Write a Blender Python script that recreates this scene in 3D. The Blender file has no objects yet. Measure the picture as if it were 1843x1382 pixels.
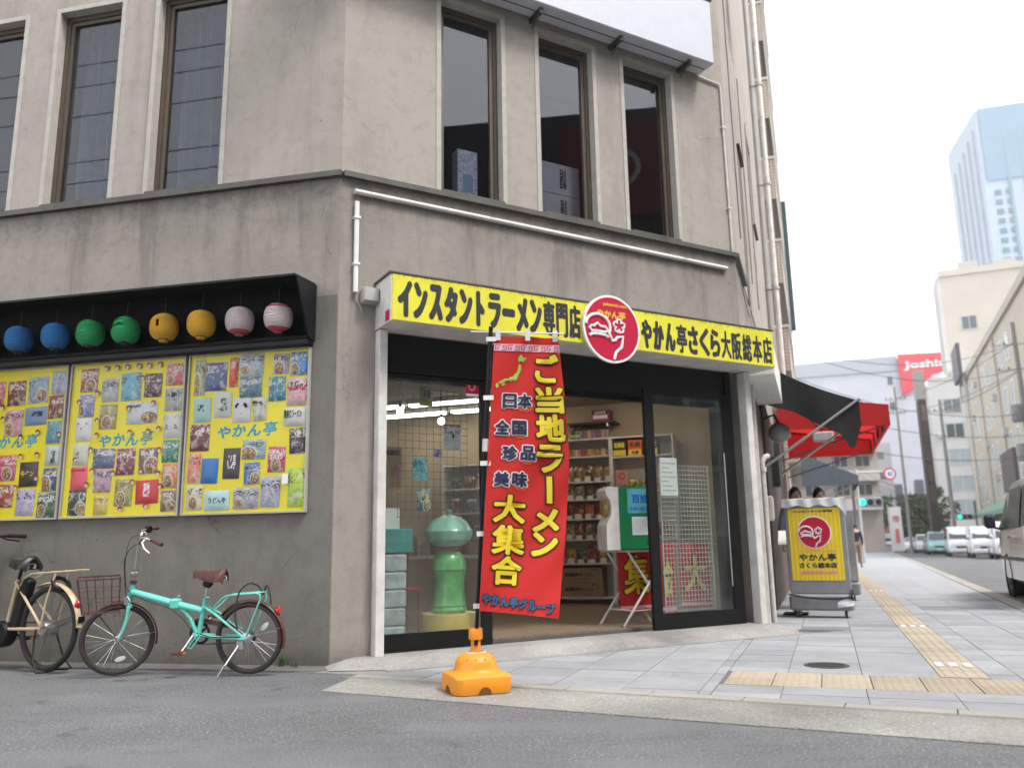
import bpy, math, random
from math import radians, sin, cos, pi, atan2, sqrt
from mathutils import Matrix, Vector
random.seed(11)
SC = bpy.context.scene
COL = SC.collection

# ---------------------------------------------------------------- camera, sky, sun, exposure
PITCH, ROLL, EYE = radians(11.26), radians(1.0), 0.95
cam_d = bpy.data.cameras.new('camera')
cam_d.sensor_width = 36.0
cam_d.lens = 29.12
cam_d.clip_start = 0.05
cam_d.clip_end = 1500.0
cam_d.dof.use_dof = True
cam_d.dof.focus_distance = 6.6
cam_d.dof.aperture_fstop = 1.45
cam = bpy.data.objects.new('camera', cam_d)
COL.objects.link(cam)
_f = Vector((0, cos(PITCH), sin(PITCH)))
_u = Vector((0, -sin(PITCH), cos(PITCH)))
_r = Vector((1, 0, 0))
_right = _r * cos(ROLL) - _u * sin(ROLL)
_up = _u * cos(ROLL) + _r * sin(ROLL)
cam.matrix_world = Matrix(((_right.x, _up.x, -_f.x, 0), (_right.y, _up.y, -_f.y, 0), (_right.z, _up.z, -_f.z, EYE), (0, 0, 0, 1)))
SC.camera = cam

SUN_EL, SUN_AZ = radians(58), radians(128)      # azimuth clockwise from +Y
world = bpy.data.worlds.new('World')
SC.world = world
world.use_nodes = True
wn = world.node_tree.nodes
wl = world.node_tree.links
bg = wn['Background']
sky = wn.new('ShaderNodeTexSky')
sky.sky_type = 'NISHITA'
sky.sun_disc = False
sky.sun_elevation = SUN_EL
sky.sun_rotation = SUN_AZ
sky.air_density = 1.0
sky.dust_density = 1.0
hsv = wn.new('ShaderNodeHueSaturation')
hsv.inputs['Saturation'].default_value = 0.16
hsv.inputs['Value'].default_value = 1.0
wl.new(sky.outputs[0], hsv.inputs['Color'])
wl.new(hsv.outputs[0], bg.inputs['Color'])
bg.inputs['Strength'].default_value = 0.15
sun_d = bpy.data.lights.new('sun', 'SUN')
sun_d.energy = 1.0
sun_d.angle = radians(14)
sun_d.color = (1.0, 0.96, 0.9)
sun = bpy.data.objects.new('sun', sun_d)
COL.objects.link(sun)
sun.rotation_euler = (pi / 2 - SUN_EL, 0, pi - SUN_AZ)
SC.view_settings.view_transform = 'Standard'
SC.view_settings.look = 'None'
SC.view_settings.exposure = 1.8
SC.view_settings.gamma = 1.0
SC.view_settings.use_curve_mapping = False
SC.cycles.use_denoising = True
SC.cycles.max_bounces = 8
SC.cycles.transparent_max_bounces = 12
SC.cycles.sample_clamp_indirect = 6.0

# ---------------------------------------------------------------- frames
def frame(x, y, bearing_deg, z=0.0):
    """local X along the bearing, local Y into the wall (away from the street), Z up"""
    a = radians(bearing_deg)
    d = Vector((sin(a), cos(a), 0))
    n = Vector((-d.y, d.x, 0))
    return Matrix(((d.x, n.x, 0, x), (d.y, n.y, 0, y), (0, 0, 1, z), (0, 0, 0, 1)))
def mv(x=0, y=0, z=0):
    return Matrix.Translation((x, y, z))
def rz(a): return Matrix.Rotation(a, 4, 'Z')
def rx(a): return Matrix.Rotation(a, 4, 'X')
def ry(a): return Matrix.Rotation(a, 4, 'Y')
FL = frame(-1.5912, 7.3606, 102.7)             # side street facade, x<0 to the left of the corner
FC = frame(-1.5912, 7.3606, 60.6)              # cut corner with the shop front
C1 = FC @ Vector((5.05, 0, 0))
FS = frame(C1.x, C1.y, 19.8)                   # facade on the main street
FP = frame(C1.x, C1.y, 20.3)                   # paving grid
FR = frame(C1.x, C1.y, 22.8)                   # main street
FQ = frame(-1.24, 6.90, 115.9)                 # kerb along the side street (Y towards the shop)
I4 = Matrix.Identity(4)

# ---------------------------------------------------------------- mesh building
def sm(pts, k=5):
    """smooth a point list (Catmull-Rom)"""
    P = [Vector(p) for p in pts]; P = [P[0]*2-P[1]] + P + [P[-1]*2-P[-2]]; out = []
    for i in range(1, len(P)-2):
        a, b, c, d = P[i-1:i+3]
        for j in range(k):
            t = j/k
            out.append(tuple(0.5*((2*b)+(c-a)*t+(2*a-5*b+4*c-d)*t*t+(3*b-a-3*c+d)*t*t*t)))
    return out + [tuple(P[-2])]
ORD = ['leftmost', 'second from the left', 'third from the left', 'fourth from the left', 'fifth from the left', 'sixth from the left', 'seventh from the left', 'eighth from the left', 'ninth from the left', 'tenth from the left', 'eleventh from the left', 'twelfth from the left']
def hue(c):
    r, g, b = c
    if max(c)-min(c) < 28: return 'pale' if r > 130 else 'dark'
    if r > 200 and g > 140 and b < 90: return 'yellow'
    if r >= g >= b: return 'orange' if g > 0.62*r and r > 150 and b < 0.6*r else ('tan' if g > 0.62*r else 'reddish')
    if g >= r: return 'greenish'
    if r >= b > g: return 'pinkish'
    return 'bluish'
class M:
    def __init__(s):
        s.v = []; s.f = []; s.m = []
    def add(s, vs, fs, mi=0, t=None):
        b = len(s.v)
        if t is None: s.v += [tuple(p) for p in vs]
        else: s.v += [tuple(t @ Vector(p)) for p in vs]
        s.f += [tuple(b + i for i in f) for f in fs]
        s.m += [mi] * len(fs)
        return s
    def box(s, x0, x1, y0, y1, z0, z1, mi=0, t=None):
        if x0 > x1: x0, x1 = x1, x0
        if y0 > y1: y0, y1 = y1, y0
        if z0 > z1: z0, z1 = z1, z0
        vs = [(x0,y0,z0),(x1,y0,z0),(x1,y1,z0),(x0,y1,z0),(x0,y0,z1),(x1,y0,z1),(x1,y1,z1),(x0,y1,z1)]
        return s.add(vs, [(0,3,2,1),(4,5,6,7),(0,1,5,4),(1,2,6,5),(2,3,7,6),(3,0,4,7)], mi, t)
    def bevbox(s, x0, x1, y0, y1, z0, z1, b=0.01, mi=0, t=None):
        """box with chamfered vertical and horizontal edges"""
        vs = []
        for z, i in ((z0, b), (z0 + b, 0), (z1 - b, 0), (z1, b)):
            for (x, y) in ((x0+i+b, y0+i), (x1-i-b, y0+i), (x1-i, y0+i+b), (x1-i, y1-i-b), (x1-i-b, y1-i), (x0+i+b, y1-i), (x0+i, y1-i-b), (x0+i, y0+i+b)):
                vs.append((x, y, z))
        fs = [tuple(range(7, -1, -1)), tuple(range(24, 32))]
        for k in range(3):
            for j in range(8):
                a = k*8 + j; c = k*8 + (j+1) % 8
                fs.append((a, c, c+8, a+8))
        return s.add(vs, fs, mi, t)
    def tube(s, pts, r, n=8, closed=False, mi=0, t=None, caps=True):
        P = [Vector(p) for p in pts]
        if not hasattr(r, '__len__'): r = [r] * len(P)
        N = len(P); vs = []; ref = None
        for i in range(N):
            if closed: d = P[(i+1) % N] - P[i-1]
            elif i == 0: d = P[1] - P[0]
            elif i == N-1: d = P[-1] - P[-2]
            else: d = (P[i+1]-P[i]).normalized() + (P[i]-P[i-1]).normalized()
            if d.length < 1e-9: d = Vector((0, 0, 1))
            d.normalize()
            if ref is None:
                ref = Vector((0, 0, 1)) if abs(d.z) < 0.9 else Vector((1, 0, 0))
            a = ref - d * ref.dot(d)
            if a.length < 1e-6:
                a = Vector((1, 0, 0)) - d * d.x
            a.normalize(); b = d.cross(a); ref = a
            for k in range(n):
                q = 2*pi*k/n
                vs.append(tuple(P[i] + (a*cos(q) + b*sin(q)) * r[i]))
        fs = []
        for i in range(N if closed else N-1):
            j = (i+1) % N
            for k in range(n):
                l = (k+1) % n
                fs.append((i*n+k, i*n+l, j*n+l, j*n+k))
        if caps and not closed:
            fs.append(tuple(range(n-1, -1, -1)))
            fs.append(tuple((N-1)*n + k for k in range(n)))
        return s.add(vs, fs, mi, t)
    def lathe(s, prof, n=16, mi=0, t=None, closed=False):
        """profile of (radius, z) turned about Z"""
        vs = []; fs = []
        for (r, z) in prof:
            for k in range(n):
                q = 2*pi*k/n
                vs.append((r*cos(q), r*sin(q), z))
        L = len(prof)
        for i in range(L if closed else L-1):
            j = (i+1) % L
            for k in range(n):
                l = (k+1) % n
                fs.append((i*n+k, i*n+l, j*n+l, j*n+k))
        if not closed:
            if prof[0][0] > 1e-5: fs.append(tuple(range(n-1, -1, -1)))
            if prof[-1][0] > 1e-5: fs.append(tuple((L-1)*n + k for k in range(n)))
        return s.add(vs, fs, mi, t)
    def poly(s, pts, mi=0, t=None):
        return s.add(pts, [tuple(range(len(pts)))], mi, t)
    def prism(s, pts, y0, y1, mi=0, t=None):
        """polygon in x,z pushed along y"""
        n = len(pts)
        vs = [(x, y0, z) for x, z in pts] + [(x, y1, z) for x, z in pts]
        fs = [tuple(range(n)), tuple(range(2*n-1, n-1, -1))]
        for i in range(n):
            j = (i+1) % n
            fs.append((i, i+n, j+n, j))
        return s.add(vs, fs, mi, t)
    def slab(s, pts, z0, z1, mi=0, t=None):
        """polygon in x,y pushed along z"""
        n = len(pts)
        vs = [(x, y, z0) for x, y in pts] + [(x, y, z1) for x, y in pts]
        fs = [tuple(range(n-1, -1, -1)), tuple(range(n, 2*n))]
        for i in range(n):
            j = (i+1) % n
            fs.append((i, j, j+n, i+n))
        return s.add(vs, fs, mi, t)
    def grid(s, fn, nu, nv, mi=0, t=None):
        vs = [fn(i/nu, j/nv) for j in range(nv+1) for i in range(nu+1)]
        fs = [(j*(nu+1)+i, j*(nu+1)+i+1, (j+1)*(nu+1)+i+1, (j+1)*(nu+1)+i) for j in range(nv) for i in range(nu)]
        return s.add(vs, fs, mi, t)
    def ball(s, c, r, n=12, m=8, mi=0, t=None, sx=1, sy=1, sz=1):
        prof = [(max(1e-6, r*sin(pi*i/m)), -r*cos(pi*i/m)) for i in range(m+1)]
        T = mv(*c) @ Matrix.Diagonal((sx, sy, sz, 1))
        if t is not None: T = t @ T
        return s.lathe(prof, n, mi, T)

WMAT = {}
def mesh_of(name, m, mats, smooth=False, angle=40):
    me = bpy.data.meshes.new(name)
    me.from_pydata(m.v, [], m.f)
    if not isinstance(mats, (list, tuple)): mats = [mats]
    for a in mats: me.materials.append(a)
    if len(mats) > 1: me.polygons.foreach_set('material_index', m.m)
    me.validate()
    if smooth:
        me.polygons.foreach_set('use_smooth', [True] * len(me.polygons))
        me.set_sharp_from_angle(angle=radians(angle))
    me.update()
    return me
def put(name, m, mats, parent=None, fr=None, smooth=False, label=None, kind=None, angle=40):
    """one mesh object; fr = its own frame in the world (default: the parent's)"""
    me = m if isinstance(m, bpy.types.Mesh) else mesh_of(name, m, mats, smooth, angle)
    o = bpy.data.objects.new(name, me)
    COL.objects.link(o)
    W = fr if fr is not None else (WMAT[parent.name] if parent else I4)
    if parent:
        o.parent = parent
        o.matrix_basis = WMAT[parent.name].inverted() @ W
    else:
        o.matrix_basis = W
    WMAT[o.name] = W.copy()
    if label: o['label'] = label
    if kind: o['kind'] = kind
    return o
def tag(o, label, cat, group=None):
    o['label'] = label; o['category'] = cat
    if group: o['group'] = group
    return o
def T(name, label, cat, fr=None, group=None):
    o = bpy.data.objects.new(name, None)
    o.empty_display_size = 0.1
    COL.objects.link(o)
    W = fr if fr is not None else I4
    o.matrix_basis = W
    WMAT[o.name] = W.copy()
    return tag(o, label, cat, group)
def clone(root, fr, label=None, group=None):
    """copy of a thing, its parts and their sub-parts"""
    kids = {}
    for o in bpy.data.objects:
        if o.parent: kids.setdefault(o.parent.name, []).append(o)
    def cp(o, par):
        c = o.copy(); COL.objects.link(c)
        if par: c.parent = par
        for k in kids.get(o.name, []): cp(k, c)
        return c
    r = cp(root, None)
    r.matrix_basis = fr
    WMAT[r.name] = fr.copy()
    if label: r['label'] = label
    if group: r['group'] = group
    return r

# ---------------------------------------------------------------- materials
def lin(c):
    return tuple((x/12.92 if x <= 0.04045 else ((x+0.055)/1.055)**2.4) for x in c)
def rgb(r, g, b):
    return lin((r/255, g/255, b/255))
MATS = {}
def mat(name, col, rough=0.6, metal=0.0, var=0.0, vs=6.0, bump=0.0, bs=80.0, emit=0.0, spec=0.5, coat=0.0, trans=0.0, objcol=False, rnd=0.0):
    if name in MATS: return MATS[name]
    ma = bpy.data.materials.new(name)
    ma.use_nodes = True
    nt = ma.node_tree; N = nt.nodes; L = nt.links
    p = N['Principled BSDF']
    p.inputs['Base Color'].default_value = (*col, 1)
    p.inputs['Roughness'].default_value = rough
    p.inputs['Metallic'].default_value = metal
    p.inputs['Specular IOR Level'].default_value = spec
    p.inputs['Coat Weight'].default_value = coat
    if trans: p.inputs['Transmission Weight'].default_value = trans
    if emit:
        p.inputs['Emission Color'].default_value = (*col, 1)
        p.inputs['Emission Strength'].default_value = emit
    src = None
    tc = None
    if var or bump:
        tc = N.new('ShaderNodeTexCoord')
    if objcol:
        oi = N.new('ShaderNodeObjectInfo'); src = oi.outputs['Color']
    if rnd:
        oi = N.new('ShaderNodeObjectInfo')
        mr = N.new('ShaderNodeMapRange'); mr.inputs['To Min'].default_value = 1-rnd; mr.inputs['To Max'].default_value = 1+rnd
        L.new(oi.outputs['Random'], mr.inputs['Value'])
        mx = N.new('ShaderNodeMix'); mx.data_type = 'RGBA'; mx.blend_type = 'MULTIPLY'; mx.inputs[0].default_value = 1
        mx.inputs[6].default_value = (*col, 1)
        if src is not None: L.new(src, mx.inputs[6])
        cb = N.new('ShaderNodeCombineColor')
        for i in range(3): L.new(mr.outputs[0], cb.inputs[i])
        L.new(cb.outputs[0], mx.inputs[7])
        src = mx.outputs[2]
    if var:
        nz = N.new('ShaderNodeTexNoise'); nz.inputs['Scale'].default_value = vs; nz.inputs['Detail'].default_value = 6; nz.inputs['Roughness'].default_value = 0.6
        L.new(tc.outputs['Object'], nz.inputs['Vector'])
        mr = N.new('ShaderNodeMapRange'); mr.inputs['From Min'].default_value = 0.3; mr.inputs['From Max'].default_value = 0.7
        mr.inputs['To Min'].default_value = 1-var; mr.inputs['To Max'].default_value = 1+var
        L.new(nz.outputs[0], mr.inputs['Value'])
        mx = N.new('ShaderNodeVectorMath'); mx.operation = 'SCALE'
        if src is not None: L.new(src, mx.inputs[0])
        else: mx.inputs[0].default_value = col
        L.new(mr.outputs[0], mx.inputs['Scale'])
        src = mx.outputs[0]
    if src is not None: L.new(src, p.inputs['Base Color'])
    if bump:
        nb = N.new('ShaderNodeTexNoise'); nb.inputs['Scale'].default_value = bs; nb.inputs['Detail'].default_value = 4
        L.new(tc.outputs['Object'], nb.inputs['Vector'])
        bp = N.new('ShaderNodeBump'); bp.inputs['Strength'].default_value = bump; bp.inputs['Distance'].default_value = 0.01
        L.new(nb.outputs[0], bp.inputs['Height']); L.new(bp.outputs[0], p.inputs['Normal'])
    MATS[name] = ma
    return ma
def nodes_of(name):
    ma = bpy.data.materials.new(name); ma.use_nodes = True
    MATS[name] = ma
    N = ma.node_tree.nodes; L = ma.node_tree.links
    return ma, N, L, N['Principled BSDF']
def noise(N, L, vec, scale, detail=4, rough=0.6, dim='3D'):
    n = N.new('ShaderNodeTexNoise'); n.noise_dimensions = dim
    n.inputs['Scale'].default_value = scale; n.inputs['Detail'].default_value = detail; n.inputs['Roughness'].default_value = rough
    L.new(vec, n.inputs['Vector'])
    return n
def mapr(N, L, v, a, b, c, d, smooth=False):
    m = N.new('ShaderNodeMapRange'); m.clamp = True
    if smooth: m.interpolation_type = 'SMOOTHSTEP'
    for i, x in zip(('From Min', 'From Max', 'To Min', 'To Max'), (a, b, c, d)): m.inputs[i].default_value = x
    L.new(v, m.inputs['Value'])
    return m.outputs[0]
def mixc(N, L, fac, a, b, mode='MIX'):
    m = N.new('ShaderNodeMix'); m.data_type = 'RGBA'; m.blend_type = mode
    for s_, x in ((0, fac), (6, a), (7, b)):
        if hasattr(x, 'links') or hasattr(x, 'is_linked'): L.new(x, m.inputs[s_])
        elif s_ == 0: m.inputs[0].default_value = x
        else: m.inputs[s_].default_value = (*x, 1)
    return m.outputs[2]
def mapping(N, L, vec, sc):
    m = N.new('ShaderNodeMapping'); m.inputs['Scale'].default_value = sc
    L.new(vec, m.inputs['Vector'])
    return m.outputs[0]
def bumped(N, L, p, h, strength, dist=0.01):
    b = N.new('ShaderNodeBump'); b.inputs['Strength'].default_value = strength; b.inputs['Distance'].default_value = dist
    L.new(h, b.inputs['Height']); L.new(b.outputs[0], p.inputs['Normal'])

def stucco(name, base, dark, grain=0.5, sk=0.8, grime=0.0):
    ma, N, L, p = nodes_of(name)
    tc = N.new('ShaderNodeTexCoord').outputs['Object']
    big = noise(N, L, tc, 0.9, 6, 0.65)
    streak = noise(N, L, mapping(N, L, tc, (2.6, 2.6, 0.28)), 1.0, 6, 0.7)
    fine = noise(N, L, tc, 140, 3, 0.6)
    blot = noise(N, L, tc, 7, 5, 0.7)
    f1 = mapr(N, L, big.outputs[0], 0.42, 0.66, 0.0, 0.7, True)
    f2 = mapr(N, L, streak.outputs[0], 0.48, 0.68, 0.0, sk, True)
    f3 = mapr(N, L, blot.outputs[0], 0.46, 0.72, 0.0, 0.6, True)
    c = mixc(N, L, f1, base, tuple(x*0.8 for x in base))
    c = mixc(N, L, f2, c, dark)
    c = mixc(N, L, f3, c, tuple(x*0.72 for x in base))
    spots = N.new('ShaderNodeTexVoronoi'); spots.inputs['Scale'].default_value = 2.3
    L.new(tc, spots.inputs['Vector'])
    sp = mapr(N, L, spots.outputs['Distance'], 0.012, 0.03, 0.75, 0.0)
    c = mixc(N, L, sp, c, tuple(x*0.25 for x in base))
    wv = noise(N, L, tc, 1.1, 5, 0.65)
    wa = N.new('ShaderNodeVectorMath'); wa.operation = 'MULTIPLY_ADD'; wa.inputs[1].default_value = (0.7, 0.7, 0.7)
    L.new(wv.outputs['Color'], wa.inputs[0]); L.new(tc, wa.inputs[2])
    vo = N.new('ShaderNodeTexVoronoi'); vo.feature = 'DISTANCE_TO_EDGE'; vo.inputs['Scale'].default_value = 0.55
    L.new(wa.outputs[0], vo.inputs['Vector'])
    ck = N.new('ShaderNodeMath'); ck.operation = 'MULTIPLY'
    L.new(mapr(N, L, vo.outputs['Distance'], 0.0008, 0.0028, 0.55, 0), ck.inputs[0]); L.new(mapr(N, L, big.outputs[0], 0.48, 0.56, 0, 1), ck.inputs[1])
    c = mixc(N, L, ck.outputs[0], c, tuple(x*0.35 for x in base))
    if grime:
        # old rain-wash that has stained the render below the ledge
        sz = N.new('ShaderNodeSeparateXYZ'); L.new(tc, sz.inputs[0])
        wob = N.new('ShaderNodeMath'); wob.operation = 'MULTIPLY_ADD'; wob.inputs[1].default_value = 1.5; L.new(streak.outputs[0], wob.inputs[0]); L.new(sz.outputs['Z'], wob.inputs[2])
        gm_ = N.new('ShaderNodeMath'); gm_.operation = 'MULTIPLY'
        L.new(mapr(N, L, wob.outputs[0], 4.45, 5.3, 0, grime, True), gm_.inputs[0]); L.new(mapr(N, L, blot.outputs[0], 0.35, 0.6, 0.35, 1.0), gm_.inputs[1])
        c = mixc(N, L, gm_.outputs[0], c, tuple(x*0.62 for x in dark))
    # splash dirt along the foot of the wall
    sz2 = N.new('ShaderNodeSeparateXYZ'); L.new(tc, sz2.inputs[0])
    wo2 = N.new('ShaderNodeMath'); wo2.operation = 'MULTIPLY_ADD'; wo2.inputs[1].default_value = 0.5; L.new(blot.outputs[0], wo2.inputs[0]); L.new(sz2.outputs['Z'], wo2.inputs[2])
    c = mixc(N, L, mapr(N, L, wo2.outputs[0], 0.22, 0.50, 0.6, 0, True), c, tuple(x*0.5 for x in dark))
    g = mapr(N, L, fine.outputs[0], 0.3, 0.7, 0.86, 1.12)
    m = N.new('ShaderNodeVectorMath'); m.operation = 'SCALE'
    L.new(c, m.inputs[0]); L.new(g, m.inputs['Scale'])
    L.new(m.outputs[0], p.inputs['Base Color'])
    p.inputs['Roughness'].default_value = 0.93
    p.inputs['Specular IOR Level'].default_value = 0.2
    h = N.new('ShaderNodeMath'); h.operation = 'ADD'
    f4 = noise(N, L, tc, 45, 4, 0.65)
    L.new(fine.outputs[0], h.inputs[0]); L.new(f4.outputs[0], h.inputs[1])
    bumped(N, L, p, h.outputs[0], grain*0.5, 0.008)
    return ma
STUCCO = stucco('stucco', (0.40, 0.357, 0.316), (0.215, 0.19, 0.167), 0.6, 0.38)
STUCCO_GREY = stucco('stucco_grey', (0.205, 0.190, 0.170), (0.145, 0.134, 0.12), 0.7, 0.55)
STUCCO_LOW = stucco('stucco_low', (0.335, 0.298, 0.268), (0.2, 0.178, 0.16), 0.6, 0.7, 0.6)
TRIM = mat('plaster_trim', (0.44, 0.41, 0.37), 0.9, var=0.12, vs=9, bump=0.2)
LEDGE = mat('ledge_metal', (0.075, 0.07, 0.06), 0.55, var=0.35, vs=4)

def ground_mat(name, base, light, dark, s1=300, bump=0.5, patch=0.18, cracks=False):
    ma, N, L, p = nodes_of(name)
    tc = N.new('ShaderNodeTexCoord').outputs['Object']
    a = noise(N, L, tc, s1, 2, 0.6)
    b = noise(N, L, tc, s1*0.45, 3, 0.75)
    pt = noise(N, L, tc, 0.7, 6, 0.65)
    c = mixc(N, L, mapr(N, L, a.outputs[0], 0.56, 0.7, 0, 0.9), base, light)
    c = mixc(N, L, mapr(N, L, b.outputs[0], 0.56, 0.72, 0, 0.7), c, dark)
    g = mapr(N, L, pt.outputs[0], 0.3, 0.7, 1-patch, 1+patch)
    if cracks:
        # hairline cracks, darker worn patches and old oil spots
        wv = noise(N, L, tc, 1.3, 4, 0.6)
        wa = N.new('ShaderNodeVectorMath'); wa.operation = 'MULTIPLY_ADD'; wa.inputs[1].default_value = (0.5, 0.5, 0.5)
        L.new(wv.outputs['Color'], wa.inputs[0]); L.new(tc, wa.inputs[2])
        vo = N.new('ShaderNodeTexVoronoi'); vo.feature = 'DISTANCE_TO_EDGE'; vo.inputs['Scale'].default_value = 0.42
        L.new(wa.outputs[0], vo.inputs['Vector'])
        ck = N.new('ShaderNodeMath'); ck.operation = 'MULTIPLY'
        L.new(mapr(N, L, vo.outputs['Distance'], 0.001, 0.003, 0.25, 0), ck.inputs[0]); L.new(mapr(N, L, pt.outputs[0], 0.45, 0.55, 0, 1), ck.inputs[1])
        c = mixc(N, L, ck.outputs[0], c, (0.03, 0.03, 0.032))
        oil = noise(N, L, tc, 2.1, 3, 0.55)
        c = mixc(N, L, mapr(N, L, oil.outputs[0], 0.63, 0.72, 0, 0.55, True), c, dark)
        wp = noise(N, L, mapping(N, L, tc, (0.35, 1.6, 1)), 1.0, 5, 0.65)
        c = mixc(N, L, mapr(N, L, wp.outputs[0], 0.46, 0.6, 0, 0.55, True), c, tuple(x*1.35 for x in base))
    m = N.new('ShaderNodeVectorMath'); m.operation = 'SCALE'
    L.new(c, m.inputs[0]); L.new(g, m.inputs['Scale'])
    L.new(m.outputs[0], p.inputs['Base Color'])
    p.inputs['Roughness'].default_value = 0.88
    p.inputs['Specular IOR Level'].default_value = 0.3
    bumped(N, L, p, a.outputs[0], bump, 0.006)
    return ma
ASPHALT = ground_mat('asphalt', (0.120, 0.121, 0.127), (0.36, 0.36, 0.365), (0.038, 0.039, 0.042), 62, 1.0, 0.2, True)
GUTTER = ground_mat('gutter_concrete', (0.235, 0.228, 0.208), (0.42, 0.405, 0.37), (0.085, 0.082, 0.072), 60, 1.0, 0.3)
STRIP_CONC = ground_mat('strip_concrete', (0.125, 0.12, 0.115), (0.2, 0.19, 0.18), (0.06, 0.058, 0.055), 70, 0.5, 0.35)
APRON = ground_mat('apron_concrete', (0.25, 0.238, 0.228), (0.34, 0.325, 0.31), (0.14, 0.125, 0.11), 45, 0.4, 0.4)
KERB = ground_mat('kerb_concrete', (0.31, 0.29, 0.26), (0.47, 0.45, 0.41), (0.25, 0.23, 0.2), 120, 0.3)
def slab_mat(name, c0, rnd):
    ma, N, L, p = nodes_of(name)
    tc = N.new('ShaderNodeTexCoord').outputs['Object']
    oi = N.new('ShaderNodeObjectInfo')
    a = noise(N, L, tc, 260, 2, 0.6)
    d = noise(N, L, tc, 1.7, 5, 0.65)
    g1 = mapr(N, L, oi.outputs['Random'], 0, 1, 1-rnd, 1+rnd)
    g2 = mapr(N, L, a.outputs[0], 0.3, 0.7, 0.84, 1.14)
    g3 = mapr(N, L, d.outputs[0], 0.35, 0.7, 1.07, 0.80)
    st = noise(N, L, tc, 9, 4, 0.7)
    gum = N.new('ShaderNodeTexVoronoi'); gum.inputs['Scale'].default_value = 3.1
    L.new(tc, gum.inputs['Vector'])
    g4 = mapr(N, L, st.outputs[0], 0.55, 0.75, 1.0, 0.78, True)
    g5 = mapr(N, L, gum.outputs['Distance'], 0.035, 0.05, 0.6, 1.0)
    k1 = N.new('ShaderNodeMath'); k1.operation = 'MULTIPLY'; L.new(g3, k1.inputs[0]); L.new(g4, k1.inputs[1])
    k2 = N.new('ShaderNodeMath'); k2.operation = 'MULTIPLY'; L.new(k1.outputs[0], k2.inputs[0]); L.new(g5, k2.inputs[1]); g3 = k2.outputs[0]
    m = N.new('ShaderNodeMath'); m.operation = 'MULTIPLY'; L.new(g1, m.inputs[0]); L.new(g2, m.inputs[1])
    m2 = N.new('ShaderNodeMath'); m2.operation = 'MULTIPLY'; L.new(m.outputs[0], m2.inputs[0]); L.new(g3, m2.inputs[1])
    v = N.new('ShaderNodeVectorMath'); v.operation = 'SCALE'; v.inputs[0].default_value = c0
    L.new(m2.outputs[0], v.inputs['Scale']); L.new(v.outputs[0], p.inputs['Base Color'])
    p.inputs['Roughness'].default_value = 0.8
    bumped(N, L, p, a.outputs[0], 0.25, 0.004)
    return ma
SLAB = slab_mat('paving_slab', (0.305, 0.31, 0.325), 0.13)
SLAB_DARK = slab_mat('paving_slab_dark', (0.19, 0.20, 0.22), 0.09)
TACTILE = slab_mat('tactile_yellow', (0.37, 0.31, 0.23), 0.14)
JOINT = mat('joint_sand', (0.13, 0.125, 0.12), 0.95)

def glass(name, tint=(1, 1, 1), rough=0.0, ior=1.5, veil=0.0):
    ma = bpy.data.materials.new(name); ma.use_nodes = True
    N = ma.node_tree.nodes; L = ma.node_tree.links
    for n in list(N):
        if n.type != 'OUTPUT_MATERIAL': N.remove(n)
    out = [n for n in N if n.type == 'OUTPUT_MATERIAL'][0]
    tr = N.new('ShaderNodeBsdfTransparent'); tr.inputs[0].default_value = (*tint, 1)
    gl = N.new('ShaderNodeBsdfGlossy'); gl.inputs['Roughness'].default_value = rough
    fr = N.new('ShaderNodeFresnel'); fr.inputs['IOR'].default_value = ior
    mx = N.new('ShaderNodeMixShader')
    ge = N.new('ShaderNodeNewGeometry'); mr = N.new('ShaderNodeMapRange')
    mr.inputs['To Min'].default_value = ior; mr.inputs['To Max'].default_value = 1/ior
    L.new(ge.outputs['Backfacing'], mr.inputs['Value']); L.new(mr.outputs[0], fr.inputs['IOR'])
    L.new(fr.outputs[0], mx.inputs[0]); L.new(tr.outputs[0], mx.inputs[1]); L.new(gl.outputs[0], mx.inputs[2])
    last = mx.outputs[0]
    if veil:  # hazy veil on the glass, painted in as a pale diffuse film
        df = N.new('ShaderNodeBsdfDiffuse'); df.inputs[0].default_value = (0.55, 0.55, 0.53, 1)
        tcg = N.new('ShaderNodeTexCoord').outputs['Object']
        dn = noise(N, L, mapping(N, L, tcg, (2.5, 2.5, 0.8)), 1.2, 5, 0.65)
        m2 = N.new('ShaderNodeMixShader'); L.new(mapr(N, L, dn.outputs[0], 0.35, 0.7, veil*0.35, veil*1.6), m2.inputs[0])
        L.new(last, m2.inputs[1]); L.new(df.outputs[0], m2.inputs[2]); last = m2.outputs[0]
    L.new(last, out.inputs[0])
    MATS[name] = ma
    return ma
GLASS = glass('window_glass', (0.93, 0.96, 0.95), 0.0, 1.6, 0.035)
GLASS_DARK = glass('tinted_glass', (0.72, 0.74, 0.79), 0.0, 1.6)
GLASS_CAR = glass('car_glass', (0.35, 0.42, 0.42), 0.0, 1.7)
ACRYLIC = glass('acrylic_sheet', (0.98, 0.98, 0.98), 0.05, 1.12)

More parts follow.
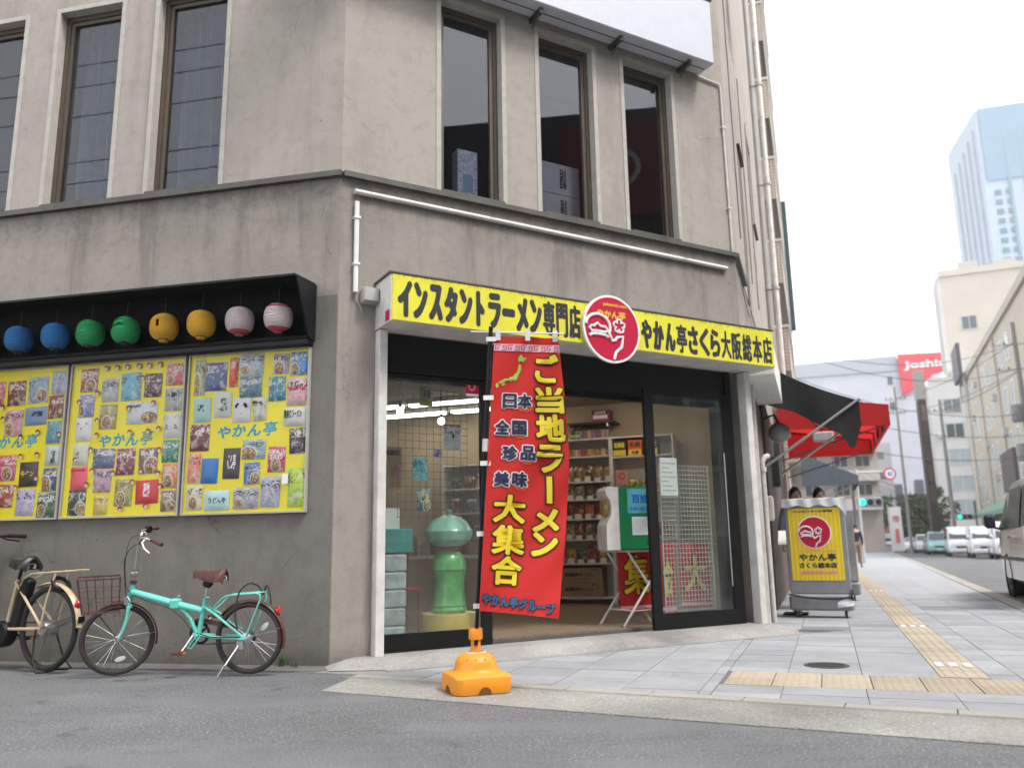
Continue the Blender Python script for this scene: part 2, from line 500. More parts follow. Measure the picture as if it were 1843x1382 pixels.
BRONZE = mat('bronze_aluminium', (0.125, 0.098, 0.074), 0.42, 0.35, var=0.08)
BLACK = mat('black_paint', (0.007, 0.007, 0.008), 0.5, var=0.2, spec=0.25)
BLACKM = mat('black_matte', (0.008, 0.008, 0.009), 0.85, var=0.2, spec=0.15)
RUBBER = mat('rubber', (0.02, 0.02, 0.021), 0.75, var=0.2, vs=20)
WHITE = mat('white_paint', (0.74, 0.74, 0.72), 0.5, var=0.06)
WHITE_OLD = mat('white_weathered', (0.62, 0.60, 0.57), 0.6, var=0.18, vs=5)
GREYBOX = mat('grey_plastic', (0.42, 0.41, 0.39), 0.55, var=0.1)
CHROME = mat('chrome', (0.72, 0.72, 0.74), 0.18, 1.0)
STEEL = mat('steel', (0.5, 0.5, 0.5), 0.35, 0.9)
DARKSTEEL = mat('dark_steel', (0.1, 0.1, 0.1), 0.4, 0.7)
MINT = mat('mint_paint', (0.14, 0.60, 0.50), 0.3, coat=0.4, var=0.05)
CREAM = mat('cream_paint', (0.56, 0.43, 0.27), 0.35, coat=0.3, var=0.06)
BROWN_LEATHER = mat('brown_leather', (0.085, 0.028, 0.024), 0.5, bump=0.2, bs=200, var=0.15)
BROWN_PLASTIC = mat('brown_plastic', (0.09, 0.03, 0.025), 0.45, var=0.1)
BROWN_TYRE = mat('brown_tyre', (0.065, 0.028, 0.024), 0.75, var=0.15)
RED_LENS = mat('red_lens', (0.6, 0.015, 0.01), 0.15, coat=0.6)
YELLOW_SIGN = mat('sign_yellow', (0.70, 0.66, 0.05), 0.5, var=0.10, vs=3, spec=0.3)
BOARD_YELLOW = mat('board_yellow', (0.76, 0.65, 0.012), 0.4, var=0.04, vs=2)
INK = mat('black_ink', (0.018, 0.02, 0.028), 0.55)
PINKRED = mat('emblem_red', (0.50, 0.008, 0.045), 0.5, spec=0.3)
EMB_WHITE = mat('emblem_white', (0.8, 0.79, 0.78), 0.45)
GOLD_INK = mat('gold_ink', (0.78, 0.46, 0.05), 0.5)
ORANGE = mat('orange_plastic', (0.80, 0.29, 0.018), 0.45, var=0.09, vs=5, bump=0.1, bs=60)
def cloth_mat(name, col, tl):
    ma = bpy.data.materials.new(name); ma.use_nodes = True
    N = ma.node_tree.nodes; L = ma.node_tree.links
    p = N['Principled BSDF']; p.inputs['Base Color'].default_value = (*col, 1); p.inputs['Roughness'].default_value = 0.8
    tr = N.new('ShaderNodeBsdfTranslucent'); tr.inputs[0].default_value = (*col, 1)
    mx = N.new('ShaderNodeMixShader'); mx.inputs[0].default_value = tl
    out = [n for n in N if n.type == 'OUTPUT_MATERIAL'][0]
    L.new(p.outputs[0], mx.inputs[1]); L.new(tr.outputs[0], mx.inputs[2]); L.new(mx.outputs[0], out.inputs[0])
    return ma
RED_CLOTH = cloth_mat('red_cloth', (0.62, 0.024, 0.02), 0.22)
GREEN_INK = mat('green_ink', (0.34, 0.55, 0.08), 0.7)
YELLOW_INK = mat('yellow_ink', (0.80, 0.62, 0.025), 0.7)
NAVY_INK = mat('navy_ink', (0.018, 0.02, 0.06), 0.7)
BLUE_INK = mat('blue_ink', (0.03, 0.10, 0.22), 0.7)
WHITE_INK = mat('white_ink', (0.78, 0.78, 0.80), 0.7)
PINK_INK = mat('pink_ink', (0.78, 0.50, 0.56), 0.7)
DKBROWN_INK = mat('brown_ink', (0.05, 0.022, 0.01), 0.7)
TEAL_INK = mat('teal_ink', (0.02, 0.30, 0.42), 0.6)
CREAM_WALL = mat('interior_wall', (0.45, 0.36, 0.25), 0.85, var=0.05)
SHELF_WHITE = mat('shelf_white', (0.64, 0.60, 0.56), 0.55, var=0.04)
WOOD_FLOOR = None

# ---------------------------------------------------------------- lettering (built-in font, made heavy by layering shifted copies)
def glyphs(body):
    cu = bpy.data.curves.new('lettering', 'FONT')
    cu.body = body; cu.size = 1.0; cu.resolution_u = 2
    o = bpy.data.objects.new('lettering', cu)
    COL.objects.link(o)
    dg = bpy.context.evaluated_depsgraph_get()
    me = bpy.data.meshes.new_from_object(o.evaluated_get(dg))
    V = [tuple(v.co) for v in me.vertices]
    F = [tuple(p.vertices) for p in me.polygons]
    bpy.data.objects.remove(o); bpy.data.curves.remove(cu); bpy.data.meshes.remove(me)
    return V, F
_G = {}
def text(m, body, cx, cz, w, h, bold=0.0, y=0.0, mi=0, t=None, step=0.00012, shape=None):
    """lettering fitted into w x h round (cx, cz) in the x,z plane at depth y (towards -y is the front);
    shape = optional function (x, z, y) -> point"""
    if body not in _G: _G[body] = glyphs(body)
    V, F = _G[body]
    if not V: return m
    x0 = min(v[0] for v in V); x1 = max(v[0] for v in V); z0 = min(v[1] for v in V); z1 = max(v[1] for v in V)
    sx = (w - 2*bold)/max(1e-6, x1-x0); sz = (h - 2*bold)/max(1e-6, z1-z0)
    offs = [(0, 0)]
    if bold > 0:
        k = 8 if bold < 0.02 else 12
        offs += [(cos(2*pi*i/k)*bold, sin(2*pi*i/k)*bold) for i in range(k)]
        if bold > 0.012:
            offs += [(cos(2*pi*i/6)*bold*0.5, sin(2*pi*i/6)*bold*0.5) for i in range(6)]
    for j, (ox, oz) in enumerate(offs):
        vs = []
        for v in V:
            X = cx + (v[0]-(x0+x1)/2)*sx + ox; Z = cz + (v[1]-(z0+z1)/2)*sz + oz; Y = y - j*step
            vs.append(shape(X, Z, Y) if shape else (X, Y, Z))
        m.add(vs, [tuple(f) for f in F], mi, t)
    return m
# ================================================================ the ground
def clip(poly, a, b, c):
    """keep a*x + b*y + c >= 0"""
    out = []
    for i in range(len(poly)):
        p, q = poly[i], poly[(i+1) % len(poly)]
        dp = a*p[0] + b*p[1] + c; dq = a*q[0] + b*q[1] + c
        if dp >= 0: out.append(p)
        if (dp >= 0) != (dq >= 0):
            k = dp/(dp-dq)
            out.append((p[0]+(q[0]-p[0])*k, p[1]+(q[1]-p[1])*k))
    return out
def area(p):
    return abs(sum(p[i][0]*p[(i+1) % len(p)][1] - p[(i+1) % len(p)][0]*p[i][1] for i in range(len(p))))/2
def halfplane(F, x, y, sgn, G):
    """line of frame F through local (x, y) along F's X, kept on its +Y side (sgn 1), expressed in frame G's x,y"""
    Gi = G.inverted()
    p = Gi @ (F @ Vector((x, y, 0))); d = (Gi.to_3x3() @ (F.to_3x3() @ Vector((1, 0, 0))))
    n = Vector((-d.y, d.x)) * sgn
    return (n.x, n.y, -(n.x*p.x + n.y*p.y))

road = put('asphalt_road', M().poly([(-130,-90,0),(280,-90,0),(280,430,0),(-130,430,0)]), ASPHALT, fr=mv(0,0,-0.012), kind='structure')
# side street gutter and kerb
g = M()
g.slab([(0.02,-0.14),(0.20,-0.74),(2.5,-0.82),(12,-0.92),(12,-0.17)], -0.05, -0.005)
cp_ = [FQ @ Vector((-0.02,-0.01,0)), FQ @ Vector((1.3,0.0,0)), FC @ Vector((0.9,-0.58,0)), FC @ Vector((0.3,-0.4,0)), FC @ Vector((-0.05,-0.2,0)), FL @ Vector((-0.25,-0.29,0))]
put('corner_concrete', M().slab([(q.x, q.y) for q in cp_], -0.05, -0.0035), APRON, kind='structure')
gut = put('gutter', g, GUTTER, fr=FQ, kind='structure')
kb = put('kerb', M().slab([(-0.05,-0.16),(12,-0.19),(12,-0.17),(-0.05,-0.145)], -0.05, -0.002), KERB, fr=FQ, kind='structure')
x = 0.0
while x < 9.5:
    w = 0.6
    put('kerb_stone', M().slab([(x+0.004,-0.142-0.002*x),(x+w-0.004,-0.142-0.002*x),(x+w-0.004,-0.004),(x+0.004,-0.004)], -0.05, 0.0), KERB, kb)
    x += w
# concrete strip along the foot of the side wall
put('concrete_strip', M().slab([(-9,-0.30),(0.02,-0.30),(0.12,-0.02),(0,0.0),(-9,0.0)], -0.05, 0.004), STRIP_CONC, fr=FL, kind='structure')
# pavement: base sheet, separate slabs near the camera, one sheet beyond
KQ, KC, KS, KR = halfplane(FQ,0,0.0,1,FP), halfplane(FC,0,-0.62,-1,FP), halfplane(FS,0,0.0,-1,FP), halfplane(FR,0,-3.05,1,FP)
def clipped(poly):
    """the pavement lies outside the cut corner (before the corner) or outside the street wall (after it)"""
    cx = sum(q[0] for q in poly)/len(poly)
    for h in (KQ, KC if cx < 0 else KS, KR):
        poly = clip(poly, *h)
        if len(poly) < 3: return []
    return poly
bm_ = M()
bm_.slab(clipped([(-5.5,-4.5),(0.0,-4.5),(0.0,4.6),(-5.5,4.6)]), -0.06, -0.006)
bm_.slab(clipped([(0.0,-4.5),(6.2,-4.5),(6.2,4.0),(0.0,4.0)]), -0.06, -0.006)
pav = put('pavement', bm_, JOINT, fr=FP, kind='structure')
# paving slabs: 0.52 across, 0.40 along
strip_y0, strip_y1 = -1.78, -1.46
DARKROWS = {(13, 1), (13, 2), (20, 3), (21, 5), (22, 6), (17, -1)}
nslab = 0
row = 0
s0 = -5.1
TACT = (-3.98, -3.34)
while s0 < 6.2:
    for c in range(-9, 8):
        y1 = -(-0.1 + 0.52*c) ; y0 = y1 - 0.52
        q = [(s0+0.003, y0+0.003), (s0+0.397, y0+0.003), (s0+0.397, y1-0.003), (s0+0.003, y1-0.003)]
        pieces = [q]
        # leave room for the tactile strip and tactile row
        nxt = []
        for pc in pieces:
            if s0 < -4.0: nxt.append(pc); continue
            a_ = clip(pc, 0, 1, -(strip_y1+0.004)); b_ = clip(pc, 0, -1, strip_y0-0.004)
            nxt += [a_, b_]
        pieces = []
        for pc in nxt:
            if len(pc) < 3: continue
            right_of = clip(pc, 0, 1, -0.02)                      # left of the yellow row's end
            under = clip(pc, 0, -1, 0.012)
            if len(right_of) >= 3: pieces.append(right_of)
            if len(under) >= 3:
                u1 = clip(under, 1, 0, -(TACT[1]+0.004)); u2 = clip(under, -1, 0, TACT[0]-0.004)
                pieces += [p for p in (u1, u2) if len(p) >= 3]
        for pc in pieces:
            pc = clipped(pc)
            if len(pc) < 3 or area(pc) < 0.006: continue
            zz = random.uniform(-0.0015, 0.0012)
            dark = row in (12, 13) and c == 1 or row in (14,) and c == 2 or row in (21, 22) and c in (4, 5) or (row in (26, 27) and c == 6)
            o = put('paving_slab', M().slab(pc, -0.03, zz), SLAB_DARK if dark else SLAB, pav)
            nslab += 1
    s0 += 0.40; row += 1
far = []
far_poly = clipped([(6.2,-4.2),(14,-4.6),(60,-8.5),(200,-18),(200,4),(6.2,4)])
ma, N, L, p = nodes_of('far_paving')
tc = N.new('ShaderNodeTexCoord').outputs['Object']
bk = N.new('ShaderNodeTexBrick')
for k_, v_ in (('Scale', 1.0), ('Mortar Size', 0.006), ('Brick Width', 0.4), ('Row Height', 0.52)): bk.inputs[k_].default_value = v_
bk.offset = 0.0
bk.inputs['Color1'].default_value = (0.32, 0.33, 0.35, 1); bk.inputs['Color2'].default_value = (0.28, 0.29, 0.31, 1); bk.inputs['Mortar'].default_value = (0.2, 0.2, 0.2, 1)
L.new(tc, bk.inputs['Vector']); L.new(bk.outputs[0], p.inputs['Base Color']); p.inputs['Roughness'].default_value = 0.85
put('far_pavement', M().slab(far_poly, -0.06, -0.002), ma, fr=FP, kind='structure')
# kerb of the main street
mk = put('main_kerb', M().slab([(-7.2,-3.30),(190,-3.30),(190,-3.08),(-7.2,-3.08)], -0.06, -0.004), KERB, fr=FR, kind='structure')
for k in range(40):
    xx = -4.0 + 0.8*k
    put('kerb_stone', M().slab([(xx+0.005,-3.298),(xx+0.795,-3.298),(xx+0.795,-3.06),(xx+0.005,-3.06)], -0.05, 0.006), KERB, mk)
# tactile paving: a strip of bars along the street, a band of studs along the kerb
tp = put('tactile_paving', M().box(-4.0, 26, strip_y0, strip_y1, -0.03, -0.007), JOINT, fr=FP, kind='structure')
bar = M().box(0.002,0.298,0.002,0.318,-0.02,0.001)
for k in range(4):
    y = 0.05 + k*0.073
    bar.add([(0.012,y-0.018,0.001),(0.288,y-0.018,0.001),(0.288,y+0.018,0.001),(0.012,y+0.018,0.001),(0.018,y-0.010,0.006),(0.282,y-0.010,0.006),(0.282,y+0.010,0.006),(0.018,y+0.010,0.006)],
            [(4,5,6,7),(0,1,5,4),(1,2,6,5),(2,3,7,6),(3,0,4,7)])
bar_me = mesh_of('tactile_bar_block', bar, TACTILE)
for k in range(96):
    put('tactile_block', bar_me, None, tp, FP @ mv(-3.30 + 0.3*k, strip_y0, 0))
stud = M().box(0.002,0.318,0.002,0.318,-0.02,0.001)
for i in range(6):
    for j in range(6):
        cx, cy = 0.027 + i*0.053, 0.027 + j*0.053
        stud.add([(cx-0.013,cy-0.013,0.001),(cx+0.013,cy-0.013,0.001),(cx+0.013,cy+0.013,0.001),(cx-0.013,cy+0.013,0.001),(cx-0.007,cy-0.007,0.006),(cx+0.007,cy-0.007,0.006),(cx+0.007,cy+0.007,0.006),(cx-0.007,cy+0.007,0.006)],
                 [(4,5,6,7),(0,1,5,4),(1,2,6,5),(2,3,7,6),(3,0,4,7)])
stud_me = mesh_of('tactile_stud_block', stud, TACTILE)
for i in range(2):
    for j in range(10):
        put('tactile_block', stud_me, None, tp, FP @ mv(-3.98 + 0.32*i, -0.335 - 0.325*j, 0))
for sx in (-2.75, 0.55, 8.4):
    mk_ = M()
    for k in range(3): mk_.box(sx, sx+0.20, strip_y0+0.035+k*0.10, strip_y0+0.085+k*0.10, 0.0062, 0.0085)
    put('reflective_marking', mk_, WHITE, tp)
# apron in front of the shop door
ap = M()
ap.add([(-0.10,-0.28,0.002),(0.3,-0.50,0.002),(5.1,-0.50,0.002),(5.3,-0.30,0.002),(5.3,0.1,0.002),(-0.05,0.0,0.002),
        (0.1,-0.10,0.058),(0.45,-0.26,0.062),(5.0,-0.26,0.075),(5.05,0.06,0.085),(0.3,0.06,0.062)],
       [(0,1,7,6),(1,2,8,7),(2,3,9,8),(7,8,9,10),(0,6,10,5),(6,7,10)])
put('shop_apron', ap, APRON, fr=FC, kind='structure')
put('edge_stone', M().slab([(0.30,-0.62),(5.15,-0.62),(5.1,-0.505),(0.30,-0.505)], -0.04, 0.005), APRON, fr=FC, kind='structure')
mh = T('manhole_cover', 'round dark iron manhole cover set in the pale paving', 'manhole', mv(2.46, 6.90, 0))
mm = M().lathe([(0.0,0.003),(0.15,0.003),(0.152,0.006),(0.172,0.006),(0.176,-0.01)], 28)
for i in range(-4, 5):
    w_ = sqrt(max(0, 0.14**2 - (i*0.032)**2))
    mm.box(-w_, w_, i*0.032-0.006, i*0.032+0.006, 0.003, 0.0055)
put('lid', mm, mat('cast_iron', (0.075, 0.07, 0.07), 0.6, 0.4, var=0.3, vs=20), mh)
# road markings on the main street
rm = M()
for k in range(0, 22): rm.box(20+k*9.0, 25.5+k*9.0, -7.62, -7.47, 0, 0.004)
put('centre_line', rm, mat('orange_line', (0.62, 0.33, 0.16), 0.7, var=0.2), fr=FR @ mv(0,0,-0.008), kind='structure')
zb = M()
for k in range(9): zb.box(88, 91.5, -3.9-k*0.9, -4.35-k*0.9, 0, 0.004)
put('crosswalk', zb, mat('road_white', (0.6,0.6,0.6), 0.7, var=0.2), fr=FR @ mv(0,0,-0.008), kind='structure')

# ================================================================ the shop building
shop = T('shop_building', 'weathered beige stucco corner building with a ramen shop in its cut corner', 'building', mv(-1.5912, 7.3606, 0))
def holed(m, x0, x1, z0, z1, y0, y1, holes):
    """wall from boxes around rectangular holes (x0, x1, z0, z1), holes sorted and not overlapping in x"""
    cx = x0
    for (a, b, c, d) in sorted(holes):
        if a > cx: m.box(cx, a, y0, y1, z0, z1)
        if c > z0: m.box(a, b, y0, y1, z0, c)
        if d < z1: m.box(a, b, y0, y1, d, z1)
        cx = b
    if cx < x1: m.box(cx, x1, y0, y1, z0, z1)
    return m
LW = [(-5.86,-5.06,4.515,6.79), (-4.60,-3.81,4.515,6.79), (-3.36,-2.58,4.515,6.79), (-2.12,-1.315,4.515,6.79)]
CW = [(1.035,1.762,4.515,6.715), (2.24,2.98,4.515,6.715), (3.43,4.165,4.515,6.715)]
put('wall', holed(M(), -11, 0, 4.512, 14, 0, 0.28, LW), STUCCO, shop, FL)
put('wall', M().box(-11, 0, 0.001, 0.28, -0.1, 4.455), STUCCO_LOW, shop, FL)
put('plaster_coat', M().box(-11, -0.012, -0.006, 0.0, 0.0, 3.29), STUCCO_GREY, shop, FL)
put('wall', holed(M(), 0, 5.05, 4.512, 14, 0, 0.28, CW), STUCCO, shop, FC)
put('wall', holed(M(), 0, 5.05, -0.1, 4.455, 0.001, 0.28, [(0.36, 5.0, -0.1, 2.98)]), STUCCO_LOW, shop, FC)
SW = [(2.1, 2.95, 7.0, 8.9), (2.1, 2.95, 10.6, 12.6), (5.6, 6.5, 7.0, 8.9)]
put('wall', holed(M(), 0, 14.5, 4.512, 22, 0, 0.28, SW), STUCCO, shop, FS)
put('wall', M().box(0, 14.5, 0.001, 0.28, -0.1, 4.455), STUCCO_LOW, shop, FS)
lg = M()
put('ledge', M().box(-11, 0.012, -0.055, 0.27, 4.456, 4.511), LEDGE, shop, FL)
put('ledge', M().box(0.012, 5.06, -0.055, 0.27, 4.457, 4.510), LEDGE, shop, FC)
put('ledge', M().box(0.0, 1.25, -0.056, 0.27, 4.458, 4.509), LEDGE, shop, FS)
CURTAIN = mat('grey_curtain', (0.17, 0.175, 0.2), 0.9, var=0.15)
ROOMDARK = mat('dark_room', (0.05, 0.048, 0.045), 0.9)
def window(fr, x0, x1, z0, z1, curtain=None, recess=0.10):
    t = 0.008
    w = M()
    # bronze frame: outer frame, inner sash
    y = recess
    for a, (o_, d0, d1) in enumerate(((0.0, y, y+0.09), (0.045, y+0.02, y+0.07))):
        b = 0.045 if a == 0 else 0.042
        w.box(x0+o_, x0+o_+b, d0, d1, z0+o_, z1-o_)
        w.box(x1-o_-b, x1-o_, d0, d1, z0+o_, z1-o_)
        w.box(x0+o_+b, x1-o_-b, d0, d1, z0+o_, z0+o_+b+0.01)
        w.box(x0+o_+b, x1-o_-b, d0, d1, z1-o_-b-0.01, z1-o_)
    o = put('window', w, BRONZE, shop, fr)
    put('pane', M().box(x0+0.088, x1-0.088, y+0.04, y+0.046, z0+0.098, z1-0.098), GLASS_DARK, o, fr)
    tr = M()
    tr.box(x0-0.05, x0+0.002, -t, 0.095, z0, z1+0.05).box(x1-0.002, x1+0.05, -t, 0.095, z0, z1+0.05).box(x0+0.002, x1-0.002, -t, 0.095, z1-0.002, z1+0.05)
    put('trim', tr, TRIM, o, fr)
    put('sill', M().box(x0+0.003, x1-0.003, -0.05, 0.099, z0-0.002, z0+0.018), LEDGE, o, fr)
    if curtain is not None:
        n = 40
        cu = M().grid(lambda u, v: (x0+0.05+(x1-x0-0.1)*u, 0.36+0.06*sin(u*2*pi*6+0.6*sin(5*v))+0.02*sin(u*2*pi*17), z0+0.05+(z1-z0-0.1)*v), 60, 4)
        put('curtain', cu, curtain, o, fr, smooth=True)
    return o
for i, (a, b, c, d) in enumerate(LW): window(FL, a, b, c, d, CURTAIN if i != 1 else None)
for (a, b, c, d) in CW: window(FC, a, b, c, d)
for (a, b, c, d) in SW: window(FS, a, b, c, d, recess=0.06)
# dark rooms behind the upper windows
rm_ = M()
rm_.box(-11, -0.3, 2.4, 2.45, 4.3, 8).box(-11, -0.3, 0.3, 2.4, 4.2, 4.25).box(-11, -0.3, 0.3, 2.4, 7.9, 7.95)
put('upper_room', rm_, ROOMDARK, shop, FL)
rm_ = M()
rm_.box(0.3, 4.8, 2.9, 2.95, 4.3, 8).box(0.3, 4.8, 0.3, 2.9, 4.2, 4.25).box(0.3, 4.8, 0.3, 2.9, 7.9, 7.95)
put('upper_room', rm_, ROOMDARK, shop, FC)
put('upper_room', M().box(0.5, 8, 1.5, 1.55, 5, 14), ROOMDARK, shop, FS)
# joint lines of the shop interior
PA, PB, PC, PD, PE, PF = [tuple((F @ Vector((x, y, 0))).xy) for F, x, y in ((FC,0.15,0.26),(FC,4.9,0.26),(FS,3.1,0.26),(FS,3.1,8.2),(FL,-7,0.26),(FL,-0.1,0.26))]
ma, N, L, p = nodes_of('wood_floor')
tc = N.new('ShaderNodeTexCoord').outputs['Object']
wv = noise(N, L, mapping(N, L, tc, (1.5, 22, 1)), 1.5, 5, 0.6)
c = mixc(N, L, mapr(N, L, wv.outputs[0], 0.35, 0.65, 0, 1), (0.19, 0.145, 0.10), (0.30, 0.235, 0.165))
L.new(c, p.inputs['Base Color']); p.inputs['Roughness'].default_value = 0.3
WOOD_FLOOR = ma
o = put('floor', M().slab([(q[0]+1.5912, q[1]-7.3606) for q in (PA, PB, PC, PD, PE, PF)], 0.0, 0.082), JOINT, shop)
# floor boards run along the street direction
nb = 0
poly_fs = [tuple((FS.inverted() @ Vector((q[0], q[1], 0))).xy) for q in (PA, PB, PC, PD, PE, PF)]
for k in range(-2, 58):
    y0 = 0.2 + 0.15*k
    pc = clip(clip(poly_fs, 0, 1, -(y0+0.002)), 0, -1, y0+0.148)
    if len(pc) >= 3 and area(pc) > 0.01:
        put('floor_board', M().slab(pc, 0.083, 0.10), WOOD_FLOOR, o, FS)
CEIL = mat('shop_ceiling', (0.33, 0.26, 0.19), 0.85, var=0.05)
put('ceiling', M().slab([(q[0]+1.5912, q[1]-7.3606) for q in (PA, PB, PC, PD, PE, PF)], 3.28, 3.33), CEIL, shop)
put('inner_wall', M().box(3.1, 3.15, 0.26, 8.2, 0.1, 3.28), CREAM_WALL, shop, FS)
put('inner_wall', M().box(-7.5, 3.1, 8.2, 8.25, 0.1, 3.28), CREAM_WALL, shop, FS)
put('inner_wall', M().box(0.05, 3.1, 0.262, 0.30, 0.1, 3.28), CREAM_WALL, shop, FS)
put('inner_wall', M().box(-7, -0.05, 0.285, 0.30, 0.1, 3.28), CREAM_WALL, shop, FL)

# ---- shop front
fr_ = M()
fr_.box(0.45, 4.80, 0.02, 0.14, 2.61, 2.979)                       # black header
fr_.box(0.45, 4.80, 0.14, 0.20, 2.56, 2.70)
fr_.box(0.45, 4.80, 0.035, 0.13, 0.060, 0.068)
fr_.box(4.73, 4.82, 0.0, 0.30, 0.05, 2.979)
fr_.box(4.82, 4.90, 0.12, 0.30, 0.05, 2.979)
fr_.box(0.445, 0.47, 0.03, 0.14, 0.06, 2.61)
sf = put('shop_front', fr_, BLACK, shop, FC)
d1 = M()
d1.box(1.485, 1.59, 0.04, 0.085, 0.07, 2.60).box(0.47, 1.485, 0.04, 0.085, 0.07, 0.222).box(0.47, 1.485, 0.04, 0.085, 2.56, 2.60).box(0.47, 0.492, 0.04, 0.085, 0.222, 2.56)
o = put('sliding_door', d1, BLACK, shop, FC)
put('pane', M().box(0.492, 1.485, 0.060, 0.066, 0.222, 2.56), GLASS, o, FC)
put('handle', M().box(1.505, 1.535, 0.028, 0.040, 1.10, 1.42), DARKSTEEL, o, FC)
d2 = M()
d2.box(3.50, 3.62, -0.012, 0.032, 0.085, 2.69).box(3.62, 4.66, -0.012, 0.032, 0.085, 0.25).box(3.62, 4.66, -0.012, 0.032, 2.64, 2.69).box(4.66, 4.73, -0.012, 0.032, 0.085, 2.69)
o = put('sliding_door', d2, BLACK, shop, FC)
put('pane', M().box(3.62, 4.66, 0.008, 0.014, 0.25, 2.64), GLASS, o, FC)
put('door_pull', M().tube([(4.62,-0.03,0.5),(4.62,-0.03,2.0)], 0.006, 6), STEEL, o, FC)
# pillars beside the doors
put('pillar', M().bevbox(0.365, 0.447, -0.11, 0.05, -0.02, 2.975, 0.006), WHITE_OLD, shop, FC)
put('pillar', M().bevbox(4.93, 5.02, -0.13, 0.0, -0.02, 2.975, 0.006), WHITE_OLD, shop, FC)
rp = M().box(0.10, 0.62, -0.03, 0.0, 0.0, 2.975).box(0.62, 0.70, -0.07, 0.0, 0.0, 2.975)
put('cover_panel', rp, WHITE_OLD, shop, FS)
put('dado', M().box(0.70, 2.9, -0.02, 0.0, 0.0, 2.95), mat('brown_wall', (0.13, 0.085, 0.065), 0.8, var=0.25, vs=3), shop, FS)
clad = put('cladding', M().box(2.9, 12.0, -0.03, 0.0, 0.0, 3.2), mat('dark_wood_back', (0.05, 0.035, 0.028), 0.8), shop, FS)
pl_me = mesh_of('plank', M().box(0.004, 0.196, -0.05, -0.03, 0.02, 3.15), mat('dark_wood', (0.075, 0.05, 0.04), 0.7, var=0.3, rnd=0.25))
for k in range(45): put('plank', pl_me, None, clad, FS @ mv(2.92 + 0.2*k, 0, 0))
# ================================================================ fixtures on the building
# sign over the door, turning the corner
sg = T('shop_sign', 'long yellow shop sign with black Japanese lettering and a round red emblem', 'sign', FC @ mv(0, 0, 2.98))
body = M()
body.box(0.36, 5.16, -0.40, 0.0, 2.985, 3.43)
put('sign_box', body, WHITE_OLD, sg, FC)
ret = M().box(0.12, 2.45, -0.355, -0.002, 2.983, 3.425)
put('return_box', ret, WHITE, sg, FS)
put('top_flashing', M().box(0.34, 5.17, -0.415, 0.0, 3.431, 3.447), LEDGE, sg, FC)
face = put('face', M().box(0.372, 5.15, -0.409, -0.4005, 2.995, 3.425), YELLOW_SIGN, sg, FC)
# worn dark nicks along the top edge
rn = random.Random(4)
nk = M()
for k in range(230):
    x_ = rn.uniform(0.39, 5.13); h_ = rn.choice((0.008, 0.012, 0.02, 0.03))
    nk.box(x_, x_+0.004, -0.4096, -0.4090, 3.424-h_, 3.4245)
put('worn_edge', nk, mat('wear_olive', (0.25, 0.21, 0.03), 0.8), face, FC).__setitem__('kind', 'stuff')
def line_of(chars, x0, x1, zc, h, bold, y, mat_, parent, fr, name='lettering', widths=None):
    """each character its own cell"""
    n = len(chars); wd = widths or [1]*n; tot = sum(wd); x = x0
    m = M()
    for c, w in zip(chars, wd):
        cw = (x1-x0)*w/tot
        if c != ' ':
            hh = h; ww = cw*0.93
            if c == 'ー': hh = 0.085
            if c in '一': hh = 0.06
            if c == 'ト': ww = cw*0.6
            text(m, c, x+cw/2, zc, ww, hh, bold*(1.25 if ord(c) < 0x3100 else 0.72), y)
        x += cw
    return put(name, m, mat_, parent, fr)
line_of('インスタントラーメン専門店', 0.415, 2.42, 3.205, 0.355, 0.0145, -0.4105, INK, face, FC)
line_of('やかん亭さくら大阪総本店', 3.18, 5.13, 3.185, 0.325, 0.0115, -0.4105, INK, face, FC)
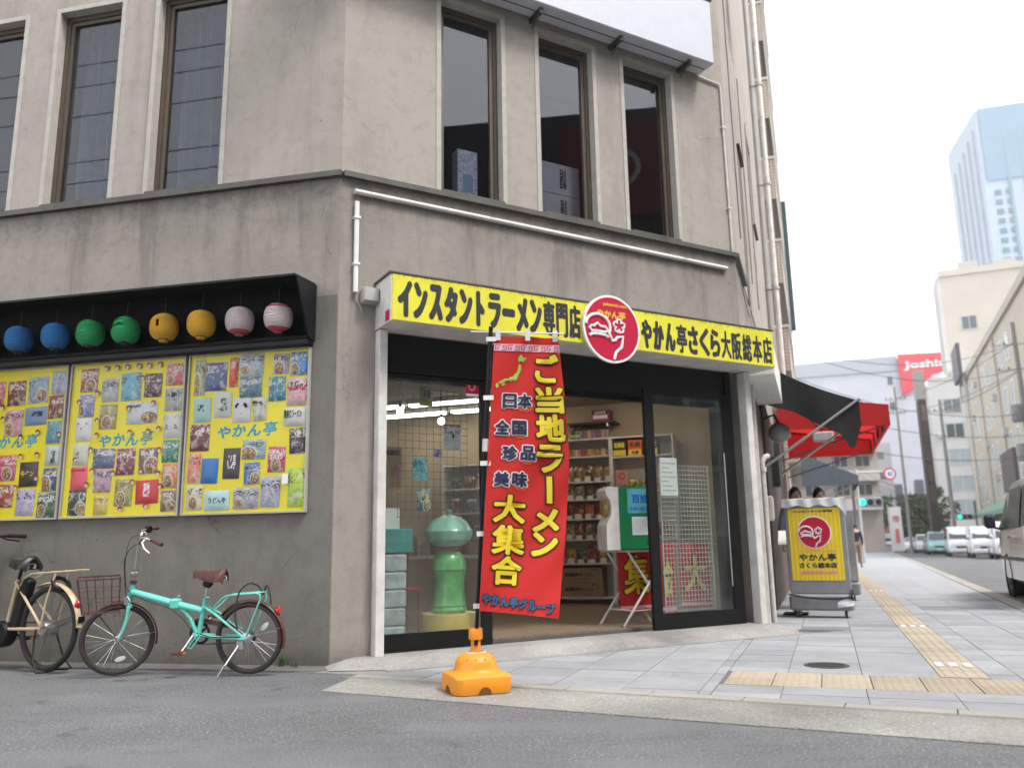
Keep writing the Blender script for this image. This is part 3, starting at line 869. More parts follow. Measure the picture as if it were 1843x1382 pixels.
def emblem(parent, fr, cx, cz, R, y, words=True):
    """round red emblem: white rim, kettle outline, blossom; y = front face"""
    em = put('emblem', M().lathe([(0.0,0),(R,0),(R,0.03),(0,0.03)], 48, 0, mv(cx, y+0.0, cz) @ rx(pi/2) @ mv(0,0,-0.03)), EMB_WHITE, parent, fr)
    put('red_disc', M().lathe([(0.0,0),(R*0.93,0),(R*0.93,0.003),(0,0.003)], 48, 0, mv(cx, y-0.0025, cz) @ rx(pi/2) @ mv(0,0,-0.003)), PINKRED, em, fr)
    k = M(); yy = y-0.0045; r = R*0.045
    def ln(pts, rr=r, closed=False):
        k.tube([(cx+a*R, yy, cz+b*R) for a, b in pts], rr, 6, closed)
    arc = [( -0.50+0.42*cos(q)*1.0, 0.02+0.36*sin(q)) for q in [pi*0.97 - i*pi*1.12/14 for i in range(15)]]
    ln([(-0.91,0.06)] + arc[1:] + [(-0.02,-0.36),(0.10,-0.32),(0.16,-0.24),(0.36,-0.20),(0.30,-0.52),(0.10,-0.68),(0.02,-0.90)])
    ln([(-0.80,-0.28),(-0.72,-0.22),(-0.5,-0.20),(-0.25,-0.22),(-0.16,-0.27)])
    ln([(-0.80,-0.05),(-0.72,0.02),(-0.62,0.03),(-0.52,0.12),(-0.42,0.03),(-0.25,0.03),(-0.16,-0.07),(-0.25,-0.13),(-0.5,-0.12),(-0.72,-0.13)], r*0.9, True)
    petals = []
    for i in range(5):
        a0 = pi/2 + i*2*pi/5
        for q in (-0.45, -0.15, 0.15, 0.45):
            rr = 0.20 if abs(q) < 0.3 else 0.17
            petals.append((0.24+rr*cos(a0+q), 0.10+rr*sin(a0+q)))
        petals.append((0.24+0.10*cos(a0+pi/5), 0.10+0.10*sin(a0+pi/5)))
    ln(petals, r*0.75, True)
    ln([(0.17,-0.10),(0.20,-0.02)], r*0.6); ln([(0.24,-0.12),(0.26,-0.03)], r*0.6)
    put('kettle_outline', k, EMB_WHITE, em, fr, smooth=True)
    if words:
        w_ = M(); text(w_, 'やかん亭', cx-0.02*R, cz+0.42*R, R*1.02, R*0.24, 0.004*R/0.35, y-0.004)
        text(w_, 'yakantei.com', cx+0.12*R, cz+0.70*R, R*0.85, R*0.13, 0.002, y-0.004)
        put('lettering', w_, GOLD_INK, em, fr)
    return em
emblem(sg, FC, 2.775, 3.172, 0.362, -0.455)
put('corner_logo', M().box(0.3575, 0.3595, -0.37, -0.27, 3.0, 3.10), PINKRED, sg, FC)
st = M().tube([(5.0,-0.02,2.98),(5.0,0.3,2.975)], 0.02, 6)
put('under_strut', M().tube([(0.45,-0.02,2.972),(1.9,-0.3,2.972)], 0.022, 6), WHITE_OLD, sg, FS)

# big blank sign above the windows
us = T('blank_signboard', 'large blank white signboard hung above the upper windows of the cut corner', 'sign', FC @ mv(0,0,6.84))
put('sign_box', M().bevbox(-0.6, 4.64, -0.30, -0.015, 6.84, 7.72, 0.012), mat('signboard_white', (0.55, 0.56, 0.61), 0.4, var=0.04), us, FC)
put('top_cap', M().box(-0.62, 4.66, -0.315, -0.01, 7.721, 7.75), LEDGE, us, FC)
for x_ in (2.15, 3.25, 4.3):
    br = M().box(x_-0.02, x_+0.02, -0.24, 0.0, 6.775, 6.838).tube([(x_,-0.04,6.70),(x_,-0.22,6.81)], 0.014, 6)
    put('bracket', br, DARKSTEEL, us, FC)
put('seam', M().box(-0.55, 4.6, -0.160, -0.150, 6.833, 6.8395), DARKSTEEL, us, FC)

def pipe(name, label, cat, fr, pts, r, m, clips=()):
    t = T(name, label, cat, fr @ mv(*pts[0]))
    put('tube', M().tube(pts, r, 10), m, t, fr, smooth=True)
    for c in clips:
        put('clip', M().box(c[0]-0.03, c[0]+0.03, c[1]-r-0.006, 0.0, c[2]-0.012, c[2]+0.012), m, t, fr)
    return t
pipe('conduit', 'long white conduit running level under the ledge over the shop', 'conduit', FC, [(0.125,-0.03,4.324),(4.87,-0.03,4.285)], 0.026, WHITE_OLD, [(0.45,-0.03,4.32),(1.6,-0.03,4.312),(2.9,-0.03,4.30),(4.2,-0.03,4.29)])
pipe('conduit', 'short upright white conduit above the grey junction box', 'conduit', FC, [(0.149,-0.03,4.222),(0.150,-0.03,3.323)], 0.024, WHITE, [(0.149,-0.03,4.06),(0.15,-0.03,3.6)])
pipe('conduit', 'thin upright white conduit at the right edge of the cut corner upstairs', 'conduit', FC, [(4.62,-0.02,6.82),(4.97,-0.02,6.80),(4.985,-0.02,6.76),(4.998,-0.02,4.515)], 0.014, WHITE_OLD, [(4.99,-0.02,6.2),(4.995,-0.02,5.1)])
jb = T('junction_box', 'small grey junction box on the wall beside the yellow sign', 'electrical box', FC @ mv(0.28,0,3.30))
put('case', M().bevbox(0.205, 0.352, -0.12, 0.0, 3.225, 3.365, 0.008), GREYBOX, jb, FC)
put('lid', M().bevbox(0.212, 0.345, -0.128, -0.121, 3.232, 3.358, 0.003), GREYBOX, jb, FC)
put('wire', M().tube([(0.152,-0.02,3.32),(0.17,-0.02,3.25),(0.215,-0.02,3.17),(0.22,-0.02,3.13)], 0.005, 5), GREYBOX, jb, FC)
for yy, lb in ((-0.07, 'inner white drainpipe of the pair on the street wall'), (-0.24, 'outer white drainpipe of the pair on the street wall')):
    t = T('drainpipe', lb, 'drainpipe', FS @ mv(9.3, yy, 0), 'drainpipes on the street wall')
    put('tube', M().tube([(9.3,yy,3.3),(9.3,yy,24)], 0.06, 12), GREYBOX if yy > -0.1 else WHITE_OLD, t, FS, smooth=True)
    for z_ in (4.2, 6.8, 9.4, 12.0, 14.6, 17.2): put('collar', M().lathe([(0.072,-0.03),(0.085,-0.03),(0.085,0.03),(0.072,0.03)], 12, 0, mv(9.3,yy,z_), closed=True), GREYBOX, t, FS)
cb = M().tube([(1.25,-0.02,4.7),(1.6,-0.04,4.62),(1.9,-0.03,4.35),(1.75,-0.03,4.15),(1.3,-0.03,4.1),(0.3,-0.03,4.25)], 0.008, 5)
tag(put('wall_cable', cb, mat('cable_grey', (0.25,0.24,0.23), 0.7), fr=FS), 'grey cable looping down the street wall past the end of the ledge', 'cable')
for k, s_ in enumerate((1.3, 3.6, 5.2)):
    cr = M()
    rn = random.Random(20+k); z_ = 5.2
    pts = []
    while z_ < 9: pts.append((s_+rn.uniform(-0.05,0.05), -0.004, z_)); z_ += 0.25
    cr.tube(pts, 0.012, 4)
    put('plaster_crack', cr, mat('crack_dark', (0.1,0.09,0.08), 0.9), shop, FS)

# ---------------------------------------------------------------- lantern hood with paper lanterns
hd = T('lantern_hood', 'long black wall hood sheltering a row of paper lanterns', 'hood', FL @ mv(-2.3, 0, 2.83))
h = M()
h.box(-5.2, -0.235, -0.018, -0.007, 2.86, 3.394)
put('back_panel', h, BLACKM, hd, FL)
put('top_panel', M().add([(-5.2,-0.41,3.365),(-0.235,-0.41,3.365),(-0.235,-0.007,3.395),(-5.2,-0.007,3.395),(-5.2,-0.41,3.385),(-0.235,-0.41,3.385),(-0.235,-0.007,3.415),(-5.2,-0.007,3.415)],
    [(0,3,2,1),(4,5,6,7),(0,1,5,4),(1,2,6,5),(2,3,7,6),(3,0,4,7)]), BLACK, hd, FL)
put('side_panel', M().add([(-0.233,-0.407,3.364),(-0.233,-0.007,3.392),(-0.233,-0.007,2.862),(-0.233,-0.12,2.862),(-0.218,-0.407,3.364),(-0.218,-0.007,3.392),(-0.218,-0.007,2.862),(-0.218,-0.12,2.862)],
    [(0,1,2,3),(7,6,5,4),(0,4,5,1),(1,5,6,2),(2,6,7,3),(3,7,4,0)]), BLACK, hd, FL)
put('bottom_rail', M().bevbox(-5.2, -0.235, -0.13, -0.007, 2.80, 2.86, 0.01), BLACK, hd, FL)
put('lip', M().tube([(-5.2,-0.12,2.875),(-0.4,-0.12,2.875),(-0.26,-0.10,2.872)], 0.018, 8), BLACK, hd, FL, smooth=True)
LANT = [(-0.50, (0.58,0.50,0.50), 'pale pink paper lantern with a torn red top, nearest the end of the hood', 1),
        (-0.889, (0.52,0.44,0.45), 'whole pale pink paper lantern beside the torn pink one', 0),
        (-1.284, (0.62,0.36,0.03), 'plain yellow paper lantern next to the pale pink ones', 0),
        (-1.677, (0.60,0.34,0.03), 'yellow paper lantern with a dark slit, next to the green ones', 2),
        (-2.091, (0.015,0.30,0.09), 'green paper lantern with a wide gash, beside the yellow ones', 3),
        (-2.481, (0.015,0.27,0.085), 'green paper lantern with creased ribs, beside the blue ones', 1),
        (-2.873, (0.015,0.14,0.36), 'blue paper lantern next to the green ones', 0),
        (-3.293, (0.018,0.13,0.33), 'blue paper lantern farther from the green ones', 0),
        (-3.71, (0.50,0.10,0.16), 'pink paper lantern cut off by the left edge', 0)]
PINK_EDGE = mat('lantern_pink', (0.42, 0.06, 0.09), 0.8)
BLACKCAP = mat('lantern_cap', (0.03,0.028,0.026), 0.7)
for i, (u, c, lb, dam) in enumerate(LANT):
    rn = random.Random(60+i)
    t = T('paper_lantern', lb, 'lantern', FL @ mv(u, -0.19, 3.055) @ rz(rn.uniform(0,6)) , 'paper lanterns under the black hood')
    def prof(z, r0=0.128, h0=0.128):
        q = max(-1, min(1, z/h0)); return r0*(1-abs(q)**2.6)**(1/2.2)*0.9 + 0.012
    n = 28; rows = 40; m = M()
    a_ang = rn.uniform(0, 6)
    tear = (-1.9) - 0
    vs = []
    for j in range(rows+1):
        z_ = -0.122 + 0.244*j/rows
        for k in range(n):
            q = 2*pi*k/n
            r_ = prof(z_) + (0.0034 if j % 2 else -0.0022)
            if dam in (1, 3) and 0.0 < z_ < 0.09:
                dq = abs(((q - 4.35 + pi) % (2*pi)) - pi)
                r_ -= 0.028*max(0, 1-dq/0.9)*(0.6+0.4*sin(z_*160+q*3))*(1 if dam == 3 else 0.45)
            vs.append((r_*cos(q), r_*sin(q), z_ + (0.004*sin(q*2+i) if dam else 0)))
    fs = []; mi_ = []
    for j in range(rows):
        for k in range(n):
            l = (k+1) % n
            q = 2*pi*(k+0.5)/n; z_ = -0.122 + 0.244*(j+0.5)/rows
            dq = abs(((q - 4.35 + pi) % (2*pi)) - pi)
            if dam == 3 and 0.022 < z_ < 0.045 and dq < 0.75-abs(z_-0.033)*8: continue
            if dam == 2 and -0.02 < z_ < 0.05 and abs(q-4.75) < 0.10: continue
            fs.append((j*n+k, j*n+l, (j+1)*n+l, (j+1)*n+k))
            mi_.append(1 if (u > -1.0 and (z_ < -0.10 or (dam == 1 and 0.085 < z_ < 0.108))) else 0)
    m.v = vs; m.f = fs; m.m = mi_
    lm = mat('lantern_paper_%d' % i, c, 0.75, var=0.10, vs=25)
    WM0 = WMAT[t.name]
    fr0 = FL @ mv(u, -0.19, 3.055)
    put('shade', m, [lm, PINK_EDGE], t, fr0, smooth=True, angle=60)
    put('top_cap', M().lathe([(0.0,0.136),(0.036,0.136),(0.042,0.118),(0.042,0.112)], 16), BLACKCAP, t, fr0)
    put('bottom_cap', M().lathe([(0.042,-0.112),(0.046,-0.13),(0.038,-0.142),(0.0,-0.142)], 16), lm if i in (2,3) else (PINK_EDGE if i < 2 else BLACKCAP), t, fr0)
    put('ring', M().lathe([(0.043,-0.120),(0.049,-0.120),(0.049,-0.127),(0.043,-0.127)], 16, closed=True), BLACKCAP, t, fr0)
    put('hanger', M().tube([(0,0,0.136),(0.005,0,0.31)], 0.004, 5), BLACKCAP, t, fr0)

# ---------------------------------------------------------------- product boards on the side wall
ma, N, L, p = nodes_of('packet_print')
tcn = N.new('ShaderNodeTexCoord'); gen = tcn.outputs['Generated']
oi = N.new('ShaderNodeObjectInfo')
rr = N.new('ShaderNodeMath'); rr.operation = 'MULTIPLY'; rr.inputs[1].default_value = 90.0; L.new(oi.outputs['Random'], rr.inputs[0])
def n4(sc, det, vec):
    n = N.new('ShaderNodeTexNoise'); n.noise_dimensions = '4D'; n.inputs['Scale'].default_value = 1; n.inputs['Detail'].default_value = det; n.inputs['Roughness'].default_value = 0.6
    L.new(mapping(N, L, vec, sc), n.inputs['Vector']); L.new(rr.outputs[0], n.inputs['W'])
    return n.outputs[0]
sep = N.new('ShaderNodeSeparateXYZ'); L.new(gen, sep.inputs[0])
bw = N.new('ShaderNodeRGBToBW'); L.new(oi.outputs['Color'], bw.inputs[0])
islight = mapr(N, L, bw.outputs[0], 0.22, 0.30, 0, 1)
hs = N.new('ShaderNodeHueSaturation'); hs.inputs['Hue'].default_value = 0.56; hs.inputs['Saturation'].default_value = 0.8; hs.inputs['Value'].default_value = 0.75
L.new(oi.outputs['Color'], hs.inputs['Color'])
lightc = mixc(N, L, 0.72, oi.outputs['Color'], (0.62, 0.58, 0.55)) if False else None
mL = N.new('ShaderNodeMix'); mL.data_type = 'RGBA'; mL.inputs[0].default_value = 0.65; L.new(oi.outputs['Color'], mL.inputs[6]); mL.inputs[7].default_value = (0.62, 0.58, 0.54, 1)
mD = N.new('ShaderNodeMix'); mD.data_type = 'RGBA'; mD.inputs[0].default_value = 0.8; L.new(oi.outputs['Color'], mD.inputs[6]); mD.inputs[7].default_value = (0.03, 0.03, 0.04, 1)
c = mixc(N, L, mapr(N, L, n4((2.6,1,3.0), 3, gen), 0.52, 0.56, 0, 0.85), oi.outputs['Color'], hs.outputs[0])
c = mixc(N, L, mapr(N, L, n4((4,1,4), 5, gen), 0.52, 0.58, 0, 0.85), c, mL.outputs[2])
c = mixc(N, L, mapr(N, L, n4((8,1,9), 5, gen), 0.60, 0.64, 0, 0.7), c, mD.outputs[2])
# a title band near the top with scribbled characters
ink = mixc(N, L, islight, (0.62,0.58,0.5), (0.03,0.03,0.05))
zone = N.new('ShaderNodeMath'); zone.operation = 'MULTIPLY'
L.new(mapr(N, L, sep.outputs['Z'], 0.60, 0.64, 0, 1), zone.inputs[0]); L.new(mapr(N, L, sep.outputs['Z'], 0.86, 0.90, 1, 0), zone.inputs[1])
zx = N.new('ShaderNodeMath'); zx.operation = 'MULTIPLY'; L.new(zone.outputs[0], zx.inputs[0])
flr = N.new('ShaderNodeVectorMath'); flr.operation = 'FLOOR'; L.new(mapping(N, L, gen, (15, 0.01, 22)), flr.inputs[0])
wn_ = N.new('ShaderNodeTexWhiteNoise'); wn_.noise_dimensions = '4D'; L.new(flr.outputs[0], wn_.inputs['Vector']); L.new(rr.outputs[0], wn_.inputs['W'])
zm = N.new('ShaderNodeMath'); zm.operation = 'MULTIPLY'; L.new(mapr(N, L, wn_.outputs['Value'], 0.50, 0.52, 0, 0.9), zm.inputs[0]); L.new(mapr(N, L, n4((2.5,1,2.5), 1, gen), 0.42, 0.46, 0, 1), zm.inputs[1])
L.new(zm.outputs[0], zx.inputs[1])
c = mixc(N, L, zx.outputs[0], c, ink)
# about half of the packets show a bowl: pale rim, dark broth, light noodles
r2 = N.new('ShaderNodeMath'); r2.operation = 'MULTIPLY'; r2.inputs[1].default_value = 7.31; L.new(oi.outputs['Random'], r2.inputs[0])
r3 = N.new('ShaderNodeMath'); r3.operation = 'FRACT'; L.new(r2.outputs[0], r3.inputs[0])
cxm = N.new('ShaderNodeCombineXYZ'); L.new(mapr(N, L, r3.outputs[0], 0.66, 1, 0.2, 0.8), cxm.inputs['X']); cxm.inputs['Z'].default_value = 0.27
fl2 = N.new('ShaderNodeCombineXYZ'); L.new(sep.outputs['X'], fl2.inputs['X']); L.new(sep.outputs['Z'], fl2.inputs['Z'])
ds = N.new('ShaderNodeVectorMath'); ds.operation = 'DISTANCE'; L.new(fl2.outputs[0], ds.inputs[0]); L.new(cxm.outputs[0], ds.inputs[1])
dsv = N.new('ShaderNodeMath'); dsv.operation = 'MULTIPLY'; L.new(ds.outputs['Value'], dsv.inputs[0]); L.new(mapr(N, L, n4((0.01,0.01,0.01), 0, gen), 0.3, 0.7, 0.6, 1.25), dsv.inputs[1])
has = mapr(N, L, r3.outputs[0], 0.66, 0.68, 0, 1)
def ring(a, b, amt):
    m_ = N.new('ShaderNodeMath'); m_.operation = 'MULTIPLY'; L.new(mapr(N, L, dsv.outputs[0], a, b, amt, 0), m_.inputs[0]); L.new(has, m_.inputs[1]); return m_.outputs[0]
c = mixc(N, L, ring(0.27, 0.29, 0.9), c, (0.55, 0.53, 0.5))
c = mixc(N, L, ring(0.215, 0.235, 0.95), c, (0.17, 0.08, 0.035))
ndl = N.new('ShaderNodeMath'); ndl.operation = 'MULTIPLY'; L.new(ring(0.19, 0.21, 1.0), ndl.inputs[0]); L.new(mapr(N, L, n4((12,1,12), 3, gen), 0.48, 0.56, 0, 0.9), ndl.inputs[1])
c = mixc(N, L, ndl.outputs[0], c, (0.6, 0.45, 0.22))
L.new(c, p.inputs['Base Color']); p.inputs['Roughness'].default_value = 0.32; p.inputs['Specular IOR Level'].default_value = 0.5
PRINT = ma
pk = M().grid(lambda u, v: (u-0.5, -0.016*max(0, (1-abs(2*u-1)**3)*(1-abs(2*v-1)**4)) - 0.003 + 0.003*sin(u*23)*sin(v*17), v-0.5), 6, 8)
PACK = mesh_of('packet_bag', pk, PRINT, True)
PACK_PLAIN = mesh_of('packet_bag_plain', pk, mat('packet_plain', (0.6,0.6,0.6), 0.35, objcol=True, var=0.10, vs=14), True)
def packet(parent, fr, x, z, w, h, col, y=-0.03, label=None, rot=0.0, plain=False):
    o = put('noodle_packet', PACK_PLAIN if plain else PACK, None, parent, fr @ mv(x, y, z) @ ry(rot) @ Matrix.Diagonal((w, 1, h, 1)), label=label)
    col = tuple(min(228, x*0.94+16) for x in col)
    o.color = (*rgb(*col), 1)
    return o
W_ = (190,188,186); G_ = (150,160,165)
RB = [(-1.37,2.58,.11,.34,(170,170,120)),(-1.2,2.58,.22,.27,(60,75,130)),(-1.02,2.61,.09,.28,(205,55,40)),(-.84,2.67,.25,.21,(165,178,178)),(-.84,2.46,.23,.2,(60,110,125)),(-.54,2.66,.16,.19,(165,160,165)),(-.36,2.65,.17,.22,(60,125,175)),(-.57,2.43,.17,.23,(40,120,140)),(-.37,2.39,.2,.25,(200,150,160)),(-1.33,2.27,.18,.23,(150,185,180)),(-1.12,2.31,.18,.24,(185,190,180)),(-.92,2.25,.18,.23,(195,195,195)),(-.74,2.25,.14,.22,(190,188,170)),(-.38,2.16,.22,.17,(190,190,185)),(-1.34,2.01,.2,.25,(100,30,50)),(-.35,1.94,.16,.23,(45,45,55)),(-.78,1.88,.23,.18,(130,160,160)),(-1.0,1.76,.17,.28,(50,42,48)),(-.55,1.78,.17,.23,(180,40,85)),(-1.38,1.73,.13,.27,(215,110,100)),(-1.22,1.7,.17,.23,(25,100,170)),(-.79,1.66,.16,.2,(50,110,160)),(-.6,1.49,.19,.27,(150,155,180)),(-1.36,1.46,.16,.22,(200,190,160)),(-1.13,1.43,.25,.18,(170,200,205)),(-.84,1.44,.25,.19,(150,150,165)),(-.34,1.52,.18,.34,(170,195,30))]
MB = [(-2.58,2.63,.19,.23,(150,70,80)),(-2.59,2.38,.17,.22,(110,120,170)),(-2.6,2.15,.18,.22,(200,198,196)),(-2.61,1.91,.17,.21,(185,190,170)),(-2.61,1.68,.18,.22,(210,70,85)),(-2.61,1.45,.19,.24,(40,50,42)),(-2.34,2.52,.18,.23,(165,165,165)),(-2.34,2.26,.19,.24,(150,130,40)),(-2.11,2.54,.22,.27,(90,160,175)),(-1.87,2.54,.19,.23,(75,50,55)),(-1.64,2.63,.19,.21,(190,70,85)),(-1.64,2.39,.18,.22,(150,155,150)),(-1.64,2.14,.18,.23,(190,190,188)),(-1.64,1.9,.17,.21,(40,125,95)),(-1.63,1.67,.17,.22,(205,95,45)),(-1.63,1.44,.16,.19,(120,90,80)),(-1.97,2.28,.33,.21,(185,190,192)),(-2.35,1.86,.24,.19,(85,95,125)),(-2.35,1.65,.19,.22,(170,135,160)),(-2.11,1.82,.2,.25,(120,40,70)),(-1.87,1.82,.2,.24,(110,90,95)),(-2.11,1.53,.19,.25,(150,140,65)),(-1.86,1.53,.24,.22,(190,35,40)),(-2.35,1.42,.15,.18,(200,165,60))]
LB = [(-3.63,2.56,.16,.24,(190,60,75)),(-3.41,2.55,.21,.25,(110,35,35)),(-3.16,2.57,.23,.26,(130,150,165)),(-2.93,2.63,.16,.23,(150,160,180)),(-2.94,2.39,.17,.23,(120,45,35)),(-3.16,2.31,.25,.18,(110,130,170)),(-2.94,2.14,.16,.22,(80,140,155)),(-3.41,2.25,.21,.26,(190,130,150)),(-2.93,1.91,.16,.19,(175,185,185)),(-2.94,1.68,.16,.22,(45,60,110)),(-2.95,1.44,.20,.24,(45,85,60)),(-3.18,1.74,.21,.24,(45,42,40)),(-3.44,1.81,.21,.25,(180,50,100)),(-3.44,1.54,.21,.22,(150,40,45)),(-3.19,1.47,.21,.25,(165,155,195)),(-3.72,2.28,.17,.24,(70,90,140)),(-3.72,1.95,.17,.24,(200,190,170)),(-3.72,1.62,.17,.24,(190,120,50)),(-3.93,2.5,.17,.24,(60,110,90)),(-3.93,2.2,.17,.24,(170,60,60)),(-3.93,1.85,.17,.24,(180,180,180)),(-3.93,1.5,.17,.24,(70,60,110))]
LBL = {('R',11):'white packet with a panda face',('R',2):'narrow red packet',('R',18):'crimson packet',('R',20):'plain blue packet',('R',26):'tall yellow green packet',('R',25):'packet showing a bowl in an eight sided frame',('R',17):'black packet with white brush lettering',
       ('M',2):'white packet with a bear face',('M',12):'white packet with a cat face',('M',4):'packet with a red fish roe picture',('M',22):'red packet with white lettering',('M',16):'wide white packet',('M',21):'olive gold packet',('M',14):'orange packet',('M',13):'green packet',
       ('L',11):'black packet with gold lettering',('L',10):'dark green packet',('L',9):'navy blue packet',('L',14):'pale lilac packet'}
PTXT = {('R',9):('塩',0,0.05,0.4,0.3,INK),('R',10):('二夜干し',0,0.05,0.5,0.55,INK),('R',13):('喜多方ラーメン',0,0.14,0.8,0.45,INK),('R',18):('ラーメン',0,0.1,0.8,0.2,WHITE_INK),('R',8):('自家焼そば',0,0.12,0.8,0.16,PINKRED),('R',24):('うどんや',0,0.02,0.7,0.3,INK),('R',12):('喜多方らーめん',0,0.2,0.7,0.14,INK),('R',17):('くん亭',0,0.1,0.5,0.5,WHITE_INK),('R',21):('うにらー',0,0.22,0.7,0.2,INK),
        ('M',4):('めんたい子',0,0.30,0.85,0.14,PINKRED),('M',20):('감자면',0,0.28,0.7,0.2,WHITE_INK),('M',22):('麺神',0,0.1,0.28,0.6,WHITE_INK),('M',16):('ラーメン',-0.2,0.3,0.4,0.16,INK),('M',11):('肥麺',0,0.15,0.2,0.4,INK),('M',3):('う',-0.2,0.05,0.25,0.3,INK),
        ('L',11):('牛タン',0,0.0,0.7,0.25,GOLD_INK),('L',10):('クリワん',0,0.3,0.8,0.22,WHITE_INK),('L',5):('細麺',0,0.2,0.5,0.3,INK),('L',8):('しげく',0.1,0.0,0.3,0.7,INK)}
PLAIN = {('R',11),('R',20),('R',9),('R',10),('R',13),('R',17),('R',24),('M',2),('M',12),('M',3),('M',4),('M',22),('L',8),('L',11),('L',5)}
def board(label, x0, x1, z0, z1, items, key, tcx, tcz, tw, th):
    t = T('product_board', label, 'display board', FL @ mv((x0+x1)/2, 0, z0), 'yellow product boards on the side wall')
    put('panel', M().box(x0, x1, -0.028, -0.008, z0, z1), BOARD_YELLOW, t, FL)
    fm = M()
    e = 0.014
    fm.box(x0-e, x0, -0.05, -0.008, z0-e, z1+e).box(x1, x1+e, -0.05, -0.008, z0-e, z1+e).box(x0, x1, -0.05, -0.008, z0-e, z0).box(x0, x1, -0.05, -0.008, z1, z1+e)
    put('edge_frame', fm, GREYBOX, t, FL)
    put('cover_sheet', M().box(x0, x1, -0.053, -0.0505, z0, z1), ACRYLIC, t, FL)
    rn = random.Random(len(items))
    for i, (x, z, w, h, c) in enumerate(items):
        if x-w/2 < x0: x = x0+w/2+0.005
        o = packet(t, FL, x, z, w, h, c, -0.029, LBL.get((key, i)), rn.uniform(-0.03, 0.03), (key, i) in PLAIN)
        if (key, i) in PTXT:
            b, dx, dz, ww, hh, im = PTXT[(key, i)]
            put('lettering', text(M(), b, x+dx*w, z+dz*h, ww*w, hh*h, 0.002, -0.0475), im, o, FL)
        if (key, i) in (('R',11), ('M',2), ('M',12)):
            f = M()
            for sx in (-1, 1):
                if key == 'R': f.lathe([(0,0),(0.022,0)], 14, 0, mv(x+sx*0.042, -0.0478, z+0.04) @ ry(sx*-0.6) @ Matrix.Diagonal((0.8,1,1.25,1)) @ rx(pi/2))
                else: f.lathe([(0,0),(0.008,0)], 10, 0, mv(x+sx*0.045, -0.0478, z+(0.04 if i == 2 else 0.0)) @ rx(pi/2))
            f.lathe([(0,0),(0.014 if key == 'M' else 0.011,0)], 12, 0, mv(x, -0.0478, z-0.01) @ Matrix.Diagonal((1.3,1,0.9,1)) @ rx(pi/2))
            f.box(x-0.0015, x+0.0015, -0.048, -0.0475, z-0.035, z-0.012).box(x-0.014, x+0.014, -0.048, -0.0476, z-0.037, z-0.033)
            if i == 12:
                for sx in (-1, 1):
                    for k in range(3): f.tube([(x+sx*0.03,-0.0478,z-0.02-0.004*k),(x+sx*0.075,-0.0478,z-0.01-0.014*k)], 0.0012, 4)
                    f.tube([(x+sx*0.08,-0.0478,z+0.05),(x+sx*0.07,-0.0478,z+0.10),(x+sx*0.03,-0.0478,z+0.07)], 0.002, 4)
            put('face_print', f, INK, o, FL)
    lm = M()
    slant = lambda X, Z, Y: (X + (Z-tcz)*0.18, Y, Z + (X-tcx)*0.02)
    for k, ch in enumerate('やかん亭'):
        text(lm, ch, tcx - tw/2 + tw*(k+0.5)/4, tcz + (0.006 if k % 2 else 0), tw/4*0.88, th*(0.95 if k == 3 else 0.82), 0.002 if k == 3 else 0.005, -0.0285, shape=slant)
    put('lettering', lm, TEAL_INK, t, FL)
    return t
bR = board('yellow board of noodle packets nearest the corner, with a panda faced packet', -1.475, -0.262, 1.315, 2.785, RB, 'R', -0.86, 2.055, 0.62, 0.14)
put('white_tag', M().box(-0.475, -0.42, -0.0555, -0.0535, 1.555, 1.645), WHITE_INK, bR, FL)
bM = board('middle yellow board of noodle packets, with a cat faced packet', -2.77, -1.535, 1.315, 2.785, MB, 'M', -2.13, 2.03, 0.60, 0.15)
bL = board('leftmost yellow board of noodle packets, with a black gold lettered packet', -4.06, -2.83, 1.315, 2.785, LB, 'L', -3.42, 2.06, 0.62, 0.14)
# small round red and cream stickers scattered over the middle and left boards
rn = random.Random(8)
STK_R = mat('sticker_red', (0.28, 0.04, 0.04), 0.5); STK_C = mat('sticker_cream', (0.6, 0.5, 0.42), 0.5)
spots = [(bM, x, 2.74) for x in (-2.38,-2.26,-2.15,-2.04,-1.92,-1.80)] + [(bM, -2.46, 2.5),(bM,-2.66,2.42),(bM,-2.44,2.23),(bM,-2.44,2.09),(bM,-2.11,2.33),(bM,-1.84,2.37),(bM,-1.97,2.62),(bM,-1.88,2.10),(bM,-1.77,2.12),(bM,-2.08,2.10),(bM,-2.5,1.95),(bM,-2.65,1.86),(bM,-2.47,1.75),(bM,-2.5,1.62),(bM,-2.23,1.72),(bM,-2.02,1.63),(bM,-1.74,1.70),(bM,-1.92,1.73),(bM,-1.74,1.92),(bM,-1.88,1.9),(bM,-2.13,1.38),(bM,-1.85,1.40),(bM,-1.72,1.58),
         (bL,-3.29,2.11),(bL,-3.11,2.15),(bL,-2.86,2.12),(bL,-3.27,1.92),(bL,-3.09,1.93),(bL,-3.30,1.62),(bL,-3.09,1.70),(bL,-3.53,2.3),(bL,-3.55,2.42)]
sr = M().lathe([(0,0),(0.024,0.0),(0.024,0.0015),(0,0.0015)], 10, 0, rx(pi/2)); sc_ = M().lathe([(0,0),(0.016,0.0),(0.016,0.001),(0,0.001)], 10, 0, mv(0.004,-0.0016,-0.012) @ rx(pi/2))
both = M(); both.add(sr.v, sr.f, 0); both.add(sc_.v, sc_.f, 1)
stk = mesh_of('round_sticker', both, [STK_R, STK_C])
for b, x, z in spots: put('round_sticker', stk, None, b, FL @ mv(x+rn.uniform(-.01,.01), -0.049, z) @ ry(rn.uniform(-0.5,0.5)))
# wooden battens between the boards
for x_ in (-2.80, -1.505):
    put('batten', M().box(x_-0.028, x_+0.028, -0.012, -0.0065, 1.31, 2.80), mat('brown_batten', (0.16,0.12,0.095), 0.8, var=0.15), shop, FL)
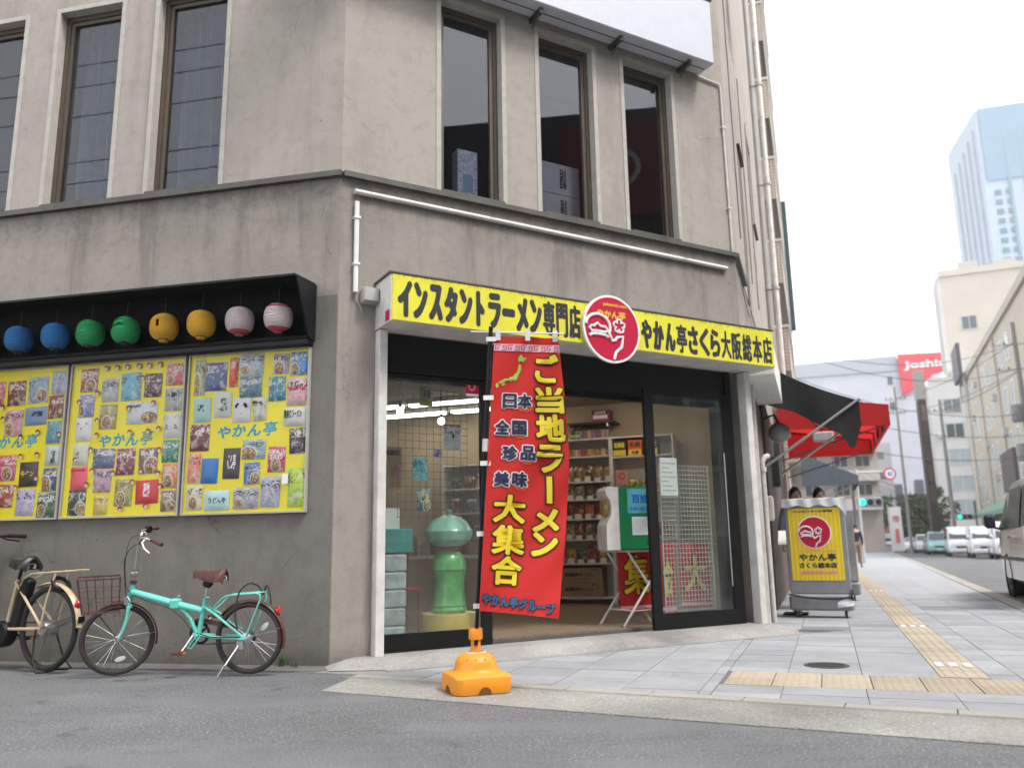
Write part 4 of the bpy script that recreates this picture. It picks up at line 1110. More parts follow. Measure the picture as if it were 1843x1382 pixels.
# ================================================================ inside the shop
TUBE = mat('fluorescent_tube', (1.0, 0.93, 0.80), 0.5, emit=4.2)
BULB = mat('bulb_glow', (1.0, 0.86, 0.62), 0.5, emit=12.0)
def tube_light(label, fr):
    t = T('ceiling_light', label, 'ceiling light', fr, 'fluorescent ceiling lights in the shop')
    put('housing', M().box(-0.62, 0.62, -0.09, 0.09, 0.03, 0.09), WHITE, t, fr)
    for y in (-0.045, 0.045): put('lamp_tube', M().tube([(-0.58,y,0.012),(0.58,y,0.012)], 0.016, 8), TUBE, t, fr)
for i, (x, y, lb) in enumerate(((1.7, 1.9, 'fluorescent ceiling light over the shelf wall, behind the banner'), (1.45, 4.65, 'fluorescent ceiling light in the nearer row, next to the black door stile'), (1.45, 5.95, 'fluorescent ceiling light in the nearer row, farther left'), (2.3, 4.3, 'fluorescent ceiling light in the farther row, next to the red sticker'), (2.3, 5.6, 'fluorescent ceiling light in the farther row, farther left'), (0.55, 1.1, 'added unseen ceiling light just inside the doorway, brightening the shelves'), (0.5, 2.6, 'added unseen ceiling light just inside the left door, brightening the shelves'))):  # last two tubes are added out of view, only to brighten the shelves
    tube_light(lb, FS @ mv(x, y, 3.19) @ rz(pi/2))
for i, (px_, o_, z, lb) in enumerate(((0.95, 1.4, 2.55, 'leftmost glowing round bulb behind the left glass door'), (1.25, 1.6, 2.52, 'second glowing round bulb from the left, behind the glass door'), (1.72, 1.5, 2.42, 'larger glowing round bulb behind the glass door, nearest the black stile'))):
    t = T('hanging_bulb', lb, 'light bulb', FC @ mv(px_, o_, z), 'bare bulbs hanging behind the left glass')
    put('bulb', M().ball((0,0,0), 0.04, 12, 8), BULB, t)
    put('socket', M().lathe([(0.016,0.03),(0.018,0.08),(0.0,0.085)], 10), BLACK, t)
    put('flex', M().tube([(0,0,0.08),(0,0,3.28-z)], 0.004, 5), BLACK, t)

# back wall shelving: x = along the wall (to the right), measured in the street frame; boards face the door
FK = FS @ mv(2.6, 0, 0) @ rz(-pi/2)          # local x = towards the street, local y = deeper, z up
def shelf(label, x0, x1, levels, top, depth=0.36):
    t = T('shelf_unit', label, 'shelf', FK @ mv((x0+x1)/2, 0, 0.1))
    for x in (x0, x1-0.025): put('side_panel', M().box(x, x+0.025, 0.0, depth, 0.1, top), SHELF_WHITE, t, FK)
    put('back_panel', M().box(x0+0.025, x1-0.025, depth-0.012, depth-0.002, 0.1, top), SHELF_WHITE, t, FK)
    for z in levels: put('shelf_board', M().box(x0+0.026, x1-0.026, -0.012, depth-0.013, z-0.022, z), SHELF_WHITE, t, FK)
    return t
LEV1 = [0.20, 0.715, 1.085, 1.40, 1.70, 1.98, 2.38, 2.66]
sh1 = shelf('tall white shelf unit of noodle packets behind the red banner', -3.32, -2.29, LEV1, 2.665)
LEV2 = [0.20, 0.66, 1.10, 1.80, 2.35, 2.66]
sh2 = shelf('white shelf unit of boxed noodles behind the green dispenser', -2.285, -1.30, LEV2, 2.665)
sh3 = shelf('long white shelf unit at the left behind the glass door', -5.2, -3.33, [0.20, 0.75, 1.15, 1.55, 1.95, 2.35], 2.38)
# packets on the shelves
ma, N, L, p = nodes_of('clear_packet')
tcn = N.new('ShaderNodeTexCoord'); oi = N.new('ShaderNodeObjectInfo')
rr = N.new('ShaderNodeMath'); rr.operation = 'MULTIPLY'; rr.inputs[1].default_value = 70; L.new(oi.outputs['Random'], rr.inputs[0])
def n4b(sc, det):
    n = N.new('ShaderNodeTexNoise'); n.noise_dimensions = '4D'; n.inputs['Scale'].default_value = 1; n.inputs['Detail'].default_value = det
    L.new(mapping(N, L, tcn.outputs['Generated'], sc), n.inputs['Vector']); L.new(rr.outputs[0], n.inputs['W'])
    return n.outputs[0]
c = mixc(N, L, mapr(N, L, n4b((5,2,5), 4), 0.45, 0.6, 0, 0.85), oi.outputs['Color'], (0.06, 0.04, 0.03))
c = mixc(N, L, mapr(N, L, n4b((6,2,7), 4), 0.56, 0.62, 0, 0.9), c, (0.6, 0.52, 0.42))
L.new(c, p.inputs['Base Color']); p.inputs['Roughness'].default_value = 0.18; p.inputs['Coat Weight'].default_value = 0.5
CLEARP = ma
bag = M().grid(lambda u, v: ((u-0.5)*(1-0.12*v**3), -0.35*max(0, (1-abs(2*u-1)**2.5)*(1-abs(2*v-1)**3)) - 0.04 + 0.06*sin(u*13+v*3)*sin(v*11), v), 6, 7)
bag.grid(lambda u, v: ((0.5-u)*(1-0.12*v**3), 0.35*max(0, (1-abs(2*u-1)**2.5)*(1-abs(2*v-1)**3)) - 0.04, v), 4, 4)
BAG = mesh_of('stand_bag', bag, CLEARP, True)
card = mesh_of('price_card', M().box(-0.5,0.5,-0.03,0.03,0,1), mat('price_card', (0.62,0.58,0.52), 0.6, var=0.3, vs=4))
def bag_on(x, z, w, h, d, col, label, group, cat='food packet', y=0.08):
    o = put('noodle_bag', BAG, None, None, FK @ mv(x, y, z) @ rz(random.uniform(-0.15,0.15)) @ Matrix.Diagonal((w, d, h, 1)))
    o.color = (*rgb(*col), 1)
    return tag(o, label, cat, group)
ROWS = [(0.715, 'lowest row of the shelf, above the cartons', [(180,60,90),(190,150,60),(150,40,40),(60,60,140),(200,180,150),(90,80,60)]),
        (1.085, 'second row up on the shelf', [(110,90,60),(60,110,70),(160,140,90),(140,60,40),(120,90,60)]),
        (1.40, 'third row up on the shelf', [(150,60,35),(190,80,40),(160,110,60),(130,50,35)]),
        (1.70, 'fourth row up on the shelf, level with the dispenser top', [(110,85,60),(130,110,80),(100,75,50),(150,130,90)]),
        (1.98, 'fifth row up on the shelf, glinting under the lamps', [(130,95,50),(110,80,50),(150,110,60),(170,130,60)])]
for z, lb, cols in ROWS:
    rn = random.Random(int(z*100)); x = -3.22; k_ = 0
    while x < -2.40:
        w = rn.uniform(0.135, 0.165); h = rn.uniform(0.225, 0.265)
        cc = rn.choice(cols); k_ += 1
        bag_on(x+w/2, z, w, h, 0.07, cc, '%s noodle packet, %s in the %s' % (hue(cc), ORD[k_-1], lb.split(',')[0]), 'noodle packets, %s' % lb)
        cw = w*rn.uniform(0.6, 0.8)
        pc = put('price_card', card, None, sh1, FK @ mv(x+w/2+rn.uniform(-.01,.01), -0.002, z+0.002) @ Matrix.Diagonal((cw, 0.06, rn.choice((0.055,0.075)), 1)))
        x += w + rn.uniform(0.004, 0.03)
# cups on the second shelf from the top
CUPM = mat('cup_print', (0.5,0.5,0.5), 0.45, objcol=True, var=0.35, vs=30)
cup = mesh_of('noodle_cup', M().lathe([(0.0,0),(0.038,0),(0.05,0.105),(0.052,0.11),(0.0,0.112)], 14), CUPM, True)
for i in range(8):
    o = put('noodle_cup', cup, None, None, FK @ mv(-3.2+0.112*i, 0.09, 2.38)); o.color = (*rgb(*[(170,60,60),(190,150,60),(180,110,60),(200,170,140)][i % 4]), 1)
    tag(o, 'noodle cup on the upper shelf under the bottles, %s' % ORD[i], 'noodle cup', 'noodle cups on the upper shelf')
for i in range(7):
    o = put('noodle_cup', cup, None, None, FK @ mv(-2.80+0.075*i, 0.10+0.02*(i % 2), 2.66) @ Matrix.Diagonal((0.9,0.9,1.3,1))); o.color = (*rgb(*[(150,120,130),(120,100,130),(180,150,120)][i % 3]), 1)
    tag(o, 'tall noodle cup on the shelf unit top beside the green bottles, %s' % ORD[i], 'noodle cup', 'tall noodle cups on top of the shelf unit')
BOTTLE = mat('green_bottle', (0.015,0.16,0.035), 0.1, coat=0.5)
for x_, lb in ((-2.92, 'left of the two dark green bottles on top of the shelf'), (-2.82, 'right of the two dark green bottles on top of the shelf')):
    t = T('green_bottle', lb, 'bottle', FK @ mv(x_, 0.1, 2.66), 'green bottles on the shelf top')
    put('body', M().lathe([(0,0),(0.04,0),(0.042,0.02),(0.042,0.10),(0.018,0.15),(0.014,0.185)], 14), BOTTLE, t, smooth=True)
    put('cap', M().lathe([(0.015,0.185),(0.016,0.20),(0,0.202)], 10), STEEL, t)
    put('label_band', M().lathe([(0.0425,0.035),(0.0425,0.085)], 14), mat('bottle_label', (0.5,0.5,0.3), 0.6), t)
# wall shelf near the ceiling with a box
ws = T('wall_shelf', 'dark narrow wall shelf just under the shop ceiling', 'shelf', FK @ mv(-2.65, 0.3, 2.94))
put('board', M().box(-3.1, -2.22, 0.12, 0.49, 2.92, 2.945), mat('dark_shelf', (0.05,0.03,0.025), 0.6), ws, FK)
for x_ in (-3.0, -2.35): put('bracket', M().box(x_-0.012, x_+0.012, 0.14, 0.488, 2.87, 2.919), STEEL, ws, FK)
bx = T('gift_box', 'crimson and white gift box on the high dark shelf', 'box', FK @ mv(-2.5, 0.3, 2.945))
put('box_body', M().bevbox(-2.62, -2.32, 0.2, 0.40, 2.946, 3.15, 0.005), mat('gift_crimson', (0.25,0.03,0.06), 0.5, var=0.3, vs=8), bx, FK)
put('print', text(M().box(-2.60,-2.36,0.197,0.1995,3.0,3.06), 'えびそば', -2.48, 3.1, 0.18, 0.05, 0.002, 0.1985), WHITE_INK, bx, FK)
# cartons at the bottom
KRAFT = mat('kraft_board', (0.30,0.20,0.115), 0.85, var=0.08, bump=0.1)
for k, lb in ((0, 'lower brown noodle carton at the foot of the shelf'), (1, 'upper brown noodle carton at the foot of the shelf')):
    z = 0.205 + 0.222*k
    t = T('carton', lb, 'carton', FK @ mv(-2.88, 0.15, z), 'stacked brown cartons at the foot of the shelf')
    put('box_body', M().bevbox(-3.24, -2.50-0.03*k*0, 0.015, 0.33, z, z+0.216, 0.004), KRAFT, t, FK)
    put('lettering', text(M(), '新福菜肉ラーメン', -2.87, z+0.115, 0.46, 0.062, 0.003, 0.0135), INK, t, FK)
    put('small_print', text(text(M(), '新福菜肉拉麺株式会社', -2.84, z+0.045, 0.3, 0.022, 0, 0.0135), '要冷蔵', -2.62, z+0.185, 0.1, 0.022, 0.001, 0.0135), DKBROWN_INK, t, FK)
    put('tape', M().box(-3.2405, -2.4995, 0.155, 0.19, z+0.2162, z+0.2168), mat('tape', (0.4,0.3,0.2), 0.3), t, FK)
# right-hand unit: boxed noodles
for i, (x_, c, tx) in enumerate(((-2.15,(40,50,35),'北海道'), (-1.90,(215,90,40),'札幌'), (-1.65,(38,50,34),'みそ'))):
    t = T('noodle_box', ['dark green and yellow noodle box on the right shelf, left of the orange one', 'orange noodle box on the right shelf', 'dark green and yellow noodle box on the right shelf, by the door stile'][i], 'box', FK @ mv(x_, 0.05, 2.35), 'boxes of noodles on the upper right shelf')
    put('box_body', M().bevbox(x_-0.112, x_+0.112, 0.03, 0.2, 2.351, 2.60, 0.004), mat('noodle_box_%d' % (i % 2), rgb(*c), 0.5), t, FK)
    put('band', M().box(x_-0.1, x_+0.1, 0.027, 0.0295, 2.365, 2.45), YELLOW_INK, t, FK)
    put('lettering', text(text(M(), tx, x_, 2.53, 0.17, 0.085, 0.004, 0.029), '大吉', x_, 2.405, 0.12, 0.06, 0.004, 0.026), YELLOW_INK if i != 1 else DKBROWN_INK, t, FK)
pp = T('shelf_poster', 'salmon pink poster card standing on the right shelf', 'poster', FK @ mv(-2.12, 0.05, 1.80))
put('card', M().box(-2.22, -2.03, 0.02, 0.024, 1.801, 2.13), mat('salmon_card', (0.55,0.26,0.22), 0.6, var=0.12, vs=10), pp, FK)
put('lettering', text(text(M(), 'えんしゅう', -2.125, 1.90, 0.15, 0.05, 0.002, 0.0185), '○', -2.125, 2.04, 0.11, 0.11, 0.004, 0.0185), PINKRED, pp, FK)
rn = random.Random(3)
for i in range(4):
    bag_on(-1.97+0.15*i, 1.80, 0.13, 0.19, 0.07, [(190,160,50),(150,150,60),(220,150,50),(210,120,40)][i], 'bright packet on the shelf beside the salmon card, %s' % ORD[i], 'packets beside the salmon card')
for i in range(5):
    bag_on(-2.2+0.19*i, 1.10, 0.16, 0.22, 0.07, [(200,110,80),(180,80,60),(190,170,150),(170,60,60),(150,120,80)][i], 'packet on the lower right shelf behind the dispenser, %s' % ORD[i], 'packets behind the dispenser')
bc = T('blue_carton', 'small bright blue carton on the low right shelf under the table', 'carton', FK @ mv(-2.1, 0.1, 0.66))
put('box_body', M().bevbox(-2.24, -1.98, 0.03, 0.25, 0.661, 0.90, 0.004), mat('carton_blue', (0.04,0.2,0.42), 0.5), bc, FK)
put('lettering', text(M(), 'やかん', -2.11, 0.80, 0.18, 0.06, 0.003, 0.0275), WHITE_INK, bc, FK)
# goods seen through the left door
GOODS = [(0.75,'lowest'),(1.15,'second'),(1.55,'third'),(1.95,'fourth')]
for z, nm in GOODS:
    rn = random.Random(int(z*77)); x = -5.1; k_ = 0
    while x < -3.5:
        w = rn.uniform(0.15, 0.26)
        k_ += 1; cc = rn.choice([(190,120,60),(120,60,50),(190,180,160),(70,90,80),(150,60,60),(200,170,110),(110,100,140)])
        bag_on(x+w/2, z, w, rn.uniform(0.18,0.28), 0.1, cc if True else rn.choice([(190,120,60),(120,60,50),(190,180,160),(70,90,80),(150,60,60),(200,170,110),(110,100,140)]), '%s bag, %s on the %s board of the left shelf' % (hue(cc), ORD[k_-1], nm), 'goods on the %s board of the left shelf' % nm)
        x += w + rn.uniform(0.01, 0.05)
# wooden crates and a display counter behind the left pane
ct = T('display_counter', 'low wooden display counter with goods behind the left glass', 'counter', FC @ mv(1.6, 2.4, 0.1))
put('body', M().box(0.7, 2.6, 2.2, 2.8, 0.1, 0.85), mat('counter_wood', (0.34,0.23,0.13), 0.6, var=0.1), ct, FC)
put('top', M().box(0.66, 2.64, 2.16, 2.84, 0.852, 0.89), SHELF_WHITE, ct, FC)
for i in range(9):
    rn = random.Random(i)
    o = put('goods_box', M().bevbox(-0.09, 0.09, -0.07, 0.07, 0, rn.uniform(0.12,0.3), 0.004), mat('goods_%d' % (i % 4), [(0.45,0.2,0.1),(0.5,0.42,0.3),(0.1,0.1,0.12),(0.4,0.08,0.1)][i % 4], 0.5, var=0.3, vs=12), None, FC @ mv(0.78+0.22*i, 2.4+0.06*(i % 2), 0.892) @ rz(rn.uniform(-.2,.2)))
    tag(o, '%s goods box on the counter behind the left glass, %s' % (['brown','beige','black','red'][i % 4], ORD[i]), 'box', 'boxes on the display counter')
# posters on the left
ps = T('wall_poster', 'beige poster with black writing on the left behind the glass door', 'poster', FC @ mv(0.75, 1.0, 1.55))
put('sheet', M().box(0.56, 1.02, 0.95, 0.954, 1.58, 2.02), mat('poster_beige', (0.62,0.45,0.30), 0.7, var=0.12, vs=5), ps, FC)
put('figure_print', M().prism([(0.88,1.60),(1.0,1.60),(0.99,1.78),(0.95,1.84),(0.90,1.78)], 0.9485, 0.9495), mat('poster_orange', (0.55,0.27,0.13), 0.7), ps, FC)
put('lettering', text(text(text(M(), 'らーめん再遊記', 0.79, 1.96, 0.42, 0.06, 0.003, 0.948), '沢', 0.72, 1.80, 0.15, 0.15, 0.006, 0.948), '芹', 0.61, 1.80, 0.08, 0.15, 0.006, 0.948), INK, ps, FC)
# wire grid behind the left door with packets hung on it
WIREB = mat('black_wire', (0.02,0.02,0.02), 0.5)
gp = T('wire_grid', 'black wire grid hung behind the left glass door', 'wire grid', FC @ mv(1.1, 0.40, 1.25))
for k in range(11): put('wire', M().tube([(0.76+0.075*k,0.40,1.26),(0.76+0.075*k,0.40,2.56)], 0.0022, 5), WIREB, gp, FC)
for k in range(18): put('wire', M().tube([(0.75,0.406,1.27+0.075*k),(1.52,0.406,1.27+0.075*k)], 0.0022, 5), WIREB, gp, FC)
def hung(label, x, z, w, h, col, words=None, im=None):
    t = T('hanging_packet', label, 'food packet', FC @ mv(x, 0.37, z), 'packets hung on the black wire grid')
    o = put('bag', PACK, None, t, FC @ mv(x, 0.375, z) @ Matrix.Diagonal((w, 1.2, h, 1))); o.color = (*rgb(*col), 1)
    put('hook', M().tube([(x,0.395,z+h/2-0.01),(x,0.39,z+h/2+0.05),(x,0.405,z+h/2+0.06)], 0.003, 5), STEEL, t, FC)
    if words: put('lettering', text(M(), words, x, z+0.02, w*0.6, h*0.45, 0.002, 0.350), im, t, FC)
hung('yellow green packet hung highest on the black grid', 1.04, 2.47, 0.145, 0.20, (150,150,20), '辛麺', DKBROWN_INK)
hung('pale teal packet hung on the black grid', 0.98, 1.74, 0.155, 0.23, (95,190,190), 'しお', TEAL_INK)
hung('dark teal packet hung lowest on the black grid', 1.02, 1.44, 0.145, 0.22, (25,85,105), 'ごま', YELLOW_INK)
hung('small blue packet hung between the teal packet and the stile on the black grid', 1.17, 1.90, 0.085, 0.075, (60,85,150))
hp = T('hanging_packet', 'white packet with a small drawn face hung on the black grid', 'food packet', FC @ mv(1.33, 0.37, 2.07), 'packets hung on the black wire grid')
o = put('bag', PACK, None, hp, FC @ mv(1.33, 0.375, 2.07) @ Matrix.Diagonal((0.19,1.2,0.25,1))); o.color = (*rgb(195,200,205), 1)
f = M().lathe([(0,0),(0.015,0)], 12, 0, mv(1.33,0.349,2.08) @ Matrix.Diagonal((1,1,1.6,1)) @ rx(pi/2))
f.box(1.27,1.30,0.3488,0.3498,2.115,2.12).box(1.36,1.39,0.3488,0.3498,2.115,2.12).box(1.317,1.343,0.3488,0.3498,2.035,2.04)
put('face_print', f, DKBROWN_INK, hp, FC)
put('band', M().box(1.24,1.42,0.366,0.369,2.175,2.20), PINKRED, hp, FC)
put('hook', M().tube([(1.33,0.395,2.18),(1.33,0.39,2.24),(1.33,0.405,2.25)], 0.003, 5), STEEL, hp, FC)
# yellow plinth with a green figure (a plain rounded shape)
GREEN_A = mat('glazed_green', (0.12,0.42,0.13), 0.3, coat=0.35, var=0.30, vs=7, bump=0.15, bs=25)
GREEN_B = mat('glazed_pale_green', (0.24,0.48,0.37), 0.3, coat=0.4, var=0.25, vs=7, bump=0.15, bs=25)
pf = FC @ mv(1.33, 0.46, 0.10)
pl = T('plinth', 'round tapered yellow plinth under the green figure', 'plinth', pf)
put('drum', M().lathe([(0,0),(0.30,0),(0.295,0.03),(0.275,0.235),(0.27,0.25),(0,0.25)], 32), mat('plinth_yellow', (0.50,0.36,0.06), 0.5, var=0.12), pl, smooth=True)
put('rim_line', M().lathe([(0.2965,0.05),(0.2985,0.05),(0.2965,0.056),(0.2945,0.056)], 32, closed=True), DKBROWN_INK, pl)
gf = T('green_figure', 'plain glazed green figure with a pale rounded head on the yellow plinth', 'figure', pf @ mv(0,0,0.25))
put('body', M().lathe([(0,0.002),(0.165,0.002),(0.178,0.03),(0.165,0.06),(0.172,0.075),(0.165,0.09),(0.155,0.17),(0.15,0.30),(0.165,0.40),(0.176,0.415),(0.17,0.43),(0.172,0.47),(0.14,0.55),(0.09,0.60),(0.085,0.63)], 28), GREEN_A, gf, smooth=True, angle=25)
put('head', M().lathe([(0.085,0.625),(0.15,0.65),(0.215,0.70),(0.236,0.76),(0.238,0.785),(0.23,0.80),(0.225,0.805),(0.19,0.87),(0.12,0.925),(0.05,0.94),(0.03,0.95),(0.03,0.97),(0.04,0.985),(0.03,1.0),(0,1.005)], 30), GREEN_B, gf, smooth=True, angle=25)
put('collar', M().lathe([(0.09,0.60),(0.105,0.605),(0.105,0.625),(0.09,0.63)], 24, closed=True), mat('ribbon_red', (0.4,0.04,0.03), 0.3), gf)
# left: pale paper rolls in a plastic bag, teal box, red stool
rl = T('paper_stack', 'tall stack of pale paper sleeves standing at the left inside the door', 'paper stack', FC @ mv(0.72, 0.5, 0.1))
for k in range(5): put('sleeve', M().bevbox(0.60, 0.83, 0.35, 0.60, 0.10+0.165*k, 0.258+0.165*k, 0.012, 0, mv(random.uniform(-.012,.012),0,0)), mat('pale_sleeve', (0.40,0.46,0.47), 0.35, var=0.35, vs=9, rnd=0.15), rl, FC)
tb = T('teal_box', 'teal display box on the paper stack at the left', 'box', FC @ mv(0.75, 0.5, 0.93))
put('box_body', M().bevbox(0.55, 0.92, 0.4, 0.68, 0.935, 1.16, 0.006), mat('teal_card', (0.02,0.24,0.22), 0.5, var=0.2), tb, FC)
put('card', M().box(0.66, 0.80, 0.45, 0.455, 1.161, 1.36), WHITE, tb, FC)
rs = T('red_stool', 'red metal folding stool behind the left glass', 'stool', FC @ mv(1.15, 1.3, 0.1))
REDM = mat('red_metal', (0.38,0.03,0.035), 0.4)
put('seat', M().bevbox(0.9, 1.35, 1.2, 1.55, 0.52, 0.56, 0.01), REDM, rs, FC)
put('backrest', M().bevbox(0.95, 1.3, 1.53, 1.56, 0.72, 0.92, 0.01), BLACK, rs, FC)
for a, b in ((0.92,1.22),(1.33,1.22),(0.92,1.53),(1.33,1.53)): put('leg', M().tube([(a,b,0.1),(a,b,0.92 if b > 1.4 else 0.52)], 0.012, 6), REDM, rs, FC)
put('rail', M().tube([(0.92,1.22,0.3),(1.33,1.22,0.3)], 0.01, 6), REDM, rs, FC)
sk = T('window_sticker', 'small red square sticker on the left glass door', 'sticker', FC @ mv(1.40, 0.055, 2.45))
put('sheet', M().box(1.33, 1.475, 0.0575, 0.0590, 2.47, 2.60), PINKRED, sk, FC)
put('white_strip', M().box(1.332, 1.473, 0.0560, 0.0590, 2.445, 2.469), WHITE_INK, sk, FC)
put('ring', M().lathe([(0.030,0),(0.036,0),(0.036,0.001),(0.030,0.001)], 20, 0, mv(1.40,0.0570,2.54) @ rx(pi/2), closed=True), WHITE_INK, sk, FC)

# ---------------------------------------------------------------- folding table with the green dispenser
WT = mat('white_tube', (0.66,0.64,0.62), 0.35)
tf = FC @ mv(3.80, 0.62, 0.10)
tbl = T('folding_table', 'small white folding table with crossed legs in the doorway', 'table', tf)
put('tabletop', M().bevbox(-0.34, 0.36, -0.26, 0.26, 0.795, 0.82, 0.008), WHITE_OLD, tbl)
for y in (-0.22, 0.22):
    put('leg', M().tube([(-0.40,y,0.0),(0.26,y,0.79)], 0.014, 8), WT, tbl, smooth=True)
    put('leg', M().tube([(0.30,y*0.9,0.0),(-0.28,y*0.9,0.79)], 0.014, 8), WT, tbl, smooth=True)
put('cross_bar', M().tube([(-0.27,-0.2,0.16),(-0.27,0.2,0.16)], 0.009, 6), WT, tbl)
put('cross_bar', M().tube([(0.18,-0.18,0.16),(0.18,0.18,0.16)], 0.009, 6), WT, tbl)
put('brace', M().tube([(-0.27,-0.21,0.16),(0.19,-0.2,0.16)], 0.006, 6), WT, tbl)
df = tf @ mv(-0.33, -0.06, 0.82) @ rz(radians(-20))
dsp = T('dispenser_box', 'green and white dispenser box with papers taped on its front, on the folding table', 'dispenser', df)
prof_ = [(-0.15,0.0),(0.0,0.0),(0.0,0.69),(-0.12,0.70),(-0.15,0.66),(-0.14,0.60),(-0.10,0.55),(-0.085,0.47),(-0.09,0.39),(-0.12,0.33),(-0.15,0.27)]
put('white_shell', M().prism(prof_, -0.20, 0.20), WHITE_OLD, dsp, df @ rz(0.0) @ mv(-0.02,0,0))
put('knob_disc', M().lathe([(0,0),(0.11,0),(0.12,0.02),(0.09,0.06),(0,0.065)], 20, 0, mv(-0.10,-0.0,0.47) @ ry(-pi/2)), mat('brass_yellow', (0.4,0.3,0.1), 0.35, 0.3), dsp, smooth=True)
put('green_front', M().bevbox(-0.018, 0.38, -0.215, 0.205, 0.0, 0.695, 0.015), mat('dispenser_green', (0.008,0.19,0.062), 0.35), dsp)
put('top_slot', M().box(0.05, 0.3, -0.1, 0.1, 0.695, 0.71), BLACK, dsp)
put('blue_notice', M().box(0.075, 0.365, -0.2185, -0.2155, 0.40, 0.67), mat('notice_blue', (0.10,0.40,0.50), 0.5, var=0.15, vs=6), dsp)
put('lettering', text(text(M(), '百姓', 0.225, 0.56, 0.20, 0.10, 0.005, -0.2195), 'なまたまご', 0.2, 0.45, 0.2, 0.04, 0.002, -0.2195), mat('marker_blue', (0.01,0.12,0.5), 0.6), dsp)
put('white_notice', M().box(0.12, 0.345, -0.2185, -0.2155, 0.16, 0.36), WHITE, dsp)
nt_ = M()
for k in range(9): nt_.box(0.135, 0.135+random.uniform(0.12,0.195), -0.2195, -0.2188, 0.185+0.018*k, 0.189+0.018*k)
put('small_print', nt_, GREYBOX, dsp)['kind'] = 'stuff'
put('lock', M().lathe([(0,0),(0.018,0),(0.018,0.012),(0,0.014)], 14, 0, mv(0.30,-0.216,0.085) @ rx(pi/2)), mat('brass', (0.6,0.45,0.2), 0.25, 0.9), dsp)
# white wire grid stand behind the right door, with folded banners
WIREW = mat('white_wire', (0.66,0.66,0.64), 0.4)
wg = T('wire_grid', 'white wire grid stand behind the right glass door', 'wire grid', FC @ mv(4.2, 0.22, 0.2))
for k in range(16): put('wire', M().tube([(3.86+0.047*k,0.22,0.24),(3.86+0.047*k,0.22,1.86)], 0.0035, 5), WIREW, wg, FC)
for k in range(32): put('wire', M().tube([(3.855,0.227,0.25+0.052*k),(4.575,0.227,0.25+0.052*k)], 0.0032, 5), WIREW, wg, FC)
put('rim', M().tube([(3.85,0.22,0.11),(3.85,0.22,1.865),(4.58,0.22,1.865),(4.58,0.22,0.11)], 0.006, 6), WIREW, wg, FC)
def folded(label, x0, x1, z0, z1, y, ch, rot=0.0):
    f0 = FC @ mv((x0+x1)/2, y, 0) @ rz(rot)
    t = T('folded_banner', label, 'banner', FC @ mv((x0+x1)/2, y, z0))
    w = (x1-x0)/2
    put('cloth', M().grid(lambda u, v: (-w+2*w*u, 0.015*sin(u*9+v*3), z0+(z1-z0)*v), 12, 6), RED_CLOTH, t, f0, smooth=True)
    sh = lambda X, Z, Y: (X, Y+0.015*sin((X+w)/(2*w)*9+(Z-z0)/(z1-z0)*3), Z)
    put('outline', text(M(), ch, 0, z0+(z1-z0)*0.52, 2*w*0.8, (z1-z0)*0.6, 0.025, -0.006, shape=sh), DKBROWN_INK, t, f0)
    put('lettering', text(M(), ch, 0, z0+(z1-z0)*0.52, 2*w*0.8-0.03, (z1-z0)*0.6-0.03, 0.011, -0.012, shape=sh), YELLOW_INK, t, f0)
    put('key_band', M().grid(lambda u, v: (-w+2*w*u, 0.015*sin(u*9)-0.004, z0+0.03+0.035*v), 12, 1), PINK_INK, t, f0)
folded('folded red banner with a yellow character under the table, left of the door stile', 3.62, 4.12, 0.22, 1.02, 0.75, '集')
folded('folded red banner with a yellow character behind the white grid', 3.82, 4.10, 0.22, 1.0, 0.30, '合', 0.2)
folded('folded red banner with a dark character at the right end behind the glass', 4.28, 4.66, 0.25, 1.0, 0.42, '大', -0.25)
for k, (x0, z0, w, h, c, lb) in enumerate(((3.70,1.50,0.24,0.42,(0.55,0.56,0.56),'white notice sheet taped inside the right glass door'),)):
    nt = T('notice', lb, 'notice', FC @ mv(x0+w/2, 0.02, z0))
    put('sheet', M().box(x0, x0+w, 0.0165, 0.019, z0, z0+h), WHITE, nt, FC)
    ln_ = M()
    for q in range(7): ln_.box(x0+0.02, x0+w-0.02-0.05*(q % 3), 0.0160, 0.0164, z0+0.05+0.05*q, z0+0.064+0.05*q)
    put('small_print', ln_, GREYBOX, nt, FC)['kind'] = 'stuff'
cr = T('checkout_counter', 'pale checkout counter at the right inside the shop', 'counter', FS @ mv(1.9, 1.0, 0.1))
put('body', M().box(1.2, 2.5, 0.5, 1.25, 0.1, 0.95), SHELF_WHITE, cr, FS)
put('top', M().box(1.17, 2.53, 0.46, 1.29, 0.952, 0.985), WHITE, cr, FS)
# cartons and papers in the upper windows
for k in range(2):
    t = T('carton', ['lower white carton stacked inside the middle upper window', 'upper white carton stacked inside the middle upper window'][k], 'carton', FC @ mv(2.6, 0.4, 4.56+0.38*k), 'cartons in the middle upper window')
    put('box_body', M().bevbox(2.27, 2.95, 0.30, 0.62, 4.56+0.38*k, 4.935+0.38*k, 0.005), mat('carton_white', (0.5,0.47,0.44), 0.8, var=0.06), t, FC)
    put('lettering', text(M(), '屋久島', 2.72, 4.76+0.38*k, 0.09, 0.26, 0.003, 0.2985), INK, t, FC)
t = T('speckled_box', 'white speckled box standing in the left upper window of the cut corner', 'box', FC @ mv(1.47, 0.36, 4.56))
put('box_body', M().bevbox(1.36, 1.60, 0.28, 0.42, 4.56, 5.20, 0.005), mat('speckled_white', (0.55,0.56,0.58), 0.6, var=0.55, vs=45), t, FC)
put('blue_patch', M().box(1.42, 1.54, 0.277, 0.2795, 4.72, 4.92), mat('patch_blue', (0.25,0.36,0.42), 0.6), t, FC)
